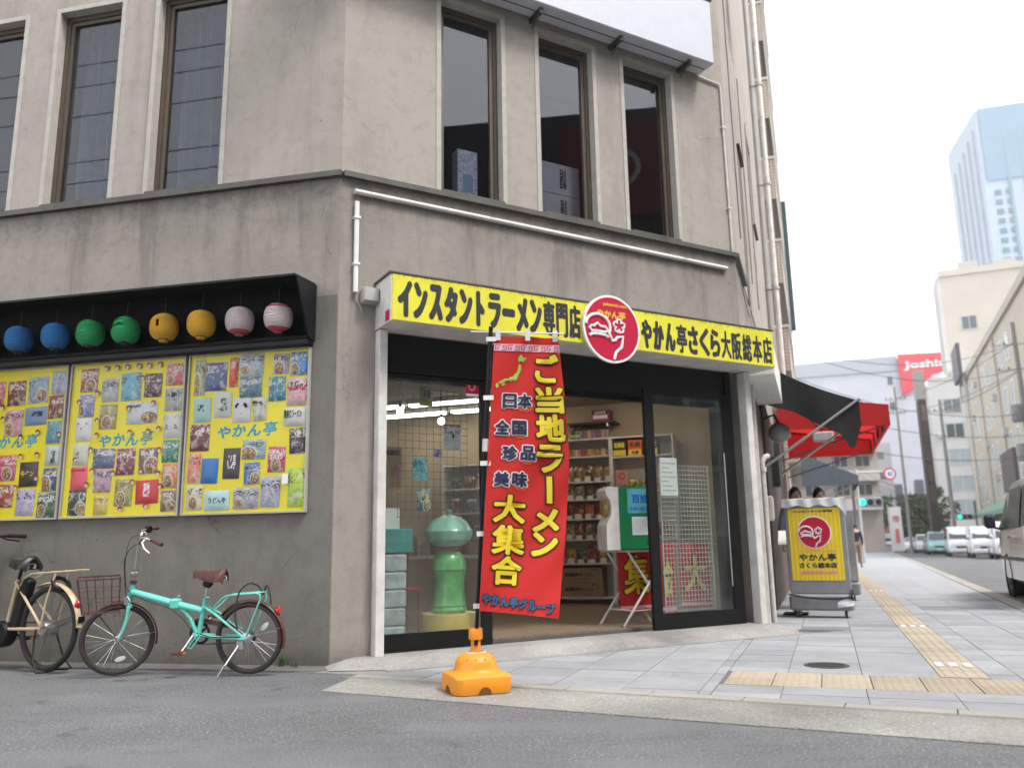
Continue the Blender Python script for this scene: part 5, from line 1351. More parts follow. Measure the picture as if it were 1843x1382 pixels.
t = T('paper_parcel', 'pale paper parcel lying in the right upper window of the cut corner', 'parcel', FC @ mv(3.75, 0.36, 4.56))
put('box_body', M().bevbox(3.55, 4.0, 0.30, 0.5, 4.56, 4.66, 0.008), mat('parcel_paper', (0.5,0.45,0.4), 0.7, var=0.1), t, FC)
put('blue_stripe', M().box(3.56, 3.99, 0.297, 0.2995, 4.585, 4.60), BLUE_INK, t, FC)
# ================================================================ the banner on its stand
base_pt = Vector((-0.285, 6.03, 0.0))
P_BOT = Vector((-0.283, 6.0, 0.30)); P_TOP = Vector((-0.150, 5.95, 2.56))
bs = T('banner_stand', 'orange plastic banner stand with a leaning black pole on the pavement edge', 'banner stand', mv(*base_pt) @ rz(0.36))
def rsq(a, r, k=5):
    pts = []
    for cx, cy, q0 in ((a-r,a-r,0),(-(a-r),a-r,pi/2),(-(a-r),-(a-r),pi),(a-r,-(a-r),3*pi/2)):
        for i in range(k+1):
            q = q0 + pi/2*i/k; pts.append((cx+r*cos(q), cy+r*sin(q)))
    return pts
m = M(); rings = [(0.198,0.06,0.022),(0.204,0.06,0.04),(0.202,0.06,0.10),(0.195,0.062,0.113),(0.182,0.075,0.120),(0.165,0.10,0.127),(0.153,0.13,0.138),(0.147,0.140,0.155),(0.143,0.140,0.185),(0.132,0.130,0.212),(0.108,0.107,0.236),(0.078,0.077,0.249),(0.06,0.058,0.252)]
vs = []; fs = []
for (a, r, z) in rings: vs += [(x, y, z) for x, y in rsq(a, r)]
n = 24
# wavy lower edge: raised in the middle of each side
for k in range(n):
    x, y, z = vs[k]
    vs[k] = (x, y, 0.0)
for j in range(len(rings)-1):
    for k in range(n):
        l = (k+1) % n; fs.append((j*n+k, j*n+l, (j+1)*n+l, (j+1)*n+k))
fs.append(tuple((len(rings)-1)*n+k for k in range(n)))
fs.append(tuple(range(n-1, -1, -1)))
m.v = vs; m.f = fs; m.m = [0]*len(fs)
nt = M()
wb_ = put('water_base', m, ORANGE, bs, smooth=True, angle=30)
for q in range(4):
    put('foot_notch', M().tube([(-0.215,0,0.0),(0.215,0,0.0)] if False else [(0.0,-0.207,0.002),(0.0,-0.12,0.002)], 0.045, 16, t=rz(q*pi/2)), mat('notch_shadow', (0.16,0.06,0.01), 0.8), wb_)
put('socket', M().lathe([(0.05,0.25),(0.036,0.253),(0.034,0.30),(0.034,0.335),(0.047,0.337),(0.049,0.35),(0.049,0.405),(0.044,0.415),(0.030,0.415),(0.028,0.36)], 20), ORANGE, bs, smooth=True)
put('filler_cap', M().lathe([(0,0.262),(0.024,0.262),(0.026,0.255),(0.026,0.24)], 14, 0, mv(0.062,0.03,0)), WHITE_OLD, bs)
put('cap_collar', M().lathe([(0.055,0.247),(0.072,0.247),(0.07,0.253),(0.055,0.255)], 18, closed=True), WHITE_OLD, bs)
dm = M()
for q in (3.9, 4.4, 4.9, 5.5): dm.ball((0.128*cos(q),0.128*sin(q),0.212), 0.008, 6, 4)
put('moulded_dimple', dm, mat('orange_dark', (0.5,0.17,0.01), 0.6), bs)['kind'] = 'stuff'
put('pole', M().tube([P_BOT, P_TOP], [0.014, 0.011], 10), BLACK, bs, I4, smooth=True)
put('upper_pole', M().tube([P_BOT.lerp(P_TOP,0.6), P_TOP+Vector((0.001,0,0.01))], 0.0165, 10), BLACK, bs, I4, smooth=True)
put('joint_clip', M().tube([P_BOT.lerp(P_TOP,0.595), P_BOT.lerp(P_TOP,0.635)], 0.022, 10), WHITE_OLD, bs, I4)
put('cross_rod', M().tube([(-0.30,5.95,2.535),(0.40,5.945,2.505)], 0.006, 8), WHITE, bs, I4)
put('top_knob', M().ball(tuple(P_TOP), 0.016, 10, 6), WHITE, bs, I4)

# cloth: s across (0 pole side .. 1 free side), t down (0 top .. 1 bottom)
def cl(s, t, off=0.0):
    lx = -0.125 + (-0.255+0.125)*t
    rxx = 0.350 + 0.075*sin(min(1, t*1.15)*pi*0.62)*(1-0.25*t) - 0.15*max(0, t-0.42)**1.15*1.35
    z0 = 2.495 - 0.015*s; z1 = 0.535 - 0.055*s - 0.03*max(0, s-0.75)*4*max(0, s-0.75)
    x = lx + (rxx-lx)*s
    z = z0 + (z1-z0)*t
    y = 5.945 + 0.06*sin(s*2.2)*sin(t*pi)*1.2 + 0.020*sin(s*8+t*5)*(0.3+s)*(0.4+t) + 0.032*sin(t*9+s*2)*s + 0.011*sin(t*26+s*11)*(0.25+s)
    return (x, y - off, z)
bn = T('banner', 'tall red banner with yellow Japanese lettering and a green map of Japan', 'banner', mv(-0.15, 5.95, 0.5))
put('cloth', M().grid(lambda u, v: cl(u, v), 24, 60), RED_CLOTH, bn, I4, smooth=True)
def onb(off):
    return lambda X, Z, Y: cl(X, 1-Z, off - Y)      # X: 0..1 across, Z: 0 bottom..1 top, Y small negative layers
BW, BH = 0.53, 1.96
def btext(ch, s, t, w, h, bold, mi_mat, name, off):
    """character centred at (s, t), w x h in metres"""
    m = M(); V, F = (_G.setdefault(ch, glyphs(ch)))
    x0 = min(v[0] for v in V); x1 = max(v[0] for v in V); z0 = min(v[1] for v in V); z1 = max(v[1] for v in V)
    gw, gh = w-2*bold, h-2*bold
    offs = [(0,0)]
    k = 10
    offs += [(cos(2*pi*i/k)*bold, sin(2*pi*i/k)*bold) for i in range(k)]
    if bold > 0.01: offs += [(cos(2*pi*i/6)*bold*0.5, sin(2*pi*i/6)*bold*0.5) for i in range(6)]
    for j, (ox, oz) in enumerate(offs):
        vs = []
        for v in V:
            X = (v[0]-(x0+x1)/2)/max(1e-6,x1-x0)*gw + ox; Z = (v[1]-(z0+z1)/2)/max(1e-6,z1-z0)*gh + oz
            vs.append(cl(s + X/BW, t - Z/BH, off + 0.0001*j))
        m.add(vs, [tuple(f) for f in F])
    return m
def outlined(chars, o_mat, f_mat, bo, bf, offs=0.004):
    mo, mf = M(), M()
    for ch, s, t, w, h in chars:
        a = btext(ch, s, t, w+2*(bo-bf), h+2*(bo-bf), bo, None, '', offs); mo.add(a.v, a.f)
        b = btext(ch, s, t, w, h, bf, None, '', offs+0.005); mf.add(b.v, b.f)
    put('outline', mo, o_mat, bn, I4); put('lettering', mf, f_mat, bn, I4)
def bar_glyph(ch): pass
main = [('ご',0.785,0.118,0.19,0.215),('当',0.79,0.235,0.205,0.20),('地',0.785,0.338,0.20,0.20),('ラ',0.765,0.45,0.175,0.20),('メ',0.755,0.672,0.175,0.17),('ン',0.755,0.757,0.17,0.17)]
outlined(main, DKBROWN_INK, YELLOW_INK, 0.021, 0.0095)
def bbar(s, t, w, h, off): return M().grid(lambda u, v: cl(s+(u-0.5)*w/BW + 0.02*(v-0.5), t+(v-0.5)*h/BH, off), 2, 6)
put('outline', bbar(0.775, 0.562, 0.062, 0.215, 0.0042), DKBROWN_INK, bn, I4)
put('lettering', bbar(0.775, 0.562, 0.036, 0.19, 0.0092), YELLOW_INK, bn, I4)
outlined([('大',0.30,0.638,0.21,0.20),('集',0.31,0.748,0.215,0.205),('合',0.31,0.855,0.20,0.20)], DKBROWN_INK, YELLOW_INK, 0.019, 0.0075)
outlined([(a,s,t,0.10,0.108) for a,s,t in (('日',0.255,0.243),('本',0.455,0.242),('全',0.165,0.343),('国',0.385,0.342),('珍',0.27,0.437),('品',0.495,0.434),('美',0.185,0.533),('味',0.405,0.531))], WHITE_INK, NAVY_INK, 0.0125, 0.0045)
outlined([(a,0.085+0.115*i,0.957+0.002*i,0.058,0.014 if a == 'ー' else 0.07) for i, a in enumerate('やかん亭グループ')], INK, BLUE_INK, 0.0085, 0.0035)
# map of Japan in green
def bpoly(pts, off):
    m = M(); m.poly([cl(s, t, off) for s, t in pts]); return m
honshu = [(0.62,0.165),(0.66,0.175),(0.655,0.21),(0.60,0.25),(0.575,0.275),(0.53,0.285),(0.50,0.279),(0.47,0.292),(0.43,0.285),(0.36,0.293),(0.31,0.305),(0.24,0.31),(0.235,0.30),(0.29,0.285),(0.36,0.272),(0.42,0.272),(0.45,0.258),(0.49,0.257),(0.53,0.24),(0.575,0.225),(0.60,0.195)]
hok = [(0.62,0.115),(0.66,0.10),(0.72,0.125),(0.79,0.118),(0.74,0.137),(0.70,0.152),(0.64,0.145),(0.61,0.158),(0.60,0.145)]
kyu = [(0.20,0.305),(0.235,0.315),(0.23,0.335),(0.195,0.345),(0.17,0.325)]
shi = [(0.28,0.312),(0.34,0.305),(0.355,0.313),(0.30,0.325)]
honshu, hok, kyu, shi = [[(0.05+(s-0.17)*0.74, 0.066+(t-0.10)*0.54) for s, t in q] for q in (honshu, hok, kyu, shi)]
mp = M()
for k, q in enumerate((honshu, hok, kyu, shi)):
    t_ = min(p_[1] for p_ in q); te = max(p_[1] for p_ in q)
    while t_ < te:
        st_ = clip(clip(q, 0, 1, -t_), 0, -1, t_+0.006)
        if len(st_) >= 3 and area(st_) > 1e-6: mp.poly([cl(s, t, 0.0045) for s, t in st_])
        t_ += 0.006
put('map_print', mp, GREEN_INK, bn, I4)
# pale band with a key pattern near the top
put('key_band', M().grid(lambda u, v: cl(0.005+0.99*u, 0.028+0.027*v, 0.004), 24, 2), PINK_INK, bn, I4)
ky = M()
def seg(s0, t0, s1, t1): ky.grid(lambda u, v: cl(s0+(s1-s0)*u, t0+(t1-t0)*v, 0.006), 2, 1)
for i in range(10):
    s0 = 0.02 + 0.098*i; a = 0.0022
    if i % 2 == 0:
        seg(s0,0.031,s0+0.080,0.034); seg(s0,0.034,s0+0.016,0.050); seg(s0+0.016,0.0475,s0+0.060,0.050); seg(s0+0.046,0.040,s0+0.060,0.0475); seg(s0+0.03,0.040,s0+0.046,0.0425)
    else:
        seg(s0,0.0495,s0+0.080,0.0525); seg(s0+0.064,0.033,s0+0.080,0.0495); seg(s0+0.02,0.033,s0+0.064,0.0355); seg(s0+0.02,0.0355,s0+0.036,0.044); seg(s0+0.036,0.0415,s0+0.052,0.044)
put('key_pattern', ky, mat('key_rose', (0.6,0.08,0.16), 0.7), bn, I4)['kind'] = 'stuff'
for (s, t, w) in ((0.46,0.267,0.17),(0.40,0.366,0.17),(0.49,0.46,0.15),(0.42,0.555,0.15)):
    put('orange_blot', M().grid(lambda u, v: cl(s+(w*(0.25+0.75*v))*0.6*cos(2*pi*u)*v, t+0.016*sin(2*pi*u)*v, 0.0025), 14, 2), mat('blot_orange', (0.70,0.075,0.018), 0.8), bn, I4)
# white tabs holding the cloth to pole and rod
for t_ in (0.012, 0.235, 0.478, 0.732, 0.985):
    a = P_BOT.lerp(P_TOP, (2.495-1.96*t_-0.30)/2.26)
    put('tab', M().grid(lambda u, v: (a.x-0.03+0.075*u, a.y-0.022+0.002*v, a.z-0.017+0.034*v), 2, 1), WHITE, bn, I4)
for s_ in (0.06, 0.52, 0.95):
    q = cl(s_, 0.0)
    put('tab', M().grid(lambda u, v: (q[0]-0.018+0.036*u, q[1]-0.008-0.004*v, q[2]-0.03+0.085*v), 1, 2), WHITE, bn, I4)

# ================================================================ standing signs on the pavement
def standing_sign(label, fr, W, D, H, poster=True):
    t = T('standing_sign', label, 'sign', fr)
    g = mat('sign_grey', (0.25,0.25,0.27), 0.5, var=0.12)
    b = M(); x0, x1 = -W/2, W/2
    put('cabinet', M().bevbox(x0, x1, -D/2, D/2, 0.30, H, 0.012), g, t)
    put('plinth', M().bevbox(x0-0.02, x1+0.02, -D/2-0.05, D/2+0.05, 0.09, 0.30, 0.03), g, t)
    for sx in (x0+0.09, x1-0.09):
        for sy in (-D/2, D/2):
            c = put('caster', M().lathe([(0,-0.014),(0.04,-0.014),(0.04,0.014),(0,0.014)], 14, 0, mv(sx,sy,0.041) @ ry(pi/2)), RUBBER, t)
            put('fork', M().box(sx-0.022, sx-0.017, sy-0.02, sy+0.02, 0.035, 0.09).box(sx+0.017, sx+0.022, sy-0.02, sy+0.02, 0.035, 0.09), STEEL, c)
    return t
FSG = frame(4.06, 11.35, 113)
sg1 = standing_sign('grey standing sign on casters with a yellow shop poster, its top wrapped in plastic', FSG, 0.76, 0.22, 1.53)
ma, N, L, p = nodes_of('poster_stripes')
tc = N.new('ShaderNodeTexCoord').outputs['Object']
wv = N.new('ShaderNodeTexWave'); wv.inputs['Scale'].default_value = 6.0; wv.bands_direction = 'X'
L.new(tc, wv.inputs['Vector'])
c = mixc(N, L, mapr(N, L, wv.outputs[0], 0.35, 0.65, 0, 1), (0.80,0.66,0.02), (0.78,0.50,0.02))
L.new(c, p.inputs['Base Color']); p.inputs['Roughness'].default_value = 0.35
po = put('poster', M().box(-0.335, 0.32, -0.1155, -0.1108, 0.475, 1.42), ma, sg1)
emblem(po, FSG, -0.015, 1.10, 0.215, -0.1205, False)
put('lettering', text(text(M(), 'やかん亭', 0.0, 0.775, 0.47, 0.10, 0.005, -0.1165), 'さくら総本店', 0.0, 0.67, 0.47, 0.075, 0.004, -0.1165), INK, po)
put('small_lettering', text(text(M(), 'yakantei.com', 0.0, 0.575, 0.45, 0.07, 0.004, -0.1165), 'インスタントラーメン専門店', 0.0, 0.853, 0.45, 0.03, 0.001, -0.1165), mat('poster_pink', (0.72,0.25,0.22), 0.5), po)
put('top_lettering', text(M(), 'インスタントラーメン専門店', -0.02, 1.378, 0.5, 0.032, 0.003, -0.1165), INK, po)
PLAST = mat('cloudy_plastic', (0.72,0.72,0.74), 0.3, var=0.06, bump=0.3, bs=12)
def wrap(u, v):
    x = -0.40 + 0.80*u; k = v*2-1
    hang = 0.10 + (0.13*max(0, u-0.86)/0.14) + 0.015*sin(u*19)
    if abs(k) < 0.5: return (x, k*0.27, 1.545+0.012*sin(u*15+k*8))
    s_ = 1 if k > 0 else -1
    return (x, s_*(0.135+0.01*sin(u*27+k*3)), 1.545 - hang*(abs(k)-0.5)*2)
put('plastic_wrap', M().grid(wrap, 30, 12), PLAST, sg1, smooth=True)
cbl = sm([(-0.40,-0.175,0.30),(-0.2,-0.18,0.265),(0.05,-0.185,0.245),(0.25,-0.18,0.25),(0.38,-0.165,0.27)])
put('power_cord', M().tube(cbl, 0.012, 8), RUBBER, sg1, smooth=True)
put('cord_coil', M().tube([(0.385+0.012*sin(i*1.7), -0.12+0.06*cos(i*2*pi/12), 0.285+0.065*sin(i*2*pi/12)) for i in range(30)], 0.011, 6), RUBBER, sg1, smooth=True)
put('torn_bag', M().grid(lambda u, v: (0.20+0.2*u, -0.168-0.02*sin(u*3+v*2), 0.13+0.14*v*(1-0.5*(1-u))+0.03*u), 6, 5), PLAST, sg1, smooth=True)
FSG2 = frame(5.55, 14.6, 112)
sg2 = standing_sign('plain pale grey standing sign behind the yellow poster sign', FSG2, 0.62, 0.2, 1.5)
put('panel_face', M().box(-0.29, 0.29, -0.106, -0.1008, 0.33, 1.47), mat('panel_pale', (0.42,0.42,0.43), 0.5, var=0.1), sg2)
put('lettering', text(M(), 'お食事処', 0.25, 0.95, 0.09, 0.8, 0.002, -0.1075), GREYBOX, sg2)

# menu stand and wall fittings along the street wall
msf = frame(*(FS @ Vector((2.2, -0.32, 0))).xy, 112)
ms = T('menu_stand', 'small dark menu stand with a slanted white board by the shop pillar', 'menu stand', msf)
put('post', M().box(-0.03, 0.03, -0.02, 0.02, 0.02, 0.98), BLACK, ms)
put('foot', M().bevbox(-0.16, 0.16, -0.14, 0.14, 0.0, 0.03, 0.006), BLACK, ms)
put('board', M().add([(-0.16,-0.12,0.93),(0.16,-0.12,0.93),(0.16,0.12,1.12),(-0.16,0.12,1.12),(-0.16,-0.13,0.95),(0.16,-0.13,0.95),(0.16,0.11,1.14),(-0.16,0.11,1.14)],
    [(0,3,2,1),(4,5,6,7),(0,1,5,4),(1,2,6,5),(2,3,7,6),(3,0,4,7)]), WHITE, ms)
wl_ = T('wall_lamp', 'round grey glass wall lamp under the black awning', 'lamp', FS @ mv(3.0, -0.2, 2.62))
put('globe', M().ball((3.0,-0.26,2.62), 0.16, 18, 12), mat('globe_glass', (0.34,0.36,0.36), 0.3), wl_, FS, smooth=True)
put('arm', M().tube([(3.0,-0.03,2.85),(3.0,-0.2,2.9),(3.0,-0.26,2.78)], 0.018, 8), BLACK, wl_, FS)
for k, (s_, y_, z_, w_, h_, c_, lb) in enumerate(((1.2,-0.16,1.25,0.14,0.32,(0.5,0.48,0.42),'cream square notice box on the brown street wall by the pillar'),(4.6,-0.13,1.9,0.3,0.5,(0.24,0.25,0.24),'grey electric meter box on the street wall under the awning'),(5.8,-0.13,2.1,0.26,0.7,(0.1,0.1,0.11),'dark switch box on the street wall beyond the meter'))):
    t = T('wall_box', lb, 'wall box', FS @ mv(s_, y_, z_))
    put('case', M().bevbox(s_-w_/2, s_+w_/2, -0.17, -0.03, z_, z_+h_, 0.01), mat('wall_box_%d' % k, c_, 0.5, var=0.15), t, FS)
    put('lid', M().bevbox(s_-w_/2+0.02, s_+w_/2-0.02, -0.18, -0.171, z_+0.03, z_+h_-0.03, 0.004), mat('wall_box_lid_%d' % k, tuple(x*1.15 for x in c_), 0.5), t, FS)
sp = T('standpipe', 'white standpipe with an elbow on the street wall by the pillar', 'pipe', FS @ mv(0.95, -0.09, 0))
put('tube', M().tube([(0.95,-0.09,0.0),(0.95,-0.09,2.0),(0.97,-0.12,2.06),(1.04,-0.16,2.08)], 0.035, 10), WHITE_OLD, sp, FS, smooth=True)
put('collar', M().lathe([(0.036,-0.03),(0.046,-0.03),(0.046,0.03),(0.036,0.03)], 12, 0, mv(0.95,-0.09,1.9), closed=True), WHITE_OLD, sp, FS)

# ================================================================ awnings
RED_AWN = cloth_mat('red_awning_cloth', (0.58,0.022,0.022), 0.42)
BLACK_AWN = mat('black_awning_cloth', (0.012,0.011,0.012), 0.85, var=0.2)
BLUE_AWN = mat('slate_awning_cloth', (0.10,0.125,0.15), 0.8, var=0.1)
a1 = T('black_awning', 'drooping black fabric awning held out by a pale pole beside the shop sign', 'awning', FS @ mv(3.5, 0, 3.6))
S0, S1, NO = 2.55, 5.2, 1.40
def aw1(u, v):      # u along the wall, v outwards
    return (S0+(S1-S0)*u, -0.03-(NO-0.03)*v, 3.68 - 0.72*v - 0.10*sin(pi*v)*0.6 - 0.05*sin(pi*u)*v)
put('roof_cloth', M().grid(aw1, 10, 8), BLACK_AWN, a1, FS, smooth=True)
def skirt(u, v):    # near side hanging cloth, v down
    top = aw1(0, u)
    low = [(0,3.02),(0.35,2.86),(0.62,2.62),(0.80,2.48),(0.90,2.22),(1.0,2.60)]
    zb = next(low[i][1]+(low[i+1][1]-low[i][1])*(u-low[i][0])/(low[i+1][0]-low[i][0]) for i in range(5) if u <= low[i+1][0]+1e-9)
    return (S0-0.01-0.03*sin(u*11)*v, top[1], top[2]+(zb-top[2])*v)
put('side_cloth', M().grid(skirt, 24, 6), BLACK_AWN, a1, FS, smooth=True)
put('valance', M().grid(lambda u, v: (S0+(S1-S0)*u, -NO-0.01*sin(u*30)*v, aw1(u,1)[2]-0.28*v-0.03*abs(sin(u*12))*v), 40, 3), BLACK_AWN, a1, FS, smooth=True)
for s_ in (S0-0.03, S1): put('strut', M().tube([(s_,-0.06,2.08),(s_,-NO-0.01,2.985)], 0.02, 8), STEEL if s_ > 3 else mat('pale_pole', (0.36,0.35,0.36), 0.35, 0.3), a1, FS, smooth=True)
put('front_bar', M().tube([(S0-0.03,-NO,2.975),(S1,-NO,2.975)], 0.018, 8), STEEL, a1, FS)
put('wall_bar', M().box(S0, S1, -0.08, 0.0, 3.66, 3.72), BLACK, a1, FS)

a2 = T('red_awning', 'large bright red awning with dark tubes under it, beyond the black awning', 'awning', FS @ mv(11, 0, 3.7))
S0, S1, NO = 8.0, 14.0, 2.25
put('roof_cloth', M().grid(lambda u, v: (S0+(S1-S0)*u, -0.1-(NO-0.1)*v, 4.05-0.35*v-0.02*sin(u*24)**2), 24, 4), RED_AWN, a2, FS, smooth=True)
put('valance', M().grid(lambda u, v: (S0+(S1-S0)*u, -NO, 3.70-0.42*v), 12, 2), RED_AWN, a2, FS)
for nm, s_ in (('end_cloth', S0), ('end_cloth', S1)):
    put(nm, M().poly([(s_,-0.1,4.05),(s_,-NO,3.70),(s_,-NO,3.28),(s_,-0.1,3.30 if s_ == S0 else 3.28)]), RED_AWN, a2, FS)
fr2 = []
for k in range(5):
    s_ = S0+0.1+(S1-S0-0.2)*k/4
    put('frame_tube', M().tube([(s_,-0.12,3.98),(s_,-NO+0.04,3.66),(s_,-NO+0.04,3.30)], 0.022, 6), BLACK, a2, FS)
for k in range(2): put('frame_tube', M().tube([(S0+0.05,-NO+0.05-0.9*-k,3.31+0.15*k),(S1-0.05,-NO+0.05-0.9*-k,3.31+0.15*k)], 0.02, 6), BLACK, a2, FS)
for s_ in (S0+0.5, S1-0.6): put('strut', M().tube([(s_,-0.05,2.7),(s_,-NO+0.08,3.34)], 0.016, 6), DARKSTEEL, a2, FS)
put('lettering', text(M(), '居酒屋', 11.0, 3.49, 2.2, 0.26, 0.01, 0), INK, a2, FS @ mv(0, -NO-0.004, 0))
fl_ = T('flood_lamp', 'grey flood lamp fixed under the red awning', 'lamp', FS @ mv(7.6, -0.9, 3.1))
put('head', M().bevbox(7.5, 7.72, -1.15, -0.75, 2.98, 3.16, 0.02), GREYBOX, fl_, FS)
put('arm', M().tube([(7.6,-0.95,3.16),(7.6,-0.6,3.6),(7.6,-0.05,3.75)], 0.015, 6), BLACK, fl_, FS)
a3 = T('slate_awning', 'slate grey peaked awning farthest along the street wall', 'awning', FS @ mv(19, 0, 3.2))
S0, S1, NO = 17.5, 22.0, 2.0
put('roof_cloth', M().grid(lambda u, v: (S0+(S1-S0)*u, -0.35-(NO-0.35)*v, 3.75-0.75*v), 6, 3), BLUE_AWN, a3, FS)
put('end_cloth', M().poly([(S0,-0.35,3.75),(S0,-NO,3.0),(S0,-NO,2.72),(S0,-0.35,2.72)]), BLUE_AWN, a3, FS)
put('valance', M().grid(lambda u, v: (S0+(S1-S0)*u, -NO, 3.0-0.28*v), 6, 1), mat('slate_dark', (0.03,0.04,0.045), 0.8), a3, FS)
for s_ in (S0+0.05, S1-0.05): put('strut', M().tube([(s_,-0.3,2.3),(s_,-NO,2.95)], 0.02, 6), STEEL, a3, FS)
# ================================================================ bicycles
def wheel(parent, fr, r, tr, tyre, rimm, spoke_m, ns=28, hub_r=0.02, hub_w=0.05, wall=None):
    """fr = wheel centre, axle along local Y"""
    q = fr @ rx(pi/2)
    w = put('wheel', M().lathe([(0,-hub_w-0.02),(0.008,-hub_w-0.02),(0.008,-hub_w),(hub_r*1.3,-hub_w),(hub_r*1.3,-hub_w+0.008),(hub_r,-hub_w+0.012),(hub_r,hub_w-0.012),(hub_r*1.3,hub_w-0.008),(hub_r*1.3,hub_w),(0.008,hub_w),(0.008,hub_w+0.02),(0,hub_w+0.02)], 14, 0, rx(pi/2)), STEEL, parent, fr, smooth=True)
    R = r - tr
    put('tyre', M().lathe([(R+tr*cos(2*pi*i/10), tr*sin(2*pi*i/10)) for i in range(10)], 56, 0, rx(pi/2), closed=True), tyre, w, fr, smooth=True, angle=80)
    if wall: put('tyre_wall', M().lathe([(R-tr*0.25,tr*1.0),(R+tr*0.62,tr*0.86),(R+tr*0.62,-tr*0.86),(R-tr*0.25,-tr*1.0),(R-tr*0.2,-tr*0.98),(R+tr*0.5,-tr*0.8),(R+tr*0.5,tr*0.8),(R-tr*0.2,tr*0.98)], 56, 0, rx(pi/2), closed=True), wall, w, fr, smooth=True, angle=80)
    ri = R - tr*0.75
    put('rim', M().lathe([(ri,-0.011),(ri+0.012,-0.013),(ri+0.022,-0.010),(ri+0.022,0.010),(ri+0.012,0.013),(ri,0.011)], 56, 0, rx(pi/2), closed=True), rimm, w, fr, smooth=True)
    sp = M()
    for k in range(ns):
        a = 2*pi*k/ns; s = 1 if k % 2 else -1; b = a + (0.55 if (k//2) % 2 else -0.55)
        sp.tube([(hub_r*1.2*cos(b), s*(hub_w-0.006), hub_r*1.2*sin(b)), (ri*cos(a), s*0.004, ri*sin(a))], 0.0016, 4, caps=False)
    o = put('spokes', sp, spoke_m, w, fr); o['kind'] = 'stuff'
    return w
def fender(parent, fr, r, a0, a1, wd, m, name='mudguard', thick=0.003, prof=0.012):
    n = 26
    g = M()
    for (rr_, flip) in ((r, 0), (r-thick, 1)):
        g.grid(lambda u, v: ((rr_ - prof*(2*v-1)**2)*cos(a0+(a1-a0)*u), (v-0.5)*wd, (rr_ - prof*(2*v-1)**2)*sin(a0+(a1-a0)*u)), n, 6)
    return put(name, g, m, parent, fr, smooth=True, angle=80)
def saddle(parent, fr, L_, W, m, name='saddle'):
    def s(u, v):
        # u: rear 0 -> nose 1 ; v around the top from one skirt to the other
        w = W*(0.52 if u < 0.06 else (0.5*(1-0.80*min(1, max(0, (u-0.22)/0.5))**0.8)+0.02))
        w *= min(1, 0.55+u*7) if u < 0.07 else 1
        if u > 0.93: w *= max(0.35, 1-(u-0.93)*8)
        q = (v-0.5)*2
        drop = abs(q)**2.2*0.108*(0.55+0.45*(1-u)) + (0.03 if u < 0.02 or u > 0.985 else 0)
        return (-L_*0.42 + L_*u, w*(q if abs(q) < 0.9 else 0.9*q/abs(q)*1.0)*1.0, 0.035*(1-u)**2 + 0.012*u - drop - 0.012*sin(pi*u))
    o = put(name, M().grid(s, 22, 14), m, parent, fr, smooth=True, angle=80)
    u_ = M()
    for y in (-0.02, 0.02): u_.tube([(-0.10,y*1.8,-0.045),(-0.05,y,-0.07),(0.03,y,-0.072),(0.13,y*0.5,-0.03)], 0.004, 6)
    u_.tube([(-0.095,-0.04,-0.035),(-0.095,0.04,-0.035)], 0.006, 6)
    for y in (-0.035, 0.035): u_.lathe([(0.013,-0.075),(0.016,-0.06),(0.013,-0.045),(0.016,-0.03)], 10, 0, mv(-0.095,y,0))
    put('saddle_rails', u_, CHROME, o, fr)
    return o
def chain_set(parent, fr, bb, hub, rc, rs, crank_a, m_ring, arm_m, pedal_m, side, guard=None, plen=0.155, lab=True):
    y0 = side
    cr = put('chainring', M().lathe([(rc-0.02,-0.002),(rc,-0.002),(rc,0.002),(rc-0.02,0.002)], 36, 0, mv(bb[0], y0*0.045, bb[1]) @ rx(pi/2), closed=True).lathe([(0,-0.002),(0.03,-0.002),(0.03,0.002),(0,0.002)], 20, 0, mv(bb[0], y0*0.045, bb[1]) @ rx(pi/2)), m_ring, parent, fr)
    sp_ = M()
    for k in range(5):
        a = 2*pi*k/5; sp_.tube([(bb[0]+0.02*cos(a), y0*0.045, bb[1]+0.02*sin(a)), (bb[0]+(rc-0.015)*cos(a), y0*0.045, bb[1]+(rc-0.015)*sin(a))], 0.006, 5)
    put('ring_arms', sp_, m_ring, cr, fr)['kind'] = 'stuff'
    ch = M()
    ch.tube([(bb[0], y0*0.045, bb[1]+rc), (hub[0], y0*0.045, hub[1]+rs)], 0.005, 6)
    ch.tube([(bb[0], y0*0.045, bb[1]-rc), (hub[0], y0*0.045, hub[1]-rs)], 0.005, 6)
    put('chain', ch, DARKSTEEL, parent, fr)['kind'] = 'stuff'
    for s, a in ((1, crank_a), (-1, crank_a+pi)):
        e = (bb[0]+plen*cos(a), bb[1]+plen*sin(a))
        c = put('crank', M().tube([(bb[0], s*0.06, bb[1]), (bb[0]*0.5+e[0]*0.5, s*0.068, bb[1]*0.5+e[1]*0.5), (e[0], s*0.075, e[1])], [0.013,0.010,0.012], 8), arm_m, parent, fr, smooth=True)
        pm = M()
        pm.bevbox(e[0]-0.045, e[0]+0.045, s*0.085, s*0.165, e[1]-0.012, e[1]+0.012, 0.004) if s > 0 else pm.bevbox(e[0]-0.045, e[0]+0.045, -0.165, -0.085, e[1]-0.012, e[1]+0.012, 0.004)
        put('pedal', pm, pedal_m, c, fr)
        put('pedal_reflector', M().box(e[0]-0.048, e[0]-0.0455, s*0.10, s*0.15, e[1]-0.008, e[1]+0.008), mat('amber', (0.6,0.25,0.02), 0.2), c, fr)

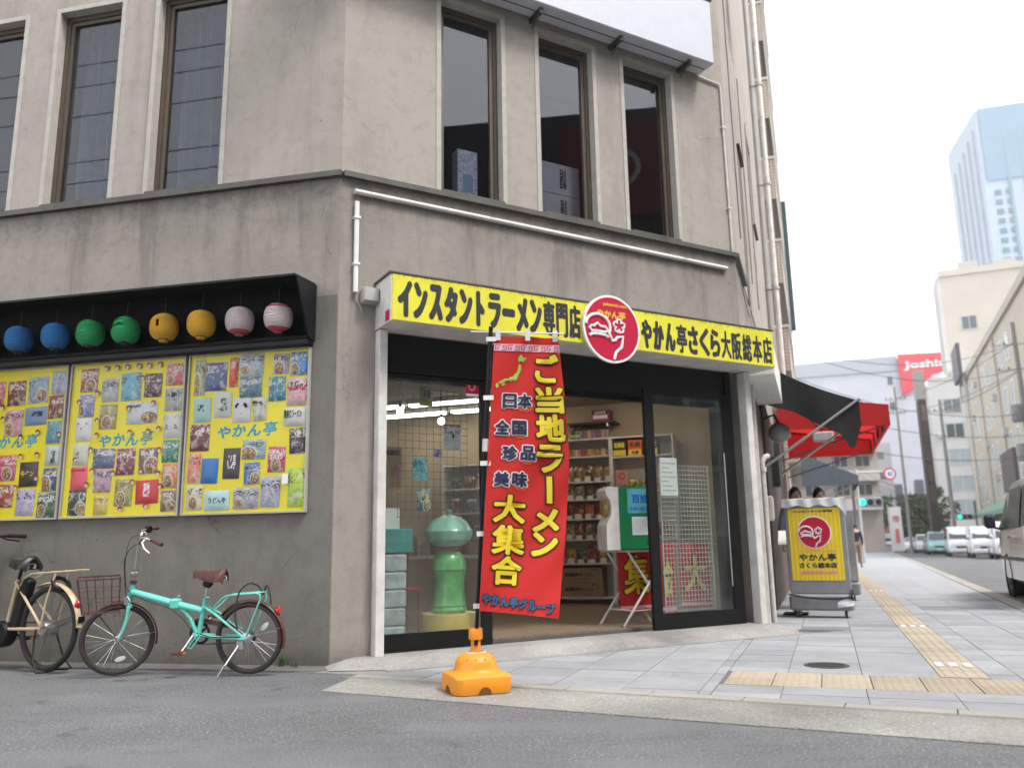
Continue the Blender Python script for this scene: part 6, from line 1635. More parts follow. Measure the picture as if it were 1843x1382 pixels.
# ---- mint folding bicycle; local X forward (towards the left of the photo), Y towards the street
FB = frame(-2.1605, 6.9819, -83.3) @ rx(radians(-3.0))
bk = T('folding_bicycle', 'mint green folding bicycle with brown saddle, grips and wire basket, leaning by the side wall', 'bicycle', frame(-2.1605, 6.9819, -83.3))
WMAT[bk.name] = frame(-2.1605, 6.9819, -83.3)
RW = 0.284
HUB = (0.0, RW); BB = (0.445, 0.315); ST = (0.387, 0.585); HD_T = (1.020, 0.715); HD_B = (1.045, 0.575)
wheel(bk, FB @ mv(0,0,RW), RW, 0.022, RUBBER, STEEL, CHROME, 28, 0.022, 0.05, BROWN_TYRE)
put('main_tube', M().tube([(1.025,0,0.655),(0.66,0,0.562)], [0.030,0.030], 12).tube([(0.615,0,0.55),(0.40,0,0.50)], [0.029,0.029], 12), MINT, bk, FB, smooth=True)
put('hinge', M().bevbox(0.60,0.68,-0.037,0.037,0.515,0.60,0.012).tube([(0.64,0.0,0.60),(0.60,0.02,0.625)], 0.006, 6), MINT, bk, FB)
put('curved_tube', M().tube([(0.61,0,0.53),(0.555,0,0.495),(0.505,0,0.44),(0.475,0,0.37),(0.45,0,0.33)], 0.017, 10), MINT, bk, FB, smooth=True)
put('seat_tube', M().tube([(0.378,0,0.60),(0.43,0,0.32)], 0.0195, 12), MINT, bk, FB, smooth=True)
put('bottom_bracket', M().lathe([(0,-0.045),(0.022,-0.045),(0.022,0.045),(0,0.045)], 14, 0, mv(BB[0],0,BB[1]) @ rx(pi/2)), MINT, bk, FB)
for y in (-1, 1):
    put('chain_stay', M().tube([(0.43,y*0.02,0.315),(0.30,y*0.045,0.298),(0.0,y*0.062,RW)], 0.011, 8), MINT, bk, FB, smooth=True)
    put('seat_stay', M().tube([(0.385,y*0.018,0.535),(0.28,y*0.04,0.478),(0.02,y*0.062,RW+0.01)], 0.010, 8), MINT, bk, FB, smooth=True)
put('seat_post', M().tube([(0.385,0,0.565),(0.362,0,0.735)], 0.0135, 10), STEEL, bk, FB, smooth=True)
put('seat_clamp', M().lathe([(0.0215,-0.02),(0.026,-0.02),(0.026,0.015),(0.0215,0.015)], 14, 0, mv(0.366,0,0.705), closed=True).bevbox(0.33,0.40,-0.03,0.03,0.695,0.735,0.008), BLACK, bk, FB)
put('quick_release', M().tube([(0.38,0.02,0.605),(0.35,0.045,0.61),(0.32,0.045,0.615)], 0.006, 6), STEEL, bk, FB)
saddle(bk, FB @ mv(0.325,0,0.815) @ ry(radians(-3)), 0.285, 0.205, BROWN_LEATHER)
fender(bk, FB @ mv(0,0,RW), RW+0.022, radians(35), radians(196), 0.052, BROWN_PLASTIC)
put('fender_stay', M().tube([(0.0,0.062,RW),(-0.285,0.03,0.372)], 0.0028, 5).tube([(0.0,-0.062,RW),(-0.285,-0.03,0.372)], 0.0028, 5), CHROME, bk, FB)
# rear rack
for y in (-0.058, 0.058):
    put('rack_rail', M().tube([(0.315,y*0.5,0.505),(0.27,y*0.85,0.545),(0.21,y,0.605),(0.16,y,0.625),(-0.07,y,0.640),(-0.105,y,0.632),(-0.115,y*1.05,0.60),(-0.085,y*1.1,0.52),(0.0,y*1.1,RW+0.02)], 0.0065, 8), MINT, bk, FB, smooth=True)
put('rack_rail', M().tube([(0.20,0,0.606),(0.15,0,0.625),(-0.10,0,0.641)], 0.006, 8), MINT, bk, FB, smooth=True)
put('rack_end', M().tube([(-0.07,-0.058,0.640),(-0.12,-0.03,0.645),(-0.12,0.03,0.645),(-0.07,0.058,0.640)], 0.0065, 8), MINT, bk, FB, smooth=True)
for x_ in (0.14, -0.0): put('rack_bar', M().tube([(x_,-0.058,0.628 if x_ > 0.1 else 0.636),(x_,0.058,0.628 if x_ > 0.1 else 0.636)], 0.005, 6), MINT, bk, FB)
put('bungee_cord', M().tube(sm([(0.065,0.075,0.36),(0.085,0.08,0.44),(0.08,0.075,0.56),(0.06,0.065,0.655),(0.0,0.03,0.715),(-0.06,-0.02,0.69),(-0.09,-0.05,0.62),(-0.11,-0.03,0.66),(-0.15,0.01,0.695),(-0.19,0.05,0.63),(-0.205,0.06,0.55)]), 0.0065, 7), RUBBER, bk, FB, smooth=True)
rl_ = put('rear_light', M().lathe([(0,0.0),(0.021,0.002),(0.025,-0.01),(0.025,-0.025),(0,-0.03)], 14, 0, mv(-0.255,0.0,0.495) @ ry(-pi/2) @ Matrix.Diagonal((1.5,1,1,1))), RED_LENS, bk, FB, smooth=True)
put('lens_base', M().box(-0.25,-0.225,-0.02,0.02,0.465,0.525), BLACK, rl_, FB)
put('wheel_reflector', M().lathe([(0,0),(0.032,0),(0.032,0.006),(0,0.008)], 14, 0, mv(-0.135,0.012,0.375) @ ry(0.8) @ Matrix.Diagonal((1.3,1,0.6,1)) @ rx(-pi/2)), mat('clear_reflector', (0.55,0.55,0.58), 0.15), bk, FB)
chain_set(bk, FB, BB, HUB, 0.088, 0.042, radians(-56), BLACK, CHROME, BROWN_PLASTIC, -1)
put('chain_guard', M().tube([(0.51,-0.06,0.40),(0.45,-0.06,0.425),(0.2,-0.06,0.372),(0.10,-0.06,0.355)], [0.014,0.016,0.016,0.008], 6), BROWN_PLASTIC, bk, FB, smooth=True)
put('sprocket', M().lathe([(0.02,-0.012),(0.045,-0.010),(0.038,0.0),(0.032,0.010),(0.02,0.012)], 20, 0, mv(0,-0.045,RW) @ rx(pi/2)), DARKSTEEL, bk, FB)
put('drum_brake', M().lathe([(0.0,-0.01),(0.043,-0.01),(0.045,0.008),(0.02,0.014),(0,0.014)], 22, 0, mv(0.0,0.045,RW) @ rx(-pi/2)), STEEL, bk, FB, smooth=True)
put('frame_bump_guard', M().tube([(0.40,0.05,0.325),(0.47,0.06,0.25),(0.49,0.06,0.215),(0.46,0.06,0.21),(0.43,0.06,0.25),(0.39,0.05,0.31)], 0.006, 6), MINT, bk, FB, smooth=True)
ks = put('kickstand', M().bevbox(0.02,0.075,0.055,0.085,0.20,0.275,0.006).tube([(0.05,0.085,0.235),(0.13,0.11,0.11),(0.145,0.115,0.085)], 0.010, 8).tube([(0.145,0.12,0.09),(0.18,0.165,0.012)], 0.0065, 8), CHROME, bk, FB, smooth=True)
put('spring', M().tube([(0.055+0.004*cos(i*1.5)+0.0018*i, 0.098+0.004*sin(i*1.5), 0.215-0.0028*i) for i in range(40)], 0.0016, 4), STEEL, ks, FB)
# steering group: turned towards the street
STA = radians(33)
FSx = FB @ mv(1.035,0,0) @ rz(STA)         # origin on the steering axis at ground level
put('head_tube', M().tube([(1.018,0,0.725),(1.050,0,0.575)], 0.022, 12), MINT, bk, FB, smooth=True)
put('head_badge', M().lathe([(0.023,-0.012),(0.027,-0.012),(0.027,0.012),(0.023,0.012)], 14, 0, mv(1.016,0,0.735), closed=True), DARKSTEEL, bk, FB)
RF = 0.284
fc_ = (0.085, RF)
for y in (-1, 1):
    put('fork_blade', M().tube([(0.012,y*0.015,0.565),(0.016,y*0.046,0.535),(0.025,y*0.05,0.44),(0.05,y*0.05,0.36),(fc_[0],y*0.05,fc_[1])], [0.014,0.014,0.012,0.010,0.008], 8), MINT, bk, FSx, smooth=True)
put('fork_crown', M().bevbox(-0.012,0.036,-0.05,0.05,0.525,0.565,0.01), MINT, bk, FSx)
wheel(bk, FSx @ mv(fc_[0],0,fc_[1]), RF, 0.022, RUBBER, STEEL, CHROME, 28, 0.016, 0.04, BROWN_TYRE)
fender(bk, FSx @ mv(fc_[0],0,fc_[1]), RF+0.022, radians(62), radians(192), 0.052, BROWN_PLASTIC)
put('fender_stay', M().tube([(fc_[0],0.048,fc_[1]),(fc_[0]-0.29,0.028,fc_[1]+0.04)], 0.0028, 5).tube([(fc_[0],-0.048,fc_[1]),(fc_[0]-0.29,-0.028,fc_[1]+0.04)], 0.0028, 5), CHROME, bk, FSx)
put('front_brake', M().tube([(-0.005,-0.05,0.60),(0.03,-0.045,0.62),(0.03,0.045,0.62),(0.0,0.055,0.58)], 0.008, 6).box(0.02,0.05,0.035,0.055,0.56,0.62), CHROME, bk, FSx)
put('wheel_reflector', M().lathe([(0,0),(0.032,0),(0.032,0.006),(0,0.008)], 14, 0, mv(0.06,0.012,0.13) @ ry(0.25) @ Matrix.Diagonal((1.3,1,0.6,1)) @ rx(-pi/2)), MATS['clear_reflector'], bk, FSx)
FHB = FSx @ mv(0,0,0.78) @ rx(radians(-11)) @ mv(0,0,-0.745)
put('stem', M().tube([(-0.018,0,0.73),(-0.028,0,0.80),(-0.045,0,1.03)], [0.017,0.015,0.0145], 10).bevbox(-0.05,0.01,-0.03,0.03,0.75,0.79,0.008).tube([(-0.03,0.035,0.77),(-0.02,0.05,0.80),(-0.01,0.05,0.83)], 0.006, 6), STEEL, bk, FHB, smooth=True)
put('handlebar', M().tube([(-0.17,0.275,1.085),(-0.13,0.215,1.095),(-0.06,0.13,1.10),(-0.045,0.05,1.035),(-0.045,-0.05,1.035),(-0.06,-0.13,1.10),(-0.13,-0.215,1.095),(-0.17,-0.275,1.085)], 0.0115, 10), CHROME, bk, FHB, smooth=True)
for y in (-1, 1):
    put('grip', M().tube([(-0.125,y*0.21,1.096),(-0.15,y*0.25,1.091),(-0.20,y*0.325,1.078)], [0.016,0.017,0.0175], 10), BROWN_PLASTIC, bk, FHB, smooth=True)
    put('brake_lever', M().tube([(-0.085,y*0.15,1.09),(-0.06,y*0.18,1.065),(-0.075,y*0.23,1.03),(-0.115,y*0.27,1.00)], [0.011,0.009,0.008,0.006], 8), CHROME, bk, FHB, smooth=True)
put('bell', M().lathe([(0.0,0.045),(0.018,0.042),(0.027,0.028),(0.029,0.014),(0.0,0.012)], 16, 0, mv(-0.07,0.12,1.105)), CHROME, bk, FHB, smooth=True)
put('shifter', M().lathe([(0.02,-0.02),(0.03,-0.018),(0.03,0.018),(0.02,0.02)], 14, 0, mv(-0.12,-0.20,1.096) @ rz(0.9) @ rx(pi/2), closed=True), BLACK, bk, FHB)
put('brake_cable', M().tube(sm([(-0.075,0.20,1.06),(0.01,0.19,1.03),(0.06,0.12,0.93),(0.055,0.05,0.80),(0.04,0.03,0.65),(0.01,0.03,0.60)]), 0.0035, 5).tube(sm([(-0.075,-0.13,1.12),(0.015,-0.06,1.09),(0.05,0.0,0.95),(0.05,0.02,0.80),(0.03,0.02,0.68),(-0.06,0.03,0.62)]), 0.0035, 5), RUBBER, bk, FSx, smooth=True)
put('down_cable', M().tube([(0.99,0.034,0.63),(0.8,0.036,0.565),(0.66,0.042,0.525),(0.55,0.03,0.44),(0.47,0.035,0.34),(0.3,0.06,0.30),(0.05,0.07,0.30)], 0.004, 5), RUBBER, bk, FB, smooth=True)
# wire basket
BROWN_WIRE = mat('brown_wire', (0.075,0.022,0.022), 0.45)
bx0, bx1, bw_, bz0, bz1 = 0.085, 0.40, 0.19, 0.515, 0.785
def bp(u, s, k):    # k 0 bottom..1 top
    f = 0.80+0.20*k
    x = bx0 + (bx1-bx0)*u*(0.86+0.14*k); return (x, s*bw_*f, bz0+(bz1-bz0)*k)
bsk = put('basket', M().tube([bp(0,-1,1),bp(0.1,-1.04,1),bp(0.9,-1.04,1),bp(1,-0.9,1),bp(1,0.9,1),bp(0.9,1.04,1),bp(0.1,1.04,1),bp(0,1,1)], 0.0055, 7, closed=True), BROWN_WIRE, bk, FSx, smooth=True)
wr = M()
for k in (0.0, 0.34, 0.67):
    wr.tube([bp(0,-1,k),bp(1,-1,k),bp(1,1,k),bp(0,1,k)], 0.0028, 5, closed=True)
for i in range(6):
    u = i/5
    for s in (-1, 1): wr.tube([bp(u,s,1),bp(u,s,0)], 0.0026, 5)
    wr.tube([bp(u,-1,0),bp(u,1,0)], 0.0026, 5)
for i in range(1, 7):
    s = -1+2*i/7
    wr.tube([bp(1,s,1),bp(1,s,0),bp(0,s,0),bp(0,s,1)], 0.0026, 5)
put('basket_wires', wr, BROWN_WIRE, bsk, FSx)['kind'] = 'stuff'
put('basket_stay', M().tube([(0.24,0.06,0.515),(0.22,0.055,0.47),(fc_[0],0.055,fc_[1])], 0.003, 5).tube([(0.24,-0.06,0.515),(0.22,-0.055,0.47),(fc_[0],-0.055,fc_[1])], 0.003, 5), BROWN_WIRE, bsk, FSx)

# ---- cream electric bicycle, its front wheel outside the picture
FE0 = frame(-4.01, 7.36, -66)
cbk = T('electric_bicycle', 'cream electric bicycle with black saddle and battery, cut by the left edge', 'bicycle', FE0)
RE = 0.325
FE = FE0 @ Matrix.Diagonal((1.09, 1.0, 1.09, 1))
def eb(name, m, ma_, fr=None, **k): return put(name, m, ma_, cbk, fr or FE, **k)
wheel(cbk, FE @ mv(0,0,RE), RE, 0.024, RUBBER, STEEL, DARKSTEEL, 32, 0.038, 0.045)
eb('seat_tube', M().tube([(0.40,0,0.70),(0.50,0,0.30)], 0.019, 10), CREAM, smooth=True)
eb('down_tube', M().tube([(0.50,0,0.31),(0.60,0,0.33),(0.80,0,0.48),(1.05,0,0.72)], 0.024, 10), CREAM, smooth=True)
eb('head_tube', M().tube([(1.03,0,0.86),(1.08,0,0.66)], 0.022, 10), CREAM, smooth=True)
for y in (-1, 1):
    eb('chain_stay', M().tube([(0.48,y*0.025,0.31),(0.0,y*0.07,RE)], 0.013, 8), CREAM, smooth=True)
    eb('seat_stay', M().tube([(0.405,y*0.025,0.68),(0.0,y*0.07,RE+0.015)], 0.011, 8), CREAM, smooth=True)
    eb('rack_stay', M().tube([(0.0,y*0.08,RE+0.02),(-0.05,y*0.085,0.55),(-0.10,y*0.06,0.745)], 0.008, 8), CREAM, smooth=True)
    eb('rack_rail', M().tube([(0.34,y*0.03,0.62),(0.28,y*0.055,0.70),(0.18,y*0.06,0.745),(-0.33,y*0.06,0.765)], 0.007, 8), CREAM, smooth=True)
eb('rack_rail', M().tube([(0.18,0,0.745),(-0.33,0,0.765)], 0.006, 8), CREAM, smooth=True)
for x_ in (0.12, -0.05, -0.2, -0.33): eb('rack_bar', M().tube([(x_,-0.06,0.75+0.02*(0.12-x_)/0.45),(x_,0.06,0.75+0.02*(0.12-x_)/0.45)], 0.006, 6), CREAM)
fender(cbk, FE @ mv(0,0,RE), RE+0.03, radians(60), radians(178), 0.062, CREAM)
eb('battery', M().bevbox(-0.055,0.055,-0.045,0.045,0,0.40,0.018,0, mv(0.37,0,0.32) @ ry(radians(-14)) ), BLACK)
eb('motor_unit', M().lathe([(0,-0.06),(0.09,-0.06),(0.105,-0.04),(0.105,0.04),(0.09,0.06),(0,0.06)], 24, 0, mv(0.52,0,0.27) @ rx(pi/2)), BLACK, smooth=True)
chain_set(cbk, FE, (0.52,0.285), (0,RE), 0.07, 0.04, radians(20), BLACK, DARKSTEEL, BLACK, -1)
eb('seat_post', M().tube([(0.405,0,0.68),(0.375,0,0.79)], 0.0145, 10), BLACK, smooth=True)
saddle(cbk, FE @ mv(0.36,0,0.855), 0.285, 0.25, mat('black_leather', (0.016,0.016,0.018), 0.4, var=0.1))
rl_ = eb('rear_light', M().lathe([(0,0.018),(0.018,0.014),(0.031,0.0),(0.033,-0.012),(0,-0.014)], 18, 0, mv(-0.318,0,0.515) @ ry(radians(-80))), RED_LENS, smooth=True)
eb('mud_flap', M().box(-0.362,-0.356,-0.03,0.03,0.375,0.42), BLACK)
eb('ring_lock', M().tube([(-0.10+0.07*cos(q)*0.6, 0.075*sin(q), 0.66+0.05*cos(q)) for q in [i*2*pi/18 for i in range(18)]], 0.016, 8, closed=True), BLACK, smooth=True)
eb('hub_gear', M().lathe([(0,-0.065),(0.05,-0.065),(0.056,-0.045),(0.056,0.045),(0.05,0.065),(0,0.065)], 20, 0, mv(0,0,RE) @ rx(pi/2)), STEEL, smooth=True)
eb('fender_stay', M().tube([(0,0.075,RE),(-0.33,0.035,0.43)], 0.0035, 5).tube([(0,-0.075,RE),(-0.33,-0.035,0.43)], 0.0035, 5), DARKSTEEL)
eb('kickstand', M().tube([(0.02,0.10,RE),(0.02,0.11,0.25),(-0.03,0.145,0.09),(-0.10,0.165,0.012),(-0.125,0.10,0.010),(-0.12,0.0,0.022),(-0.125,-0.10,0.010),(-0.10,-0.165,0.012),(-0.03,-0.145,0.09),(0.02,-0.11,0.25),(0.02,-0.10,RE)], 0.0075, 8), BLACK, smooth=True)
# front group
for y in (-1, 1): eb('fork_blade', M().tube([(1.085,y*0.03,0.64),(1.095,y*0.05,0.60),(1.13,y*0.055,0.40),(1.17,y*0.055,RE)], 0.012, 8), CREAM, smooth=True)
wheel(cbk, FE @ mv(1.17,0,RE), RE, 0.024, RUBBER, STEEL, DARKSTEEL, 32, 0.02, 0.045)
fender(cbk, FE @ mv(1.17,0,RE), RE+0.03, radians(50), radians(170), 0.062, CREAM)
eb('stem', M().tube([(1.03,0,0.86),(0.99,0,1.04)], 0.014, 10), STEEL, smooth=True)
eb('handlebar', M().tube([(0.80,0.30,1.055),(0.88,0.25,1.06),(0.98,0.1,1.05),(0.99,0,1.04),(0.98,-0.1,1.05),(0.88,-0.25,1.06),(0.80,-0.30,1.055)], 0.0115, 10), BLACK, smooth=True)
for y in (-1, 1):
    eb('grip', M().tube([(0.90,y*0.235,1.061),(0.77,y*0.32,1.052)], 0.0165, 10), BLACK, smooth=True)
    eb('brake_lever', M().tube([(0.94,y*0.2,1.055),(0.93,y*0.25,1.03),(0.85,y*0.32,1.015)], 0.007, 6), BLACK, smooth=True)
eb('bell', M().lathe([(0,0.05),(0.022,0.045),(0.03,0.02),(0,0.015)], 14, 0, mv(0.93,0.19,1.06)), CHROME, smooth=True)
eb('basket', M().box(1.12,1.42,-0.2,0.2,0.74,0.748).box(1.12,1.128,-0.2,0.2,0.748,0.98).box(1.412,1.42,-0.2,0.2,0.748,0.98).box(1.128,1.412,-0.2,-0.192,0.748,0.98).box(1.128,1.412,0.192,0.2,0.748,0.98), BLACK)

# small weeds at the foot of the wall
GRASS = mat('weed_green', (0.05,0.11,0.025), 0.7, var=0.3, vs=30)
for k, (u, o_, n, h_, lb) in enumerate(((-0.42,-0.06,26,0.13,'small green weed tuft at the foot of the side wall near the corner'),(-0.27,-0.10,14,0.06,'tiny weed tuft on the concrete strip next to the bigger one'))):
    rn = random.Random(k); g = M()
    for i in range(n):
        a = rn.uniform(0, 2*pi); l = h_*rn.uniform(0.5,1); sp = rn.uniform(0.2,0.7); w = 0.004
        x, y = rn.uniform(-0.03,0.03), rn.uniform(-0.02,0.02)
        p = [(x+cos(a)*sp*l*t*t, y+sin(a)*sp*l*t*t, l*t*(1-0.25*t*sp)) for t in (0,0.5,1)]
        g.add([(p[0][0]-w*sin(a),p[0][1]+w*cos(a),0),(p[0][0]+w*sin(a),p[0][1]-w*cos(a),0),(p[1][0]+w*sin(a),p[1][1]-w*cos(a),p[1][2]),(p[1][0]-w*sin(a),p[1][1]+w*cos(a),p[1][2]),p[2]], [(0,1,2,3),(3,2,4)])
    t = T('weed', lb, 'plant', FL @ mv(u, o_, 0.002))
    put('leaves', g, GRASS, t)
# ================================================================ people
SKIN = mat('skin', (0.50,0.31,0.22), 0.55)
HAIR = mat('black_hair', (0.012,0.010,0.010), 0.5, bump=0.4, bs=60)
def skinned(name, verts, edges, radii, ma_, parent, fr, sub=1):
    me = bpy.data.meshes.new(name); me.from_pydata(verts, edges, []); me.update()
    me.materials.append(ma_)
    o = bpy.data.objects.new(name, me); COL.objects.link(o)
    o.parent = parent; o.matrix_basis = WMAT[parent.name].inverted() @ fr
    WMAT[o.name] = fr.copy()
    sm = o.modifiers.new('skin', 'SKIN'); sm.use_smooth_shade = True
    for i, v in enumerate(me.skin_vertices[0].data):
        r = radii[i]; v.radius = (r, r) if not hasattr(r, '__len__') else r
        v.use_root = (i == 0)
    ss = o.modifiers.new('sub', 'SUBSURF'); ss.levels = sub; ss.render_levels = sub
    return o
def person(label, fr, H, shirt, trousers, hairm=HAIR, pose=None, group=None):
    """faces local -Y; standing figure, H tall"""
    t = T('person', label, 'person', fr, group)
    k = H/1.72; P = pose or {}
    ls, rs = P.get('l_step', 0.0), P.get('r_step', 0.0)
    V = [(0,0,0.95),(0,0.0,1.12),(0,0.005,1.30),(0,0.0,1.42),(0,-0.005,1.50),(0,-0.02,1.57),
         (0.09,0,0.92),(0.10,ls*0.45-0.01,0.50),(0.10,ls,0.09),(0.105,ls-0.15,0.035),
         (-0.09,0,0.92),(-0.10,rs*0.45-0.01,0.50),(-0.10,rs,0.09),(-0.105,rs-0.15,0.035),
         (0.17,0.0,1.40),(0.22,0.03,1.14),(0.225,-0.05,0.90),(0.22,-0.09,0.80),
         (-0.17,0.0,1.40),(-0.22,0.03,1.14),(-0.225,-0.05,0.90),(-0.22,-0.09,0.80)]
    V = [(x*k,y*k,z*k) for x,y,z in V]
    E_ = [(0,1),(1,2),(2,3),(3,4),(4,5),(0,6),(6,7),(7,8),(8,9),(0,10),(10,11),(11,12),(12,13),(3,14),(14,15),(15,16),(16,17),(3,18),(18,19),(19,20),(20,21)]
    R = [0.12,0.115,0.13,0.10,0.05,0.05,0.085,0.055,0.04,0.035,0.085,0.055,0.04,0.035,0.055,0.042,0.032,0.03,0.055,0.042,0.032,0.03]
    R = [r*k for r in R]
    b = skinned('body', V, E_, R, SKIN, t, fr)
    idx = [3,2,1,0,14,15,16,18,19,20]; mp_ = {j: i for i, j in enumerate(idx)}
    skinned('shirt', [V[j] for j in idx], [(0,1),(1,2),(2,3),(0,4),(4,5),(5,6),(0,7),(7,8),(8,9)], [R[j]*1.16+0.006 for j in idx], shirt, t, fr)
    idx = [0,6,7,8,10,11,12]
    skinned('trousers', [V[j] for j in idx], [(0,1),(1,2),(2,3),(0,4),(4,5),(5,6)], [R[j]*1.13+0.006 for j in idx], trousers, t, fr)
    for s, st in ((1, ls), (-1, rs)):
        put('shoe', M().ball((s*0.105*k,(st-0.08)*k,0.045*k), 0.06*k, 10, 6, sx=0.75, sy=2.0, sz=0.75), BLACKM, t, fr, smooth=True)
    hc = (0, -0.035*k, 1.625*k)
    hd_ = M().ball(hc, 0.095*k, 18, 12, sx=0.82, sy=0.98, sz=1.18)
    hd_.ball((0,-0.128*k,1.615*k), 0.018*k, 8, 6, sx=0.8, sy=1.0, sz=1.3)
    for s in (-1, 1): hd_.ball((s*0.079*k,-0.03*k,1.62*k), 0.022*k, 8, 6, sx=0.4, sy=0.8, sz=1.3)
    h = put('head', hd_, SKIN, t, fr, smooth=True)
    for s in (-1, 1):
        put('eye', M().ball((s*0.032*k,-0.118*k,1.638*k), 0.011*k, 8, 6), BLACK, h, fr)
    put('mouth', M().ball((0,-0.118*k,1.572*k), 0.02*k, 8, 5, sx=1.2, sy=0.4, sz=0.25), mat('lips', (0.35,0.13,0.11), 0.5), h, fr)
    hm = M(); n = 22; vs = []; fs = []
    rows = 10
    for j in range(rows+1):
        for i in range(n):
            q = 2*pi*i/n; front = max(0, -sin(q))
            lim = 2.05 - 0.95*front**1.5
            th = lim*j/rows
            rr_ = 0.104*k*(1+0.03*sin(i*2.3+j*1.7))
            vs.append((hc[0]+rr_*0.86*sin(th)*cos(q), hc[1]+rr_*1.02*sin(th)*sin(q)+0.006*k, hc[2]+rr_*1.2*cos(th)))
    for j in range(rows):
        for i in range(n):
            l = (i+1) % n; fs.append((j*n+i, j*n+l, (j+1)*n+l, (j+1)*n+i))
    hm.v, hm.f, hm.m = vs, fs, [0]*len(fs)
    put('hair', hm, hairm, t, fr, smooth=True)
    return t
WHITE_SHIRT = mat('white_shirt', (0.6,0.6,0.6), 0.8, bump=0.2, bs=15); NAVY_SHIRT = mat('navy_jacket', (0.018,0.018,0.035), 0.8, bump=0.2, bs=12)
DARK_TR = mat('dark_trousers', (0.03,0.03,0.035), 0.85); GREY_SHIRT = mat('grey_shirt', (0.25,0.26,0.3), 0.8); TAN_TR = mat('tan_trousers', (0.30,0.2,0.15), 0.85)
person('dark haired person in a grey shirt, left of the two behind the yellow poster sign', frame(4.28, 12.75, 92) , 1.78, GREY_SHIRT, DARK_TR)
person('dark haired person in a white shirt, right of the two behind the yellow poster sign', frame(4.68, 12.85, 88), 1.77, WHITE_SHIRT, DARK_TR)
person('person in a dark jacket walking away down the pavement, far behind the standing signs', frame(13.55, 33.5, -65), 1.70, NAVY_SHIRT, TAN_TR, pose={'l_step': 0.18, 'r_step': -0.2})
# ---------------------------------------------------------------- vehicles (local X forward, Y left, Z up)
def loft(m, st, mi=0):
    """stations (x, zlow, zbelt, ztop, wlow, wbelt, wtop): half sections closed over the top"""
    rings = []
    for (x, zl, zb, zt, wl, wb, wt) in st:
        h = [(wl*0.9, zl), (wl, zl+0.07), (wb*1.005, zl+(zb-zl)*0.55), (wb, zb), (wb+(wt-wb)*0.55, zb+(zt-zb)*0.55), (wt, max(zb, zt-0.07)), (wt*0.86, zt-0.012), (wt*0.45, zt)]
        ring = [(x, y, z) for y, z in h] + [(x, -y, z) for y, z in reversed(h)]
        rings.append(ring)
    n = len(rings[0]); vs = [p for r in rings for p in r]; fs = []
    for j in range(len(rings)-1):
        for i in range(n):
            l = (i+1) % n
            fs.append((j*n+i, (j+1)*n+i, (j+1)*n+l, j*n+l))
    fs.append(tuple(range(n))); fs.append(tuple(reversed([(len(rings)-1)*n+i for i in range(n)])))
    return m.add(vs, fs, mi)
TYREM = mat('car_tyre', (0.02,0.02,0.022), 0.8); RIMM = mat('car_rim', (0.4,0.4,0.42), 0.3, 0.8); ARCH = mat('wheel_arch', (0.008,0.008,0.009), 0.9)
LAMP = mat('headlight_glass', (0.7,0.72,0.75), 0.1, coat=0.5); GRILLE = mat('grille_black', (0.02,0.02,0.022), 0.5); PLATE = mat('plate_white', (0.65,0.65,0.6), 0.5)
def car_paint(name, col): return mat('paint_'+name, col, 0.28, 0.15, coat=0.8, var=0.02)
def add_wheels(t, fr, xs, W, r):
    for x in xs:
        for s in (1, -1):
            y = s*(W/2-0.10)
            w = put('wheel', M().lathe([(0,-0.09),(r*0.6,-0.09),(r*0.62,0.0),(r*0.62,0.09),(0,0.09)], 20, 0, mv(x,y,r) @ rx(pi/2)), ARCH, t, fr)
            put('tyre', M().lathe([(r*0.62,-0.095),(r*0.93,-0.095),(r,-0.07),(r,0.07),(r*0.93,0.095),(r*0.62,0.095)], 28, 0, mv(x,y,r) @ rx(pi/2), closed=True), TYREM, w, fr, smooth=True)
            rm_ = M().lathe([(0,0.085),(r*0.15,0.09),(r*0.2,0.07),(r*0.5,0.075),(r*0.6,0.094),(r*0.62,0.09)], 24, 0, mv(x,y,r) @ rx(-pi/2 if s > 0 else pi/2))
            put('rim', rm_, RIMM, w, fr, smooth=True)
            put('arch_lip', M().lathe([(r*1.06,-0.02),(r*1.2,-0.02),(r*1.2,0.02),(r*1.06,0.02)], 24, 0, mv(x, s*(W/2-0.012), r) @ rx(pi/2), closed=True), ARCH, t, fr)
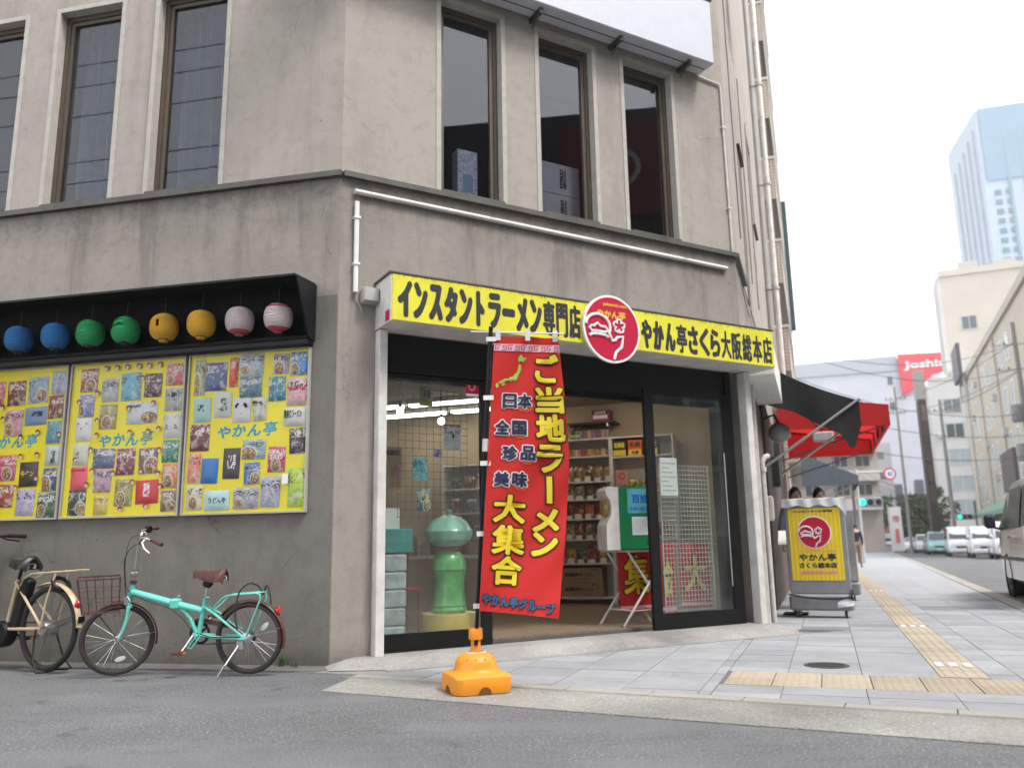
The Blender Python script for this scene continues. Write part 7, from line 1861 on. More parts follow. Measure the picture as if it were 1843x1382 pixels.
def car(kind, label, fr, col, cname, W=1.48, H=None, L_=None, group='cars queuing on the far side of the main street', name='car', lamps_on=False, plate=PLATE):
    t = T(name, label, 'car' if name == 'car' else name.replace('_', ' '), fr, group)
    pm = car_paint(cname, col); w = W/2
    if kind == 'van':       # cab-over small van
        L_ = L_ or 3.4; H = H or 1.88; x1 = L_/2; r = 0.27; belt = 1.02
        st = [(-x1,0.32,belt,H-0.16,w*0.94,w*0.97,w*0.84),(-x1+0.08,0.26,belt,H-0.03,w*0.97,w,w*0.90),(-x1*0.3,0.22,belt,H,w,w,w*0.91),(x1-0.95,0.22,belt,H,w,w,w*0.91),(x1-0.62,0.22,belt,H-0.10,w,w,w*0.88),(x1-0.22,0.24,belt-0.02,belt+0.06,w*0.99,w*0.98,w*0.92),(x1-0.05,0.26,belt-0.12,belt-0.06,w*0.96,w*0.95,w*0.90),(x1,0.32,belt-0.3,belt-0.22,w*0.9,w*0.9,w*0.84)]
        ws = ((x1-0.655,H-0.16),(x1-0.235,belt+0.075)); side = [(-x1+0.25,-0.25),(-0.18,x1-0.95)]; lampz = 0.74
    elif kind == 'sedan':
        L_ = L_ or 4.3; H = H or 1.45; x1 = L_/2; r = 0.3; belt = 0.92
        st = [(-x1,0.36,0.78,0.86,w*0.9,w*0.9,w*0.84),(-x1+0.1,0.26,0.9,0.98,w*0.97,w*0.97,w*0.88),(-x1+0.75,0.22,belt,1.0,w,w,w*0.88),(-x1+1.35,0.22,belt,H-0.03,w,w,w*0.72),(-0.1,0.22,belt,H,w,w,w*0.73),(0.35,0.22,belt,H-0.06,w,w,w*0.72),(1.0,0.22,belt-0.02,belt+0.05,w,w,w*0.88),(x1-0.25,0.24,0.74,0.82,w*0.97,w*0.96,w*0.85),(x1-0.04,0.28,0.62,0.68,w*0.92,w*0.9,w*0.8),(x1,0.34,0.52,0.58,w*0.84,w*0.84,w*0.76)]
        ws = ((0.40,H-0.10),(0.96,belt+0.07)); side = [(-x1+1.2,-0.45),(-0.38,0.45)]; lampz = 0.62
    else:                   # tall hatch / wagon
        L_ = L_ or 3.6; H = H or 1.6; x1 = L_/2; r = 0.29; belt = 0.98
        st = [(-x1,0.36,0.9,1.1,w*0.92,w*0.94,w*0.84),(-x1+0.1,0.26,belt,H-0.12,w*0.97,w*0.98,w*0.80),(-x1+0.5,0.22,belt,H,w,w,w*0.82),(0.1,0.22,belt,H,w,w,w*0.82),(0.45,0.22,belt,H-0.07,w,w,w*0.80),(1.0,0.22,belt-0.02,belt+0.07,w,w,w*0.88),(x1-0.25,0.24,0.82,0.92,w*0.98,w*0.97,w*0.87),(x1-0.04,0.28,0.66,0.74,w*0.93,w*0.92,w*0.82),(x1,0.34,0.55,0.62,w*0.86,w*0.86,w*0.78)]
        ws = ((0.47,H-0.12),(0.985,belt+0.095)); side = [(-x1+0.4,-0.35),(-0.28,0.5)]; lampz = 0.7
    put('body', loft(M(), st), pm, t, fr, smooth=True, angle=35)
    def top_at(x):
        for a, b in zip(st, st[1:]):
            if a[0] <= x <= b[0]:
                k = (x-a[0])/(b[0]-a[0]); return [a[i]+(b[i]-a[i])*k for i in range(7)]
        return st[-1]
    (xa, za), (xb, zb) = ws
    A, Bq = top_at(xa), top_at(xb)
    dx, dz = 0.022, 0.018
    g = M().add([(xa+dx,-A[6]*0.90,za+dz),(xa+dx,A[6]*0.90,za+dz),(xb+dx,Bq[6]*0.95,zb+dz),(xb+dx,-Bq[6]*0.95,zb+dz)], [(0,1,2,3)])
    put('windscreen', g, GLASS_CAR if False else mat('dark_screen', (0.025,0.035,0.04), 0.05, coat=0.6), t, fr)
    sg_ = mat('dark_screen', (0.025,0.035,0.04), 0.05)
    for s in (1, -1):
        for (a, b) in side:
            q = []
            for x, hi in ((a,0),(b,0),(b,1),(a,1)):
                S_ = top_at(x); k = 0.86 if hi else 0.06
                y = (S_[5]+(S_[6]-S_[5])*(k if k < 0.55 else 0.55+(k-0.55)))
                z = S_[2]+(S_[3]-S_[2])*k
                q.append((x, s*(y+0.02), z))
            put('side_window', M().poly(q), sg_, t, fr)
        fx = st[-2][0]; fw = st[-2][5]
        put('headlight', M().ball((fx-0.03, s*fw*0.74, lampz), 0.12, 12, 8, sx=0.75, sy=1.35, sz=0.75), LAMP, t, fr, smooth=True)
        mx_ = xb-0.12
        put('mirror', M().ball((mx_, s*(w+0.11), zb+0.10), 0.085, 10, 6, sx=0.6, sy=0.9, sz=1.1), pm if cname != 'white' else BLACK, t, fr, smooth=True)
    x1 = st[-1][0]
    put('grille', M().bevbox(x1-0.06, x1+0.012, -w*0.42, w*0.42, 0.53, 0.66, 0.01), GRILLE, t, fr)
    put('bumper', M().bevbox(x1-0.12, x1+0.035, -w*0.88, w*0.88, 0.28, 0.50, 0.04), pm, t, fr)
    put('licence_plate', M().box(x1+0.037, x1+0.042, -0.165, 0.165, 0.34, 0.46), plate, t, fr)
    add_wheels(t, fr, (st[0][0]+0.62, st[-1][0]-0.72), W, r)
    return t
def at(x, y, head): return frame(x, y, head)
HEAD = 22.8 + 180
YPLATE = mat('plate_yellow', (0.6,0.45,0.03), 0.5)
TEAL_P = (0.05,0.22,0.24)
q = [('van', 'white small van heading this way, third in the queue from the silver van', (28.9,55.0), (0.72,0.73,0.75), 'white', 1.48, 1.9, 'car', PLATE),
     ('van', 'white van with a dark mirror, second in the queue from the silver van', (27.4,49.5), (0.68,0.68,0.72), 'pearl', 1.48, 1.8, 'car', PLATE),
     ('van', 'white van mostly hidden behind the silver van, nearest in the queue', (26.2,45.0), (0.62,0.62,0.66), 'greywhite', 1.5, 1.95, 'car', PLATE),
     ('hatch', 'pale car with a teal front heading this way, left of the white small van', (32.0,64.0), (0.22,0.42,0.44), 'teal', 1.5, 1.7, 'car', PLATE),
     ('hatch', 'silver white wagon heading this way, right of the white sedan', (36.2,74.5), (0.55,0.56,0.62), 'silverwhite', 1.68, 1.62, 'car', PLATE),
     ('sedan', 'white sedan heading this way with a shining headlight', (39.5,84.0), (0.68,0.69,0.72), 'sedanwhite', 1.7, 1.42, 'car', PLATE),
     ('hatch', 'small pale car farthest along the queue by the kerb', (46.5,110.0), (0.6,0.64,0.66), 'palecar', 1.5, 1.55, 'car', PLATE)]
q += [('hatch', 'dark grey hatchback between the teal fronted car and the silver white wagon', (34.3,69.0), (0.10,0.10,0.11), 'darkgrey', 1.65, 1.5, 'car', PLATE),
      ('sedan', 'silver sedan between the wagon and the white sedan with a headlight', (37.9,79.0), (0.4,0.41,0.43), 'silver', 1.7, 1.42, 'car', PLATE),
      ('van', 'tall white van in the outer row behind the teal fronted car', (34.6,60.5), (0.6,0.6,0.63), 'outerwhite', 1.6, 2.0, 'car', PLATE),
      ('van', 'white van in the outer row behind the white small van', (32.6,54.0), (0.56,0.57,0.6), 'outerwhite2', 1.6, 2.1, 'car', PLATE),
      ('hatch', 'pale blue hatchback between the truck and the farthest small car', (43.4,101.0), (0.3,0.38,0.46), 'paleblue', 1.6, 1.5, 'car', PLATE),
      ('hatch', 'black hatchback in the outer row next to the silver white wagon', (40.2,73.0), (0.03,0.03,0.035), 'blackcar', 1.65, 1.55, 'car', PLATE)]
for kind, lb, (x, y), c, cn, W, H, nm, pl_ in q:
    car(kind, lb, at(x, y, HEAD), c, cn, W, H, plate=pl_)
tk = car('van', 'white small truck with an orange box behind its cab', at(41.2, 93.0, HEAD), (0.66,0.67,0.7), 'truckwhite', 1.7, 1.95, L_=3.2, name='truck', group='cars queuing on the far side of the main street')
FT = at(41.2, 93.0, HEAD)
put('cargo_box', M().bevbox(-4.2,-1.2,-0.95,0.95,0.9,2.9,0.04), mat('cargo_orange', (0.62,0.22,0.13), 0.5, var=0.15), tk, FT)
put('cargo_rack', M().box(-4.1,-1.3,-0.9,-0.84,2.9,3.05).box(-4.1,-1.3,0.84,0.9,2.9,3.05), WHITE, tk, FT)
put('chassis', M().box(-4.2,-1.5,-0.6,0.6,0.5,0.9), BLACK, tk, FT)

# ---- silver van close by on the right
FV = FR @ mv(8.2, -3.43-0.85, 0) @ I4
vn = T('silver_van', 'silver grey van driving away beside the kerb, cut by the right edge', 'van', FV)
SILVER = mat('van_silver', (0.36,0.36,0.37), 0.3, 0.4, coat=0.6, var=0.03)
w = 0.85; bl = 1.12
st = [(-4.69,0.38,bl,1.80,w*0.95,w*0.97,w*0.80),(-4.6,0.30,bl,1.95,w*0.98,w,w*0.83),(-3.0,0.24,bl,1.98,w,w,w*0.84),(-1.75,0.24,bl,1.97,w,w,w*0.84),(-1.42,0.24,bl,1.91,w,w,w*0.83),(-1.05,0.24,bl,1.66,w,w,w*0.83),(-0.45,0.26,bl-0.02,1.22,w*0.99,w*0.985,w*0.87),(-0.18,0.28,0.96,1.07,w*0.97,w*0.95,w*0.84),(-0.04,0.32,0.74,0.84,w*0.92,w*0.9,w*0.80),(0.0,0.38,0.6,0.7,w*0.86,w*0.84,w*0.74)]
put('body', loft(M(), st), SILVER, vn, FV, smooth=True, angle=35)
def van_at(x):
    for a, b in zip(st, st[1:]):
        if a[0] <= x <= b[0]:
            k = (x-a[0])/(b[0]-a[0]); return [a[i]+(b[i]-a[i])*k for i in range(7)]
VG = mat('van_glass', (0.035,0.045,0.047), 0.25, spec=0.06)
def vquad(x0, x1, s, k0, k1, off=0.03, x0t=None, x1t=None):
    q = []
    for x, k in ((x0,k0),(x1,k0),(x1t if x1t is not None else x1,k1),(x0t if x0t is not None else x0,k1)):
        S_ = van_at(x); q.append((x, s*(S_[5]+(S_[6]-S_[5])*k+off), S_[2]+(S_[3]-S_[2])*k))
    return q
for s in (1, -1):
    put('front_window', M().poly(vquad(-1.72,-0.80,s,0.05,0.80,0.035,-1.72,-1.14)), VG, vn, FV)
    put('quarter_window', M().poly(vquad(-0.76,-0.48,s,0.10,0.55,0.035,-1.02,-0.9)), VG, vn, FV)
    put('side_window', M().poly(vquad(-3.05,-1.82,s,0.05,0.80,0.03)), VG, vn, FV)
    put('rear_window', M().poly(vquad(-4.45,-3.2,s,0.05,0.80,0.03)), VG, vn, FV)
    for x in (-1.77, -3.12): put('door_seam', M().poly([(x-0.006, s*(w+0.006), 0.38),(x+0.006, s*(w+0.006), 0.38),(x+0.006, s*(w+0.006), 1.13),(x-0.006, s*(w+0.006), 1.13)]), BLACK, vn, FV)
    put('door_handle', M().bevbox(-1.72,-1.56,s*(w+0.004)-0.012,s*(w+0.004)+0.018,0.98,1.02,0.006), SILVER, vn, FV)
    put('side_moulding', M().bevbox(-4.5,-0.6,s*(w+0.003)-0.01,s*(w+0.003)+0.012,0.62,0.68,0.004), mat('moulding_grey', (0.12,0.12,0.12), 0.6), vn, FV)
    mi_ = put('mirror', M().bevbox(-0.82,-0.70,s*(w+0.16)-0.10,s*(w+0.16)+0.08,1.17,1.42,0.04), mat('mirror_navy', (0.02,0.022,0.05), 0.35), vn, FV)
    put('mirror_arm', M().tube([(-0.72,s*(w-0.03),1.15),(-0.74,s*(w+0.12),1.2)], 0.02, 6), BLACK, mi_, FV)
    put('headlight', M().ball((-0.12, s*0.63, 0.86), 0.16, 14, 8, sx=0.8, sy=1.2, sz=0.8), LAMP, vn, FV, smooth=True)
    put('turn_lamp', M().bevbox(-0.40,-0.30,s*(w*0.96)-0.01,s*(w*0.96)+0.012,0.86,0.92,0.01), mat('amber', (0.6,0.25,0.02), 0.2), vn, FV)
    put('tail_lamp', M().bevbox(-4.70,-4.60,s*(w*0.92)-0.06,s*(w*0.92)+0.03,0.9,1.6,0.02), RED_LENS, vn, FV)
A, Bq = van_at(-1.38), van_at(-0.52)
put('windscreen', M().add([(-1.36,-A[6]*0.9,1.885),(-1.36,A[6]*0.9,1.885),(-0.46,Bq[6]*0.96,1.255),(-0.46,-Bq[6]*0.96,1.255)], [(0,1,2,3)]), VG, vn, FV)
put('sun_visor_film', M().add([(-1.40,-0.5,1.84),(-1.40,0.5,1.84),(-1.25,0.5,1.76),(-1.25,-0.5,1.76)], [(0,1,2,3)]), mat('film_orange', (0.6,0.2,0.12), 0.4), vn, FV)
put('bumper', M().bevbox(-0.22,0.05,-w*0.9,w*0.9,0.26,0.55,0.05), SILVER, vn, FV)
add_wheels(vn, FV, (-3.75, -1.18), 1.70, 0.33)
# ================================================================ neighbouring and far buildings
def wins(parent, fr, xs, zs, w, h, m, y=0.0, name='window', frame_m=None, depth=0.12):
    """windows as parts: frame proud of the wall, pane set back inside it"""
    fm = M(); t = 0.07*min(w, h)+0.02
    fm.box(-w/2, -w/2+t, -0.05, 0.02, 0, h).box(w/2-t, w/2, -0.05, 0.02, 0, h).box(-w/2+t, w/2-t, -0.05, 0.02, 0, t).box(-w/2+t, w/2-t, -0.05, 0.02, h-t, h).box(-t/3, t/3, -0.03, 0.02, t, h-t)
    mb = M(); mb.add(fm.v, fm.f, 0); b = M().box(-w/2+t, w/2-t, -0.02, 0.015, t, h-t); mb.add(b.v, b.f, 1)
    me = mesh_of(name, mb, [frame_m or GREYBOX, m])
    for z in zs:
        for x in xs:
            put(name, me, None, parent, fr @ mv(x, y, z))
FARGLASS = mat('far_glass', (0.05,0.065,0.075), 0.08, spec=0.8)
FARGLASS_L = mat('far_glass_light', (0.30,0.36,0.38), 0.15, spec=0.8)
# apartment block with tiled balconies next door
ab = T('apartment_block', 'apartment block with beige tiled balconies beyond the shop building', 'building', FS @ mv(22, 0, 0))
put('wall', M().box(15.2, 30, 0.05, 9, -0.1, 30), STUCCO, ab, FS)
TILE = bpy.data.materials.new('balcony_tile'); TILE.use_nodes = True
N = TILE.node_tree.nodes; L = TILE.node_tree.links; p = N['Principled BSDF']
tc = N.new('ShaderNodeTexCoord').outputs['Object']; bk_ = N.new('ShaderNodeTexBrick'); bk_.offset = 0
for k_, v_ in (('Scale', 1.0), ('Mortar Size', 0.012), ('Brick Width', 0.11), ('Row Height', 0.11)): bk_.inputs[k_].default_value = v_
bk_.inputs['Color1'].default_value = (0.50,0.42,0.33,1); bk_.inputs['Color2'].default_value = (0.46,0.38,0.30,1); bk_.inputs['Mortar'].default_value = (0.22,0.18,0.14,1)
sx_ = N.new('ShaderNodeSeparateXYZ'); L.new(tc, sx_.inputs[0]); cx_ = N.new('ShaderNodeCombineXYZ'); ad_ = N.new('ShaderNodeMath'); ad_.operation = 'ADD'
L.new(sx_.outputs['X'], ad_.inputs[0]); L.new(sx_.outputs['Y'], ad_.inputs[1]); L.new(ad_.outputs[0], cx_.inputs['X']); L.new(sx_.outputs['Z'], cx_.inputs['Y'])
L.new(cx_.outputs[0], bk_.inputs['Vector']); L.new(bk_.outputs[0], p.inputs['Base Color']); p.inputs['Roughness'].default_value = 0.5
CAPW = mat('parapet_cap', (0.55,0.53,0.5), 0.7)
for k in range(9):
    z = 3.3 + 2.75*k
    b = put('balcony', M().box(15.5, 28, -0.34, 0.04, z, z+0.12).box(15.5, 15.62, -0.34, 0.04, z+0.12, z+1.35).box(15.62, 28, -0.34, -0.24, z+0.12, z+1.35), TILE, ab, FS)
    put('parapet_cap', M().box(15.47, 15.66, -0.37, 0.04, z+1.351, z+1.43).box(15.66, 28, -0.37, -0.21, z+1.351, z+1.43), CAPW, b, FS)
    put('balcony_window', M().box(15.9, 17.6, -0.01, 0.045, z+0.2, z+2.2), FARGLASS, b, FS)
    put('partition', M().box(15.52, 15.60, -0.22, 0.04, z+1.43, z+2.75), mat('balcony_dark', (0.16,0.14,0.12), 0.8), b, FS)
dp = T('blade_sign', 'tall dark teal blade sign sticking out above the awnings', 'sign', FS @ mv(21, -0.8, 6))
put('sign_panel', M().bevbox(20.8, 21.0, -0.56, -0.40, 8.6, 13.6, 0.02), mat('blade_teal', (0.03,0.06,0.065), 0.4), dp, FS)
put('sign_edge', M().box(20.78, 21.02, -0.395, -0.32, 8.6, 13.6), mat('blade_white', (0.5,0.5,0.5), 0.5), dp, FS)
for z in (9, 11, 13): put('bracket', M().box(20.86, 20.94, -0.315, 0.05, z, z+0.08), STEEL, dp, FS)
tb_ = T('tiled_shop', 'low tiled shop front under the slate awning', 'building', FS @ mv(20, 0, 0))
put('wall', M().box(15.0, 30, -0.04, 0.04, -0.1, 3.25), TILE, tb_, FS)
put('shop_window', M().box(18, 21, -0.06, -0.041, 0.5, 2.5), FARGLASS, tb_, FS)

HZW = lambda n, c: mat('far_wall_'+n, c, 0.85, var=0.06, vs=0.3)
# electrical store: white box with a red corner sign
def fbox(x, y, bearing): return frame(x, y, bearing)
FJ = fbox(54.5, 162, 108)
jo = T('electronics_store', 'big pale store building with a red corner panel lettered Joshin', 'building', FJ @ mv(14, 0, 0))
put('wall', M().box(0, 21, 0, 26, 0, 33.2), HZW('store', (0.50,0.51,0.56)), jo, FJ)
put('wall', M().box(21, 34, 0, 30, 0, 30), HZW('store2', (0.52,0.53,0.58)), jo, FJ)
put('roof', M().add([(-0.2,-0.2,33.2),(21.2,-0.2,33.2),(21.2,26,33.2),(-0.2,26,33.2),(0.5,0.0,36.0),(20.5,0.0,36.2),(20.5,25,36.2),(0.5,25,36)], [(0,1,5,4),(1,2,6,5),(2,3,7,6),(3,0,4,7),(4,5,6,7)]), HZW('roof', (0.36,0.38,0.42)), jo, FJ)
put('red_panel', M().prism([(20.7,36.3),(34.0,35.9),(34.0,35.0),(27.6,32.0),(20.9,28.2)], -0.5, -0.02), mat('store_red', (0.66,0.05,0.07), 0.5), jo, FJ)
put('lettering', text(M(), 'Joshin', 25.3, 33.9, 7.4, 1.9, 0.12, -0.52, step=0.004), mat('store_white', (0.8,0.78,0.76), 0.5), jo, FJ)
wins(jo, FJ, (2.5, 6, 9.5, 13), (6, 10, 14, 18, 22, 26), 1.6, 2.0, FARGLASS)
wins(jo, FJ, (19,), (25.5, 30.5), 1.0, 1.8, FARGLASS, frame_m=HZW('store', (0.50,0.51,0.56)))
wins(jo, FJ, (24.5, 28), (8, 13, 18, 22.5), 0.8, 2.6, FARGLASS)
# white block with big windows
FW = fbox(58.8, 114, 112.8)
wb = T('white_block', 'white mid rise block with dark square windows, left of the cream building', 'building', FW @ mv(3, 0, 0))
put('wall', M().box(-0.6, 6.6, 0, 14, 0, 22.4), HZW('block', (0.50,0.49,0.48)), wb, FW)
put('roof_house', M().box(3.2, 6.4, 1, 8, 22.4, 25.5), HZW('block', (0.50,0.49,0.48)), wb, FW)
wins(wb, FW, (2.2,), (18.2, 14.8), 2.4, 2.2, FARGLASS)
wins(wb, FW, (2.4,), (11.2, 7.6, 4.4), 2.8, 2.2, FARGLASS_L)
wins(wb, FW, (5.3,), (18.4, 15, 11.5, 8, 4.5), 0.8, 1.8, FARGLASS)
put('roof_rail', M().box(-0.5, 3, 0.1, 0.2, 22.4, 23.4), GREYBOX, wb, FW)
# cream building along the right side of the street, its long side in view
FN = FR @ mv(101, -13.2, 0) @ rz(pi)            # local x back towards the camera, -y... faces the street
cn = T('cream_building', 'cream building running along the right side of the street with rows of paired windows', 'building', FN @ mv(20, 0, 0))
CRW = HZW('cream', (0.54,0.475,0.385))
put('wall', M().box(0, 55, 0, 16, 0, 19.6), CRW, cn, FN)
put('cornice', M().box(-0.3, 55, -0.25, 0.0, 19.2, 19.9), HZW('cream2', (0.5,0.45,0.38)), cn, FN)
wins(cn, FN, (6, 9.5, 18, 21.5, 30, 33.5), (15.6, 11.6, 7.8, 4.9), 1.7, 2.3, FARGLASS_L, frame_m=WHITE)
put('shop_awning', M().add([(8,-0.02,4.6),(40,-0.02,4.6),(40,-1.6,3.6),(8,-1.6,3.6),(40,-1.6,3.2),(8,-1.6,3.2)], [(0,1,2,3),(3,2,4,5)]), mat('awning_green', (0.20,0.36,0.25), 0.7), cn, FN)
put('dark_gable', M().box(24, 31, -0.3, -0.02, 5.2, 8.6), mat('dark_hoarding', (0.10,0.08,0.08), 0.7), cn, FN)
bs_ = T('billboard', 'dark slanted billboard fixed high on the cream building', 'billboard', FN @ mv(3, -0.6, 22))
put('panel', M().bevbox(0.5, 6.5, -0.9, -0.5, 19.2, 23.2, 0.05), mat('billboard_dark', (0.06,0.04,0.045), 0.5, var=0.2), bs_, FN)
for x in (1.5, 5.5): put('post', M().box(x-0.1, x+0.1, -0.5, -0.3, 17, 23), STEEL, bs_, FN)
# tall cream block behind it
FU = fbox(63.2, 116, 112.8)
ub = T('tall_cream_block', 'tall plain cream block rising behind the cream building', 'building', FU @ mv(10, 0, 0))
put('wall', M().box(0, 24, 4, 11, 0, 40.6), HZW('tallcream', (0.52,0.47,0.40)), ub, FU)
put('corner_strip', M().box(-0.5, 0.0, 4, 10, 0, 40.0), HZW('tallcream2', (0.55,0.53,0.5)), ub, FU)
wins(ub, mv(0,0,0) @ FU, (3.2,), (31.5,), 2.2, 2.2, FARGLASS, y=3.99)
put('parapet', M().box(-0.2, 24, 3.8, 4.0, 40.0, 41.0), HZW('tallcream', (0.52,0.47,0.40)), ub, FU)
ACW = mat('aircon_white', (0.5,0.5,0.48), 0.6)
ac_me = mesh_of('air_conditioner', M().box(-0.4,0.4,-0.35,-0.02,0,0.6), ACW)
for k, (x_, z_) in enumerate(((7.6,14.0),(16.0,10.2),(19.6,6.6),(12.0,17.0),(24.2,13.6),(28.0,10.0))): put('air_conditioner', ac_me, None, cn, FN @ mv(x_, 0, z_))
for x_ in (4.4, 15.2, 27.0): put('downpipe', M().tube([(x_,-0.12,0.2),(x_,-0.12,19.1)], 0.08, 6), GREYBOX, cn, FN)
for k, (x_, z_) in enumerate(((0.4,15.0),(4.4,12.2),(4.5,9.0))): put('air_conditioner', ac_me, None, wb, FW @ mv(x_, 0, z_))
put('downpipe', M().tube([(4.0,-0.12,0.2),(4.0,-0.12,22.2)], 0.09, 6), GREYBOX, wb, FW)
rf = M()
for k in range(9): rf.tube([(-0.4+0.4*k,0.15,22.4),(-0.4+0.4*k,0.15,23.4)], 0.03, 4)
put('railing_posts', rf, GREYBOX, wb, FW)['kind'] = 'stuff'
put('water_tank', M().lathe([(0,0),(1.1,0),(1.2,0.2),(1.2,1.9),(0.9,2.3),(0,2.4)], 16, 0, mv(1.4,5,22.4)), ACW, wb, FW, smooth=True)
for k in range(3): put('roof_unit', M().box(3+5*k, 5.5+5*k, 6, 8, 40.6, 42.6-0.4*k), GREYBOX, ub, FU)
put('antenna', M().tube([(2,5,40.6),(2,5,45)], 0.08, 5).tube([(1.2,5,44),(2.8,5,44)], 0.05, 4), GREYBOX, ub, FU)
# glass tower
ta, tb2, tc2 = Vector((123.0,200.5,0)), Vector((129.0,225.9,0)), Vector((141.0,195.0,0))
FTW = frame(ta.x, ta.y, math.degrees(atan2(tc2.x-ta.x, tc2.y-ta.y)))
tw = T('tower', 'pale blue glass tower high above the cream buildings at the right', 'tower', FTW @ mv(9, 12, 0))
TWB = mat('tower_blue', (0.20,0.31,0.39), 0.25, var=0.05, vs=0.2)
TWP = mat('tower_pale', (0.38,0.45,0.52), 0.4, var=0.05, vs=0.3)
left_in = FTW.inverted() @ tb2
sk_ = left_in.x/left_in.y
dpth = left_in.y
put('core', M().slab([(0,0),(34,0),(34+sk_*dpth,dpth),(sk_*dpth,dpth)], 0, 112), TWP, tw, FTW)
put('crown_glass', M().box(0.8, 34, -0.25, -0.02, 92, 112.3), TWB, tw, FTW)
GR = mat('tower_window', (0.08,0.17,0.24), 0.15, spec=0.8)
gm = M()
for r_ in range(17):
    for c_ in range(10):
        if (c_ % 3) == 2: continue
        x = 2.2 + c_*2.6; z = 62 + r_*2.6 - (0 if r_ < 11 else 1000)
        if z < 0: continue
        gm.box(x, x+1.5, -0.2, -0.02, z, z+1.3)
o = put('window_grid', gm, GR, tw, FTW); o['kind'] = 'stuff'
for c_ in (5.6, 9.2, 13.5, 21.3): put('dark_fin', M().box(c_, c_+0.7, -0.3, -0.02, 66+c_, 106-c_*0.2), mat('tower_fin', (0.2,0.3,0.36), 0.3), tw, FTW)
for c_ in range(5):
    yy = 3+c_*4.5
    put('side_rib', M().box(sk_*yy-0.35, sk_*yy+0.05, yy, yy+0.8, 45, 108-c_*1.0), HZW('rib', (0.45,0.50,0.56)), tw, FTW)
put('belt', M().box(-0.2, 34, -0.3, -0.03, 58.5, 59.6), HZW('belt', (0.4,0.44,0.48)), tw, FTW)
# lower dark building and mid block at the end of the street
FD = fbox(56.5, 135, 110)
db = T('dark_grey_building', 'low dark grey building with louvred bands at the end of the street', 'building', FD @ mv(5, 0, 0))
put('wall', M().box(0, 11, 0, 10, 0, 8.4), HZW('dark', (0.10,0.10,0.105)), db, FD)
for k in range(6): put('band', M().box(-0.1, 11.1, -0.25, -0.02, 0.9+1.25*k, 1.15+1.25*k), HZW('band', (0.2,0.19,0.19)), db, FD)
put('roof_unit', M().box(4, 6, 2, 5, 8.4, 10.2).box(8, 9.2, 2, 5, 8.4, 10.8), HZW('unit', (0.2,0.22,0.27)), db, FD)
FG = fbox(42, 128, 110)
gb = T('grey_block', 'light grey block at the end of the street behind the speed limit sign', 'building', FG @ mv(6, 0, 0))
put('wall', M().box(0, 15, 0, 10, 0, 15.5), HZW('grey', (0.42,0.41,0.42)), gb, FG)
wins(gb, FG, (2.5, 6.0, 9.5, 13), (3, 6.5, 10, 13), 2.2, 1.3, FARGLASS)
FH = fbox(33, 85, 95)
hb = T('brown_block', 'brownish block with balconies beyond the slate awning', 'building', FH @ mv(4, 0, 0))
put('wall', M().box(-8, 4.2, 0, 10, 0, 13.0), HZW('brown', (0.36,0.31,0.28)), hb, FH)
for k in range(3): put('balcony', M().box(-4, 4.0, -0.9, -0.02, 4.2+2.9*k, 5.3+2.9*k), HZW('brown2', (0.48,0.44,0.42)), hb, FH)
wins(hb, FH, (-2.5, 0.5, 2.7), (5.6, 8.5, 11.2), 1.6, 1.3, FARGLASS)

# ================================================================ poles, lights and signs of the street
CONC = mat('pole_concrete', (0.24,0.23,0.22), 0.8, var=0.1, vs=3)
def upole(label, x, y, h, r=0.17, arms=(), lean=0.0, m=None, name='utility_pole', group=None):
    t = T(name, label, 'pole', mv(x, y, 0), group)
    put('shaft', M().tube([(0,0,0),(lean,0,h)], [r, r*0.6], 10), m or CONC, t, smooth=True)
    for (z, l) in arms:
        put('crossarm', M().box(-l, l, -0.05, 0.05, z-0.05, z+0.05), GREYBOX, t, mv(x,y,0) @ rz(radians(-20)))
        ins = M()
        for k in (-0.9, -0.45, 0.45, 0.9): ins.lathe([(0.05,0.05),(0.09,0.12),(0.04,0.25)], 8, 0, mv(k*l,0,z))
        put('insulators', ins, mat('insulator', (0.2,0.2,0.22), 0.3), t, mv(x,y,0) @ rz(radians(-20)))['kind'] = 'stuff'
    return t
pr = upole('big utility pole with transformers at the right edge', 35.3, 56.5, 16.0, 0.22, ((14.4, 1.5), (12.6, 1.3)))
for dz, dx in ((8.9,-0.55),(8.9,0.55),(6.2,-0.5)): put('transformer', M().lathe([(0,0),(0.36,0.02),(0.4,0.1),(0.4,1.1),(0.36,1.2),(0,1.25)], 14, 0, mv(dx,-0.1,dz)), mat('transformer_grey', (0.2,0.2,0.21), 0.5), pr, smooth=True)
upole('grey utility pole in front of the cream building', 32.4, 62, 11.5, 0.17, ((10.6, 0.9),))
upole('thin grey utility pole behind the speed limit sign', 35.2, 75, 15.0, 0.15, ((13.8, 0.9), (12.5, 0.7)))
upole('dark thin pole between the signs and the white sedan', 21.2, 55, 9.0, 0.12, ((8.5, 0.5),), m=mat('pole_dark', (0.10,0.10,0.11), 0.6))
bp_ = T('pillar_sign', 'tall narrow dark brown pillar sign in the middle of the far street', 'sign', frame(35.0, 70, 95))
put('column', M().bevbox(-0.33, 0.33, -0.3, 0.3, 0, 12.8, 0.03), mat('pillar_brown', (0.04,0.024,0.022), 0.6, var=0.2), bp_)
put('top_panel', M().bevbox(-0.40, 0.40, -0.3, 0.3, 12.85, 15.4, 0.03), mat('pillar_grey', (0.30,0.27,0.25), 0.6), bp_)
for k in range(5): put('panel', M().box(-0.2, 0.25, -0.33, -0.302, 4.2+1.7*k, 5.6+1.7*k), mat('pillar_tan', (0.09,0.06,0.04), 0.6, rnd=0.4), bp_)
GREENL = mat('signal_green', (0.0,0.75,0.45), 0.4, emit=0.8)
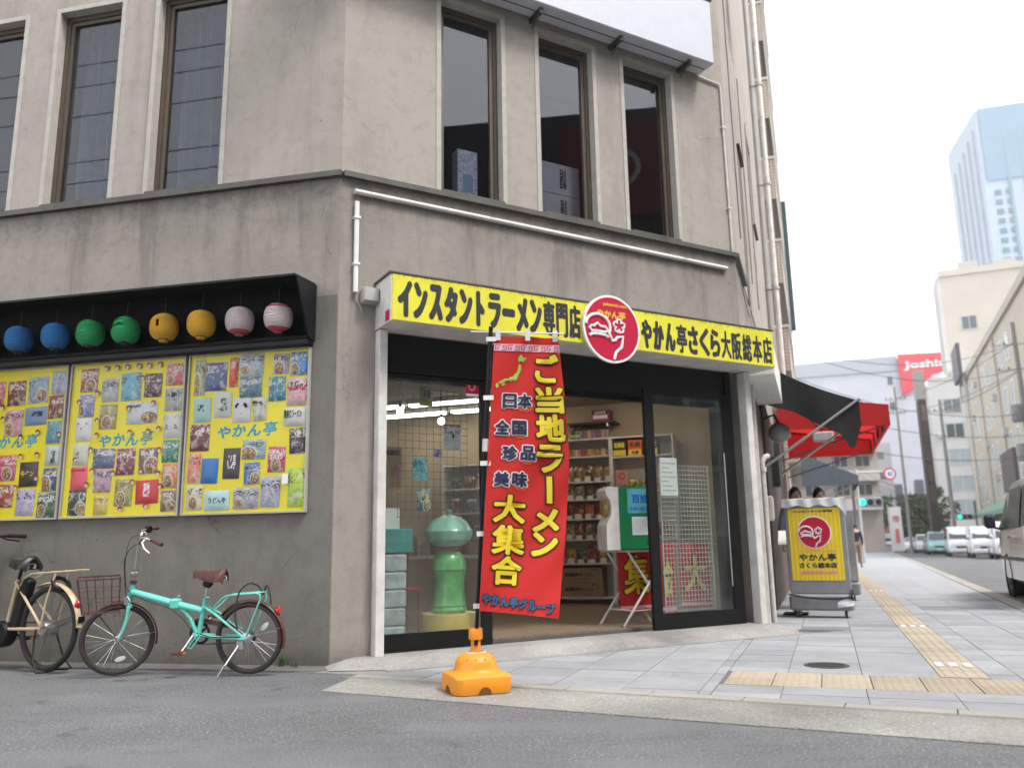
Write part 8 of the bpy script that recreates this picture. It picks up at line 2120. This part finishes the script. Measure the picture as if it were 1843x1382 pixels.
def signal(label, x, y, z, px, py):
    t = T('traffic_light', label, 'traffic light', mv(px, py, 0), 'green traffic lights down the street')
    put('post', M().tube([(0,0,0),(0,0,z+1.3)], 0.08, 8), mat('pole_dark', (0.10,0.10,0.11), 0.6), t)
    f0 = frame(x, y, 95)
    put('arm', M().tube([(px,py,z+0.2),(x,y+0.1,z+0.2)], 0.05, 6), GREYBOX, t, I4)
    put('housing', M().bevbox(-0.22, 1.0, -0.1, 0.15, z-0.24, z+0.24, 0.06), mat('signal_case', (0.14,0.16,0.17), 0.5), t, f0)
    put('green_lens', M().lathe([(0,0.04),(0.13,0.03),(0.17,0)], 16, 0, mv(0.0,-0.101,z) @ rx(pi/2)), GREENL, t, f0)
    for k, nm in ((0.40,'amber_lens'),(0.80,'red_lens')):
        put(nm, M().lathe([(0,0.03),(0.13,0.02),(0.15,0)], 16, 0, mv(k,-0.101,z) @ rx(pi/2)), BLACK, t, f0)
    return t
signal('green traffic light beside the dark post, left of the trees', 17.45, 42, 2.95, 17.1, 42.1)
signal('green traffic light in front of the green shop awning', 37.1, 70, 2.94, 38.6, 70.2)
s40 = T('speed_sign', 'round speed limit sign with blue 40 in a red ring', 'sign', mv(16.6, 40.3, 0))
put('post', M().tube([(0,0,0),(0,0,4.5)], 0.07, 8), GREYBOX, s40)
put('arm', M().tube([(0,0,4.3),(1.75,-0.2,4.3)], 0.05, 8), GREYBOX, s40)
f0 = frame(18.08, 40.0, 96)
dk = put('disc', M().lathe([(0,0),(0.30,0),(0.30,0.03),(0,0.03)], 28, 0, mv(0,-0.03,4.18) @ rx(pi/2)), mat('sign_red', (0.45,0.05,0.07), 0.5), s40, f0)
put('disc_face', M().lathe([(0,0),(0.215,0),(0.215,0.005),(0,0.005)], 28, 0, mv(0,-0.066,4.18) @ rx(pi/2)), mat('sign_pale', (0.6,0.62,0.68), 0.5), dk, f0)
put('lettering', text(M(), '40', 0, 4.18, 0.26, 0.25, 0.006, -0.074), mat('sign_blue', (0.02,0.08,0.25), 0.5), dk, f0)
nb = T('street_banner', 'tall white street banner with red lettering standing by the far kerb', 'banner', frame(27.3, 60, 95))
put('post', M().tube([(-0.5,0,0),(-0.55,0,3.6)], 0.04, 6), GREYBOX, nb)
put('cloth', M().grid(lambda u, v: (-0.5+0.85*u, -0.02+0.05*sin(u*5+v*4), 0.35+3.1*v), 8, 12), mat('banner_white', (0.56,0.54,0.56), 0.8), nb, smooth=True)
put('lettering', text(M(), '市', -0.08, 2.6, 0.5, 0.5, 0.02, -0.1).box(-0.2,0.05,-0.11,-0.10,0.9,1.9), mat('banner_red', (0.5,0.12,0.12), 0.8), nb)
# overhead cables: along the far street and across it
CAB = mat('cable_black', (0.03,0.03,0.032), 0.6)
def cable(label, a, b, sag, r=0.02, group='overhead cables down the street'):
    a, b = Vector(a), Vector(b); n = 14
    t = put('overhead_cable', M().tube([tuple(a.lerp(b, i/n) - Vector((0,0,sag*4*(i/n)*(1-i/n)))) for i in range(n+1)], r, 5), CAB)
    return tag(t, label, 'cable', group)
top = (35.3, 56.5)
cable('highest cable from the right edge pole to the thin pole', (*top,14.6), (35.2,75,13.9), 0.6)
cable('second cable from the right edge pole to the thin pole', (35.6,56.5,12.7), (35.3,75,12.6), 0.6)
cable('cable from the right edge pole to the grey pole', (*top,12.5), (32.4,62,10.7), 0.3)
for k, (z1, z2, dz) in enumerate(((14.5,13.0,1.6),(12.7,12.4,1.5),(9.5,10.2,1.0),(8.0,8.2,0.7),(6.6,6.2,0.6))):
    cable(['topmost cable crossing the street from the awnings to the right pole','second cable crossing the street from the awnings to the right pole','middle cable crossing the street from the awnings to the right pole','fourth cable crossing the street from the awnings to the right pole','lowest cable crossing the street from the awnings to the right pole'][k], (15.2+k*0.4, 48-k, z2), (*top, z1), dz)
for k, z in enumerate((9.2,7.4,5.6)):
    cable(['upper cable running off past the right edge','middle cable running off past the right edge','lower cable running off past the right edge'][k], (35.3,56.5,z), (33.0,36,z+1.0-k*0.4), 0.8)
for k, (z, s_) in enumerate(((5.6,0.4),(5.2,0.4),(4.9,0.3),(4.6,0.3))):
    cable(['highest thin cable over the far crossing','second thin cable over the far crossing','third thin cable over the far crossing','lowest thin cable over the far crossing'][k], (21.2,55,z+1.4), (35.2,75,z), s_, 0.016)
# street trees
LEAF = mat('leaf', (0.05,0.11,0.03), 0.7, rnd=0.0, var=0.35, vs=3); BARK = mat('bark', (0.09,0.07,0.05), 0.9)
def tree(label, x, y, h, cr, n, seed, m=LEAF):
    rn = random.Random(seed); t = T('street_tree', label, 'tree', mv(x, y, 0), 'trees at the end of the street')
    tr = M().tube([(0,0,0),(0.05,0.02,h*0.35),(0.0,0.0,h*0.7)], [0.14,0.11,0.05], 8)
    for k in range(6):
        a = k*1.05+seed; tr.tube([(0.03,0,h*(0.3+0.05*k)),(cr*0.45*cos(a),cr*0.45*sin(a),h*(0.5+0.06*k))], [0.05,0.02], 5)
    put('trunk', tr, BARK, t, smooth=True)
    g = M(); clumps = [(rn.gauss(0,cr*0.42), rn.gauss(0,cr*0.42), h*0.62+rn.gauss(0,h*0.16), rn.uniform(0.25,0.55)*cr) for _ in range(16)]
    for i in range(n):
        c = rn.choice(clumps); d = Vector((rn.gauss(0,1),rn.gauss(0,1),rn.gauss(0,1))).normalized()*c[3]*rn.uniform(0.5,1.05)
        p_ = Vector(c[:3])+d; a = Vector((rn.gauss(0,1),rn.gauss(0,1),rn.gauss(0,1))).normalized(); b = a.cross(Vector((rn.gauss(0,1),rn.gauss(0,1),rn.gauss(0,1)))).normalized()
        s_ = 0.27*rn.uniform(0.7,1.3)
        g.add([tuple(p_-a*s_),tuple(p_-b*s_*0.5),tuple(p_+a*s_),tuple(p_+b*s_*0.5)], [(0,1,2,3)])
    put('crown', g, m, t)
    return t
LEAF2 = mat('leaf_yellowish', (0.10,0.12,0.02), 0.7, var=0.35, vs=3)
tree('dark green tree left of the pale truck', 40.3, 98, 5.6, 2.4, 2200, 1)
tree('small dark tree beside the left traffic light', 38.0, 92, 5.0, 2.0, 1800, 2)
tree('yellowish green tree beside the brown pillar sign', 44.9, 92, 5.8, 2.5, 2200, 3, LEAF2)
tree('dark green tree behind the white street banner', 46.9, 97, 6.0, 2.4, 2200, 4)
tree('green tree between the white banner and the wagon', 43.0, 96, 5.0, 2.1, 1800, 5)

# ================================================================ the other side of the side street, behind the camera (seen in the panes)
FO = frame(8.0, -6.5, -77.3)
ob = T('opposite_building', 'dark office block across the side street, mirrored in the upper windows', 'building', FO @ mv(10, 0, 0))
put('wall', M().box(-2, 12, 0, 14, 0, 13), HZW('opp', (0.10,0.10,0.105)), ob, FO)
wins(ob, FO, (1,4,7,10), (1.2, 4.4, 7.6, 10.2), 1.8, 1.9, FARGLASS)
FO2 = FR @ mv(5, -13.4, 0) @ rz(pi)
ob2 = T('opposite_corner_block', 'dark corner block with a red sign band across the main street', 'building', FO2 @ mv(4, 0, 0))
put('wall', M().box(-1, 20, 0, 10, 0, 14.2), HZW('opp2', (0.055,0.055,0.06)), ob2, FO2)
wins(ob2, FO2, (1,4,7,10,13,16), (1.2, 4.6, 7.8), 1.8, 1.9, FARGLASS)
put('red_sign', M().box(1.5, 8.0, -0.4, -0.02, 10.6, 13.6), mat('opp_red', (0.16,0.012,0.016), 0.7), ob2, FO2)
put('sign_print', M().lathe([(0.45,0),(0.6,0),(0.6,0.05),(0.45,0.05)], 24, 0, mv(6.2,-0.41,12.1) @ rx(pi/2), closed=True), GREYBOX, ob2, FO2)
op = upole('utility pole across the side street behind the camera', -16.5, 4.6, 12.4, 0.16, ((11.5, 0.8),))
for k, (z, y_) in enumerate(((11.6,1.4),(11.3,1.2),(10.6,1.3),(9.6,1.3),(9.1,1.5),(8.4,1.2))):
    cable(['cable %s along the side street behind the camera' % nm for nm in ('highest','second','third','fourth','fifth','lowest')][k], (-30,y_+5.5,z+0.1), (14,y_-4.6,z), 0.25+0.08*k, 0.011, 'cables along the side street')

# added volume imitating lens glare: thin haze over everything
hz = bpy.data.materials.new('glare_haze_air'); hz.use_nodes = True
for n in list(hz.node_tree.nodes):
    if n.type != 'OUTPUT_MATERIAL': hz.node_tree.nodes.remove(n)
pv = hz.node_tree.nodes.new('ShaderNodeVolumePrincipled')
pv.inputs['Color'].default_value = (0.93, 0.95, 0.98, 1); pv.inputs['Density'].default_value = 0.0008; pv.inputs['Anisotropy'].default_value = 0.2
hz.node_tree.links.new(pv.outputs[0], hz.node_tree.nodes['Material Output'].inputs['Volume'])
put('glare_haze', M().box(-150, 300, -110, 450, -1.2, 120), hz, kind='stuff')
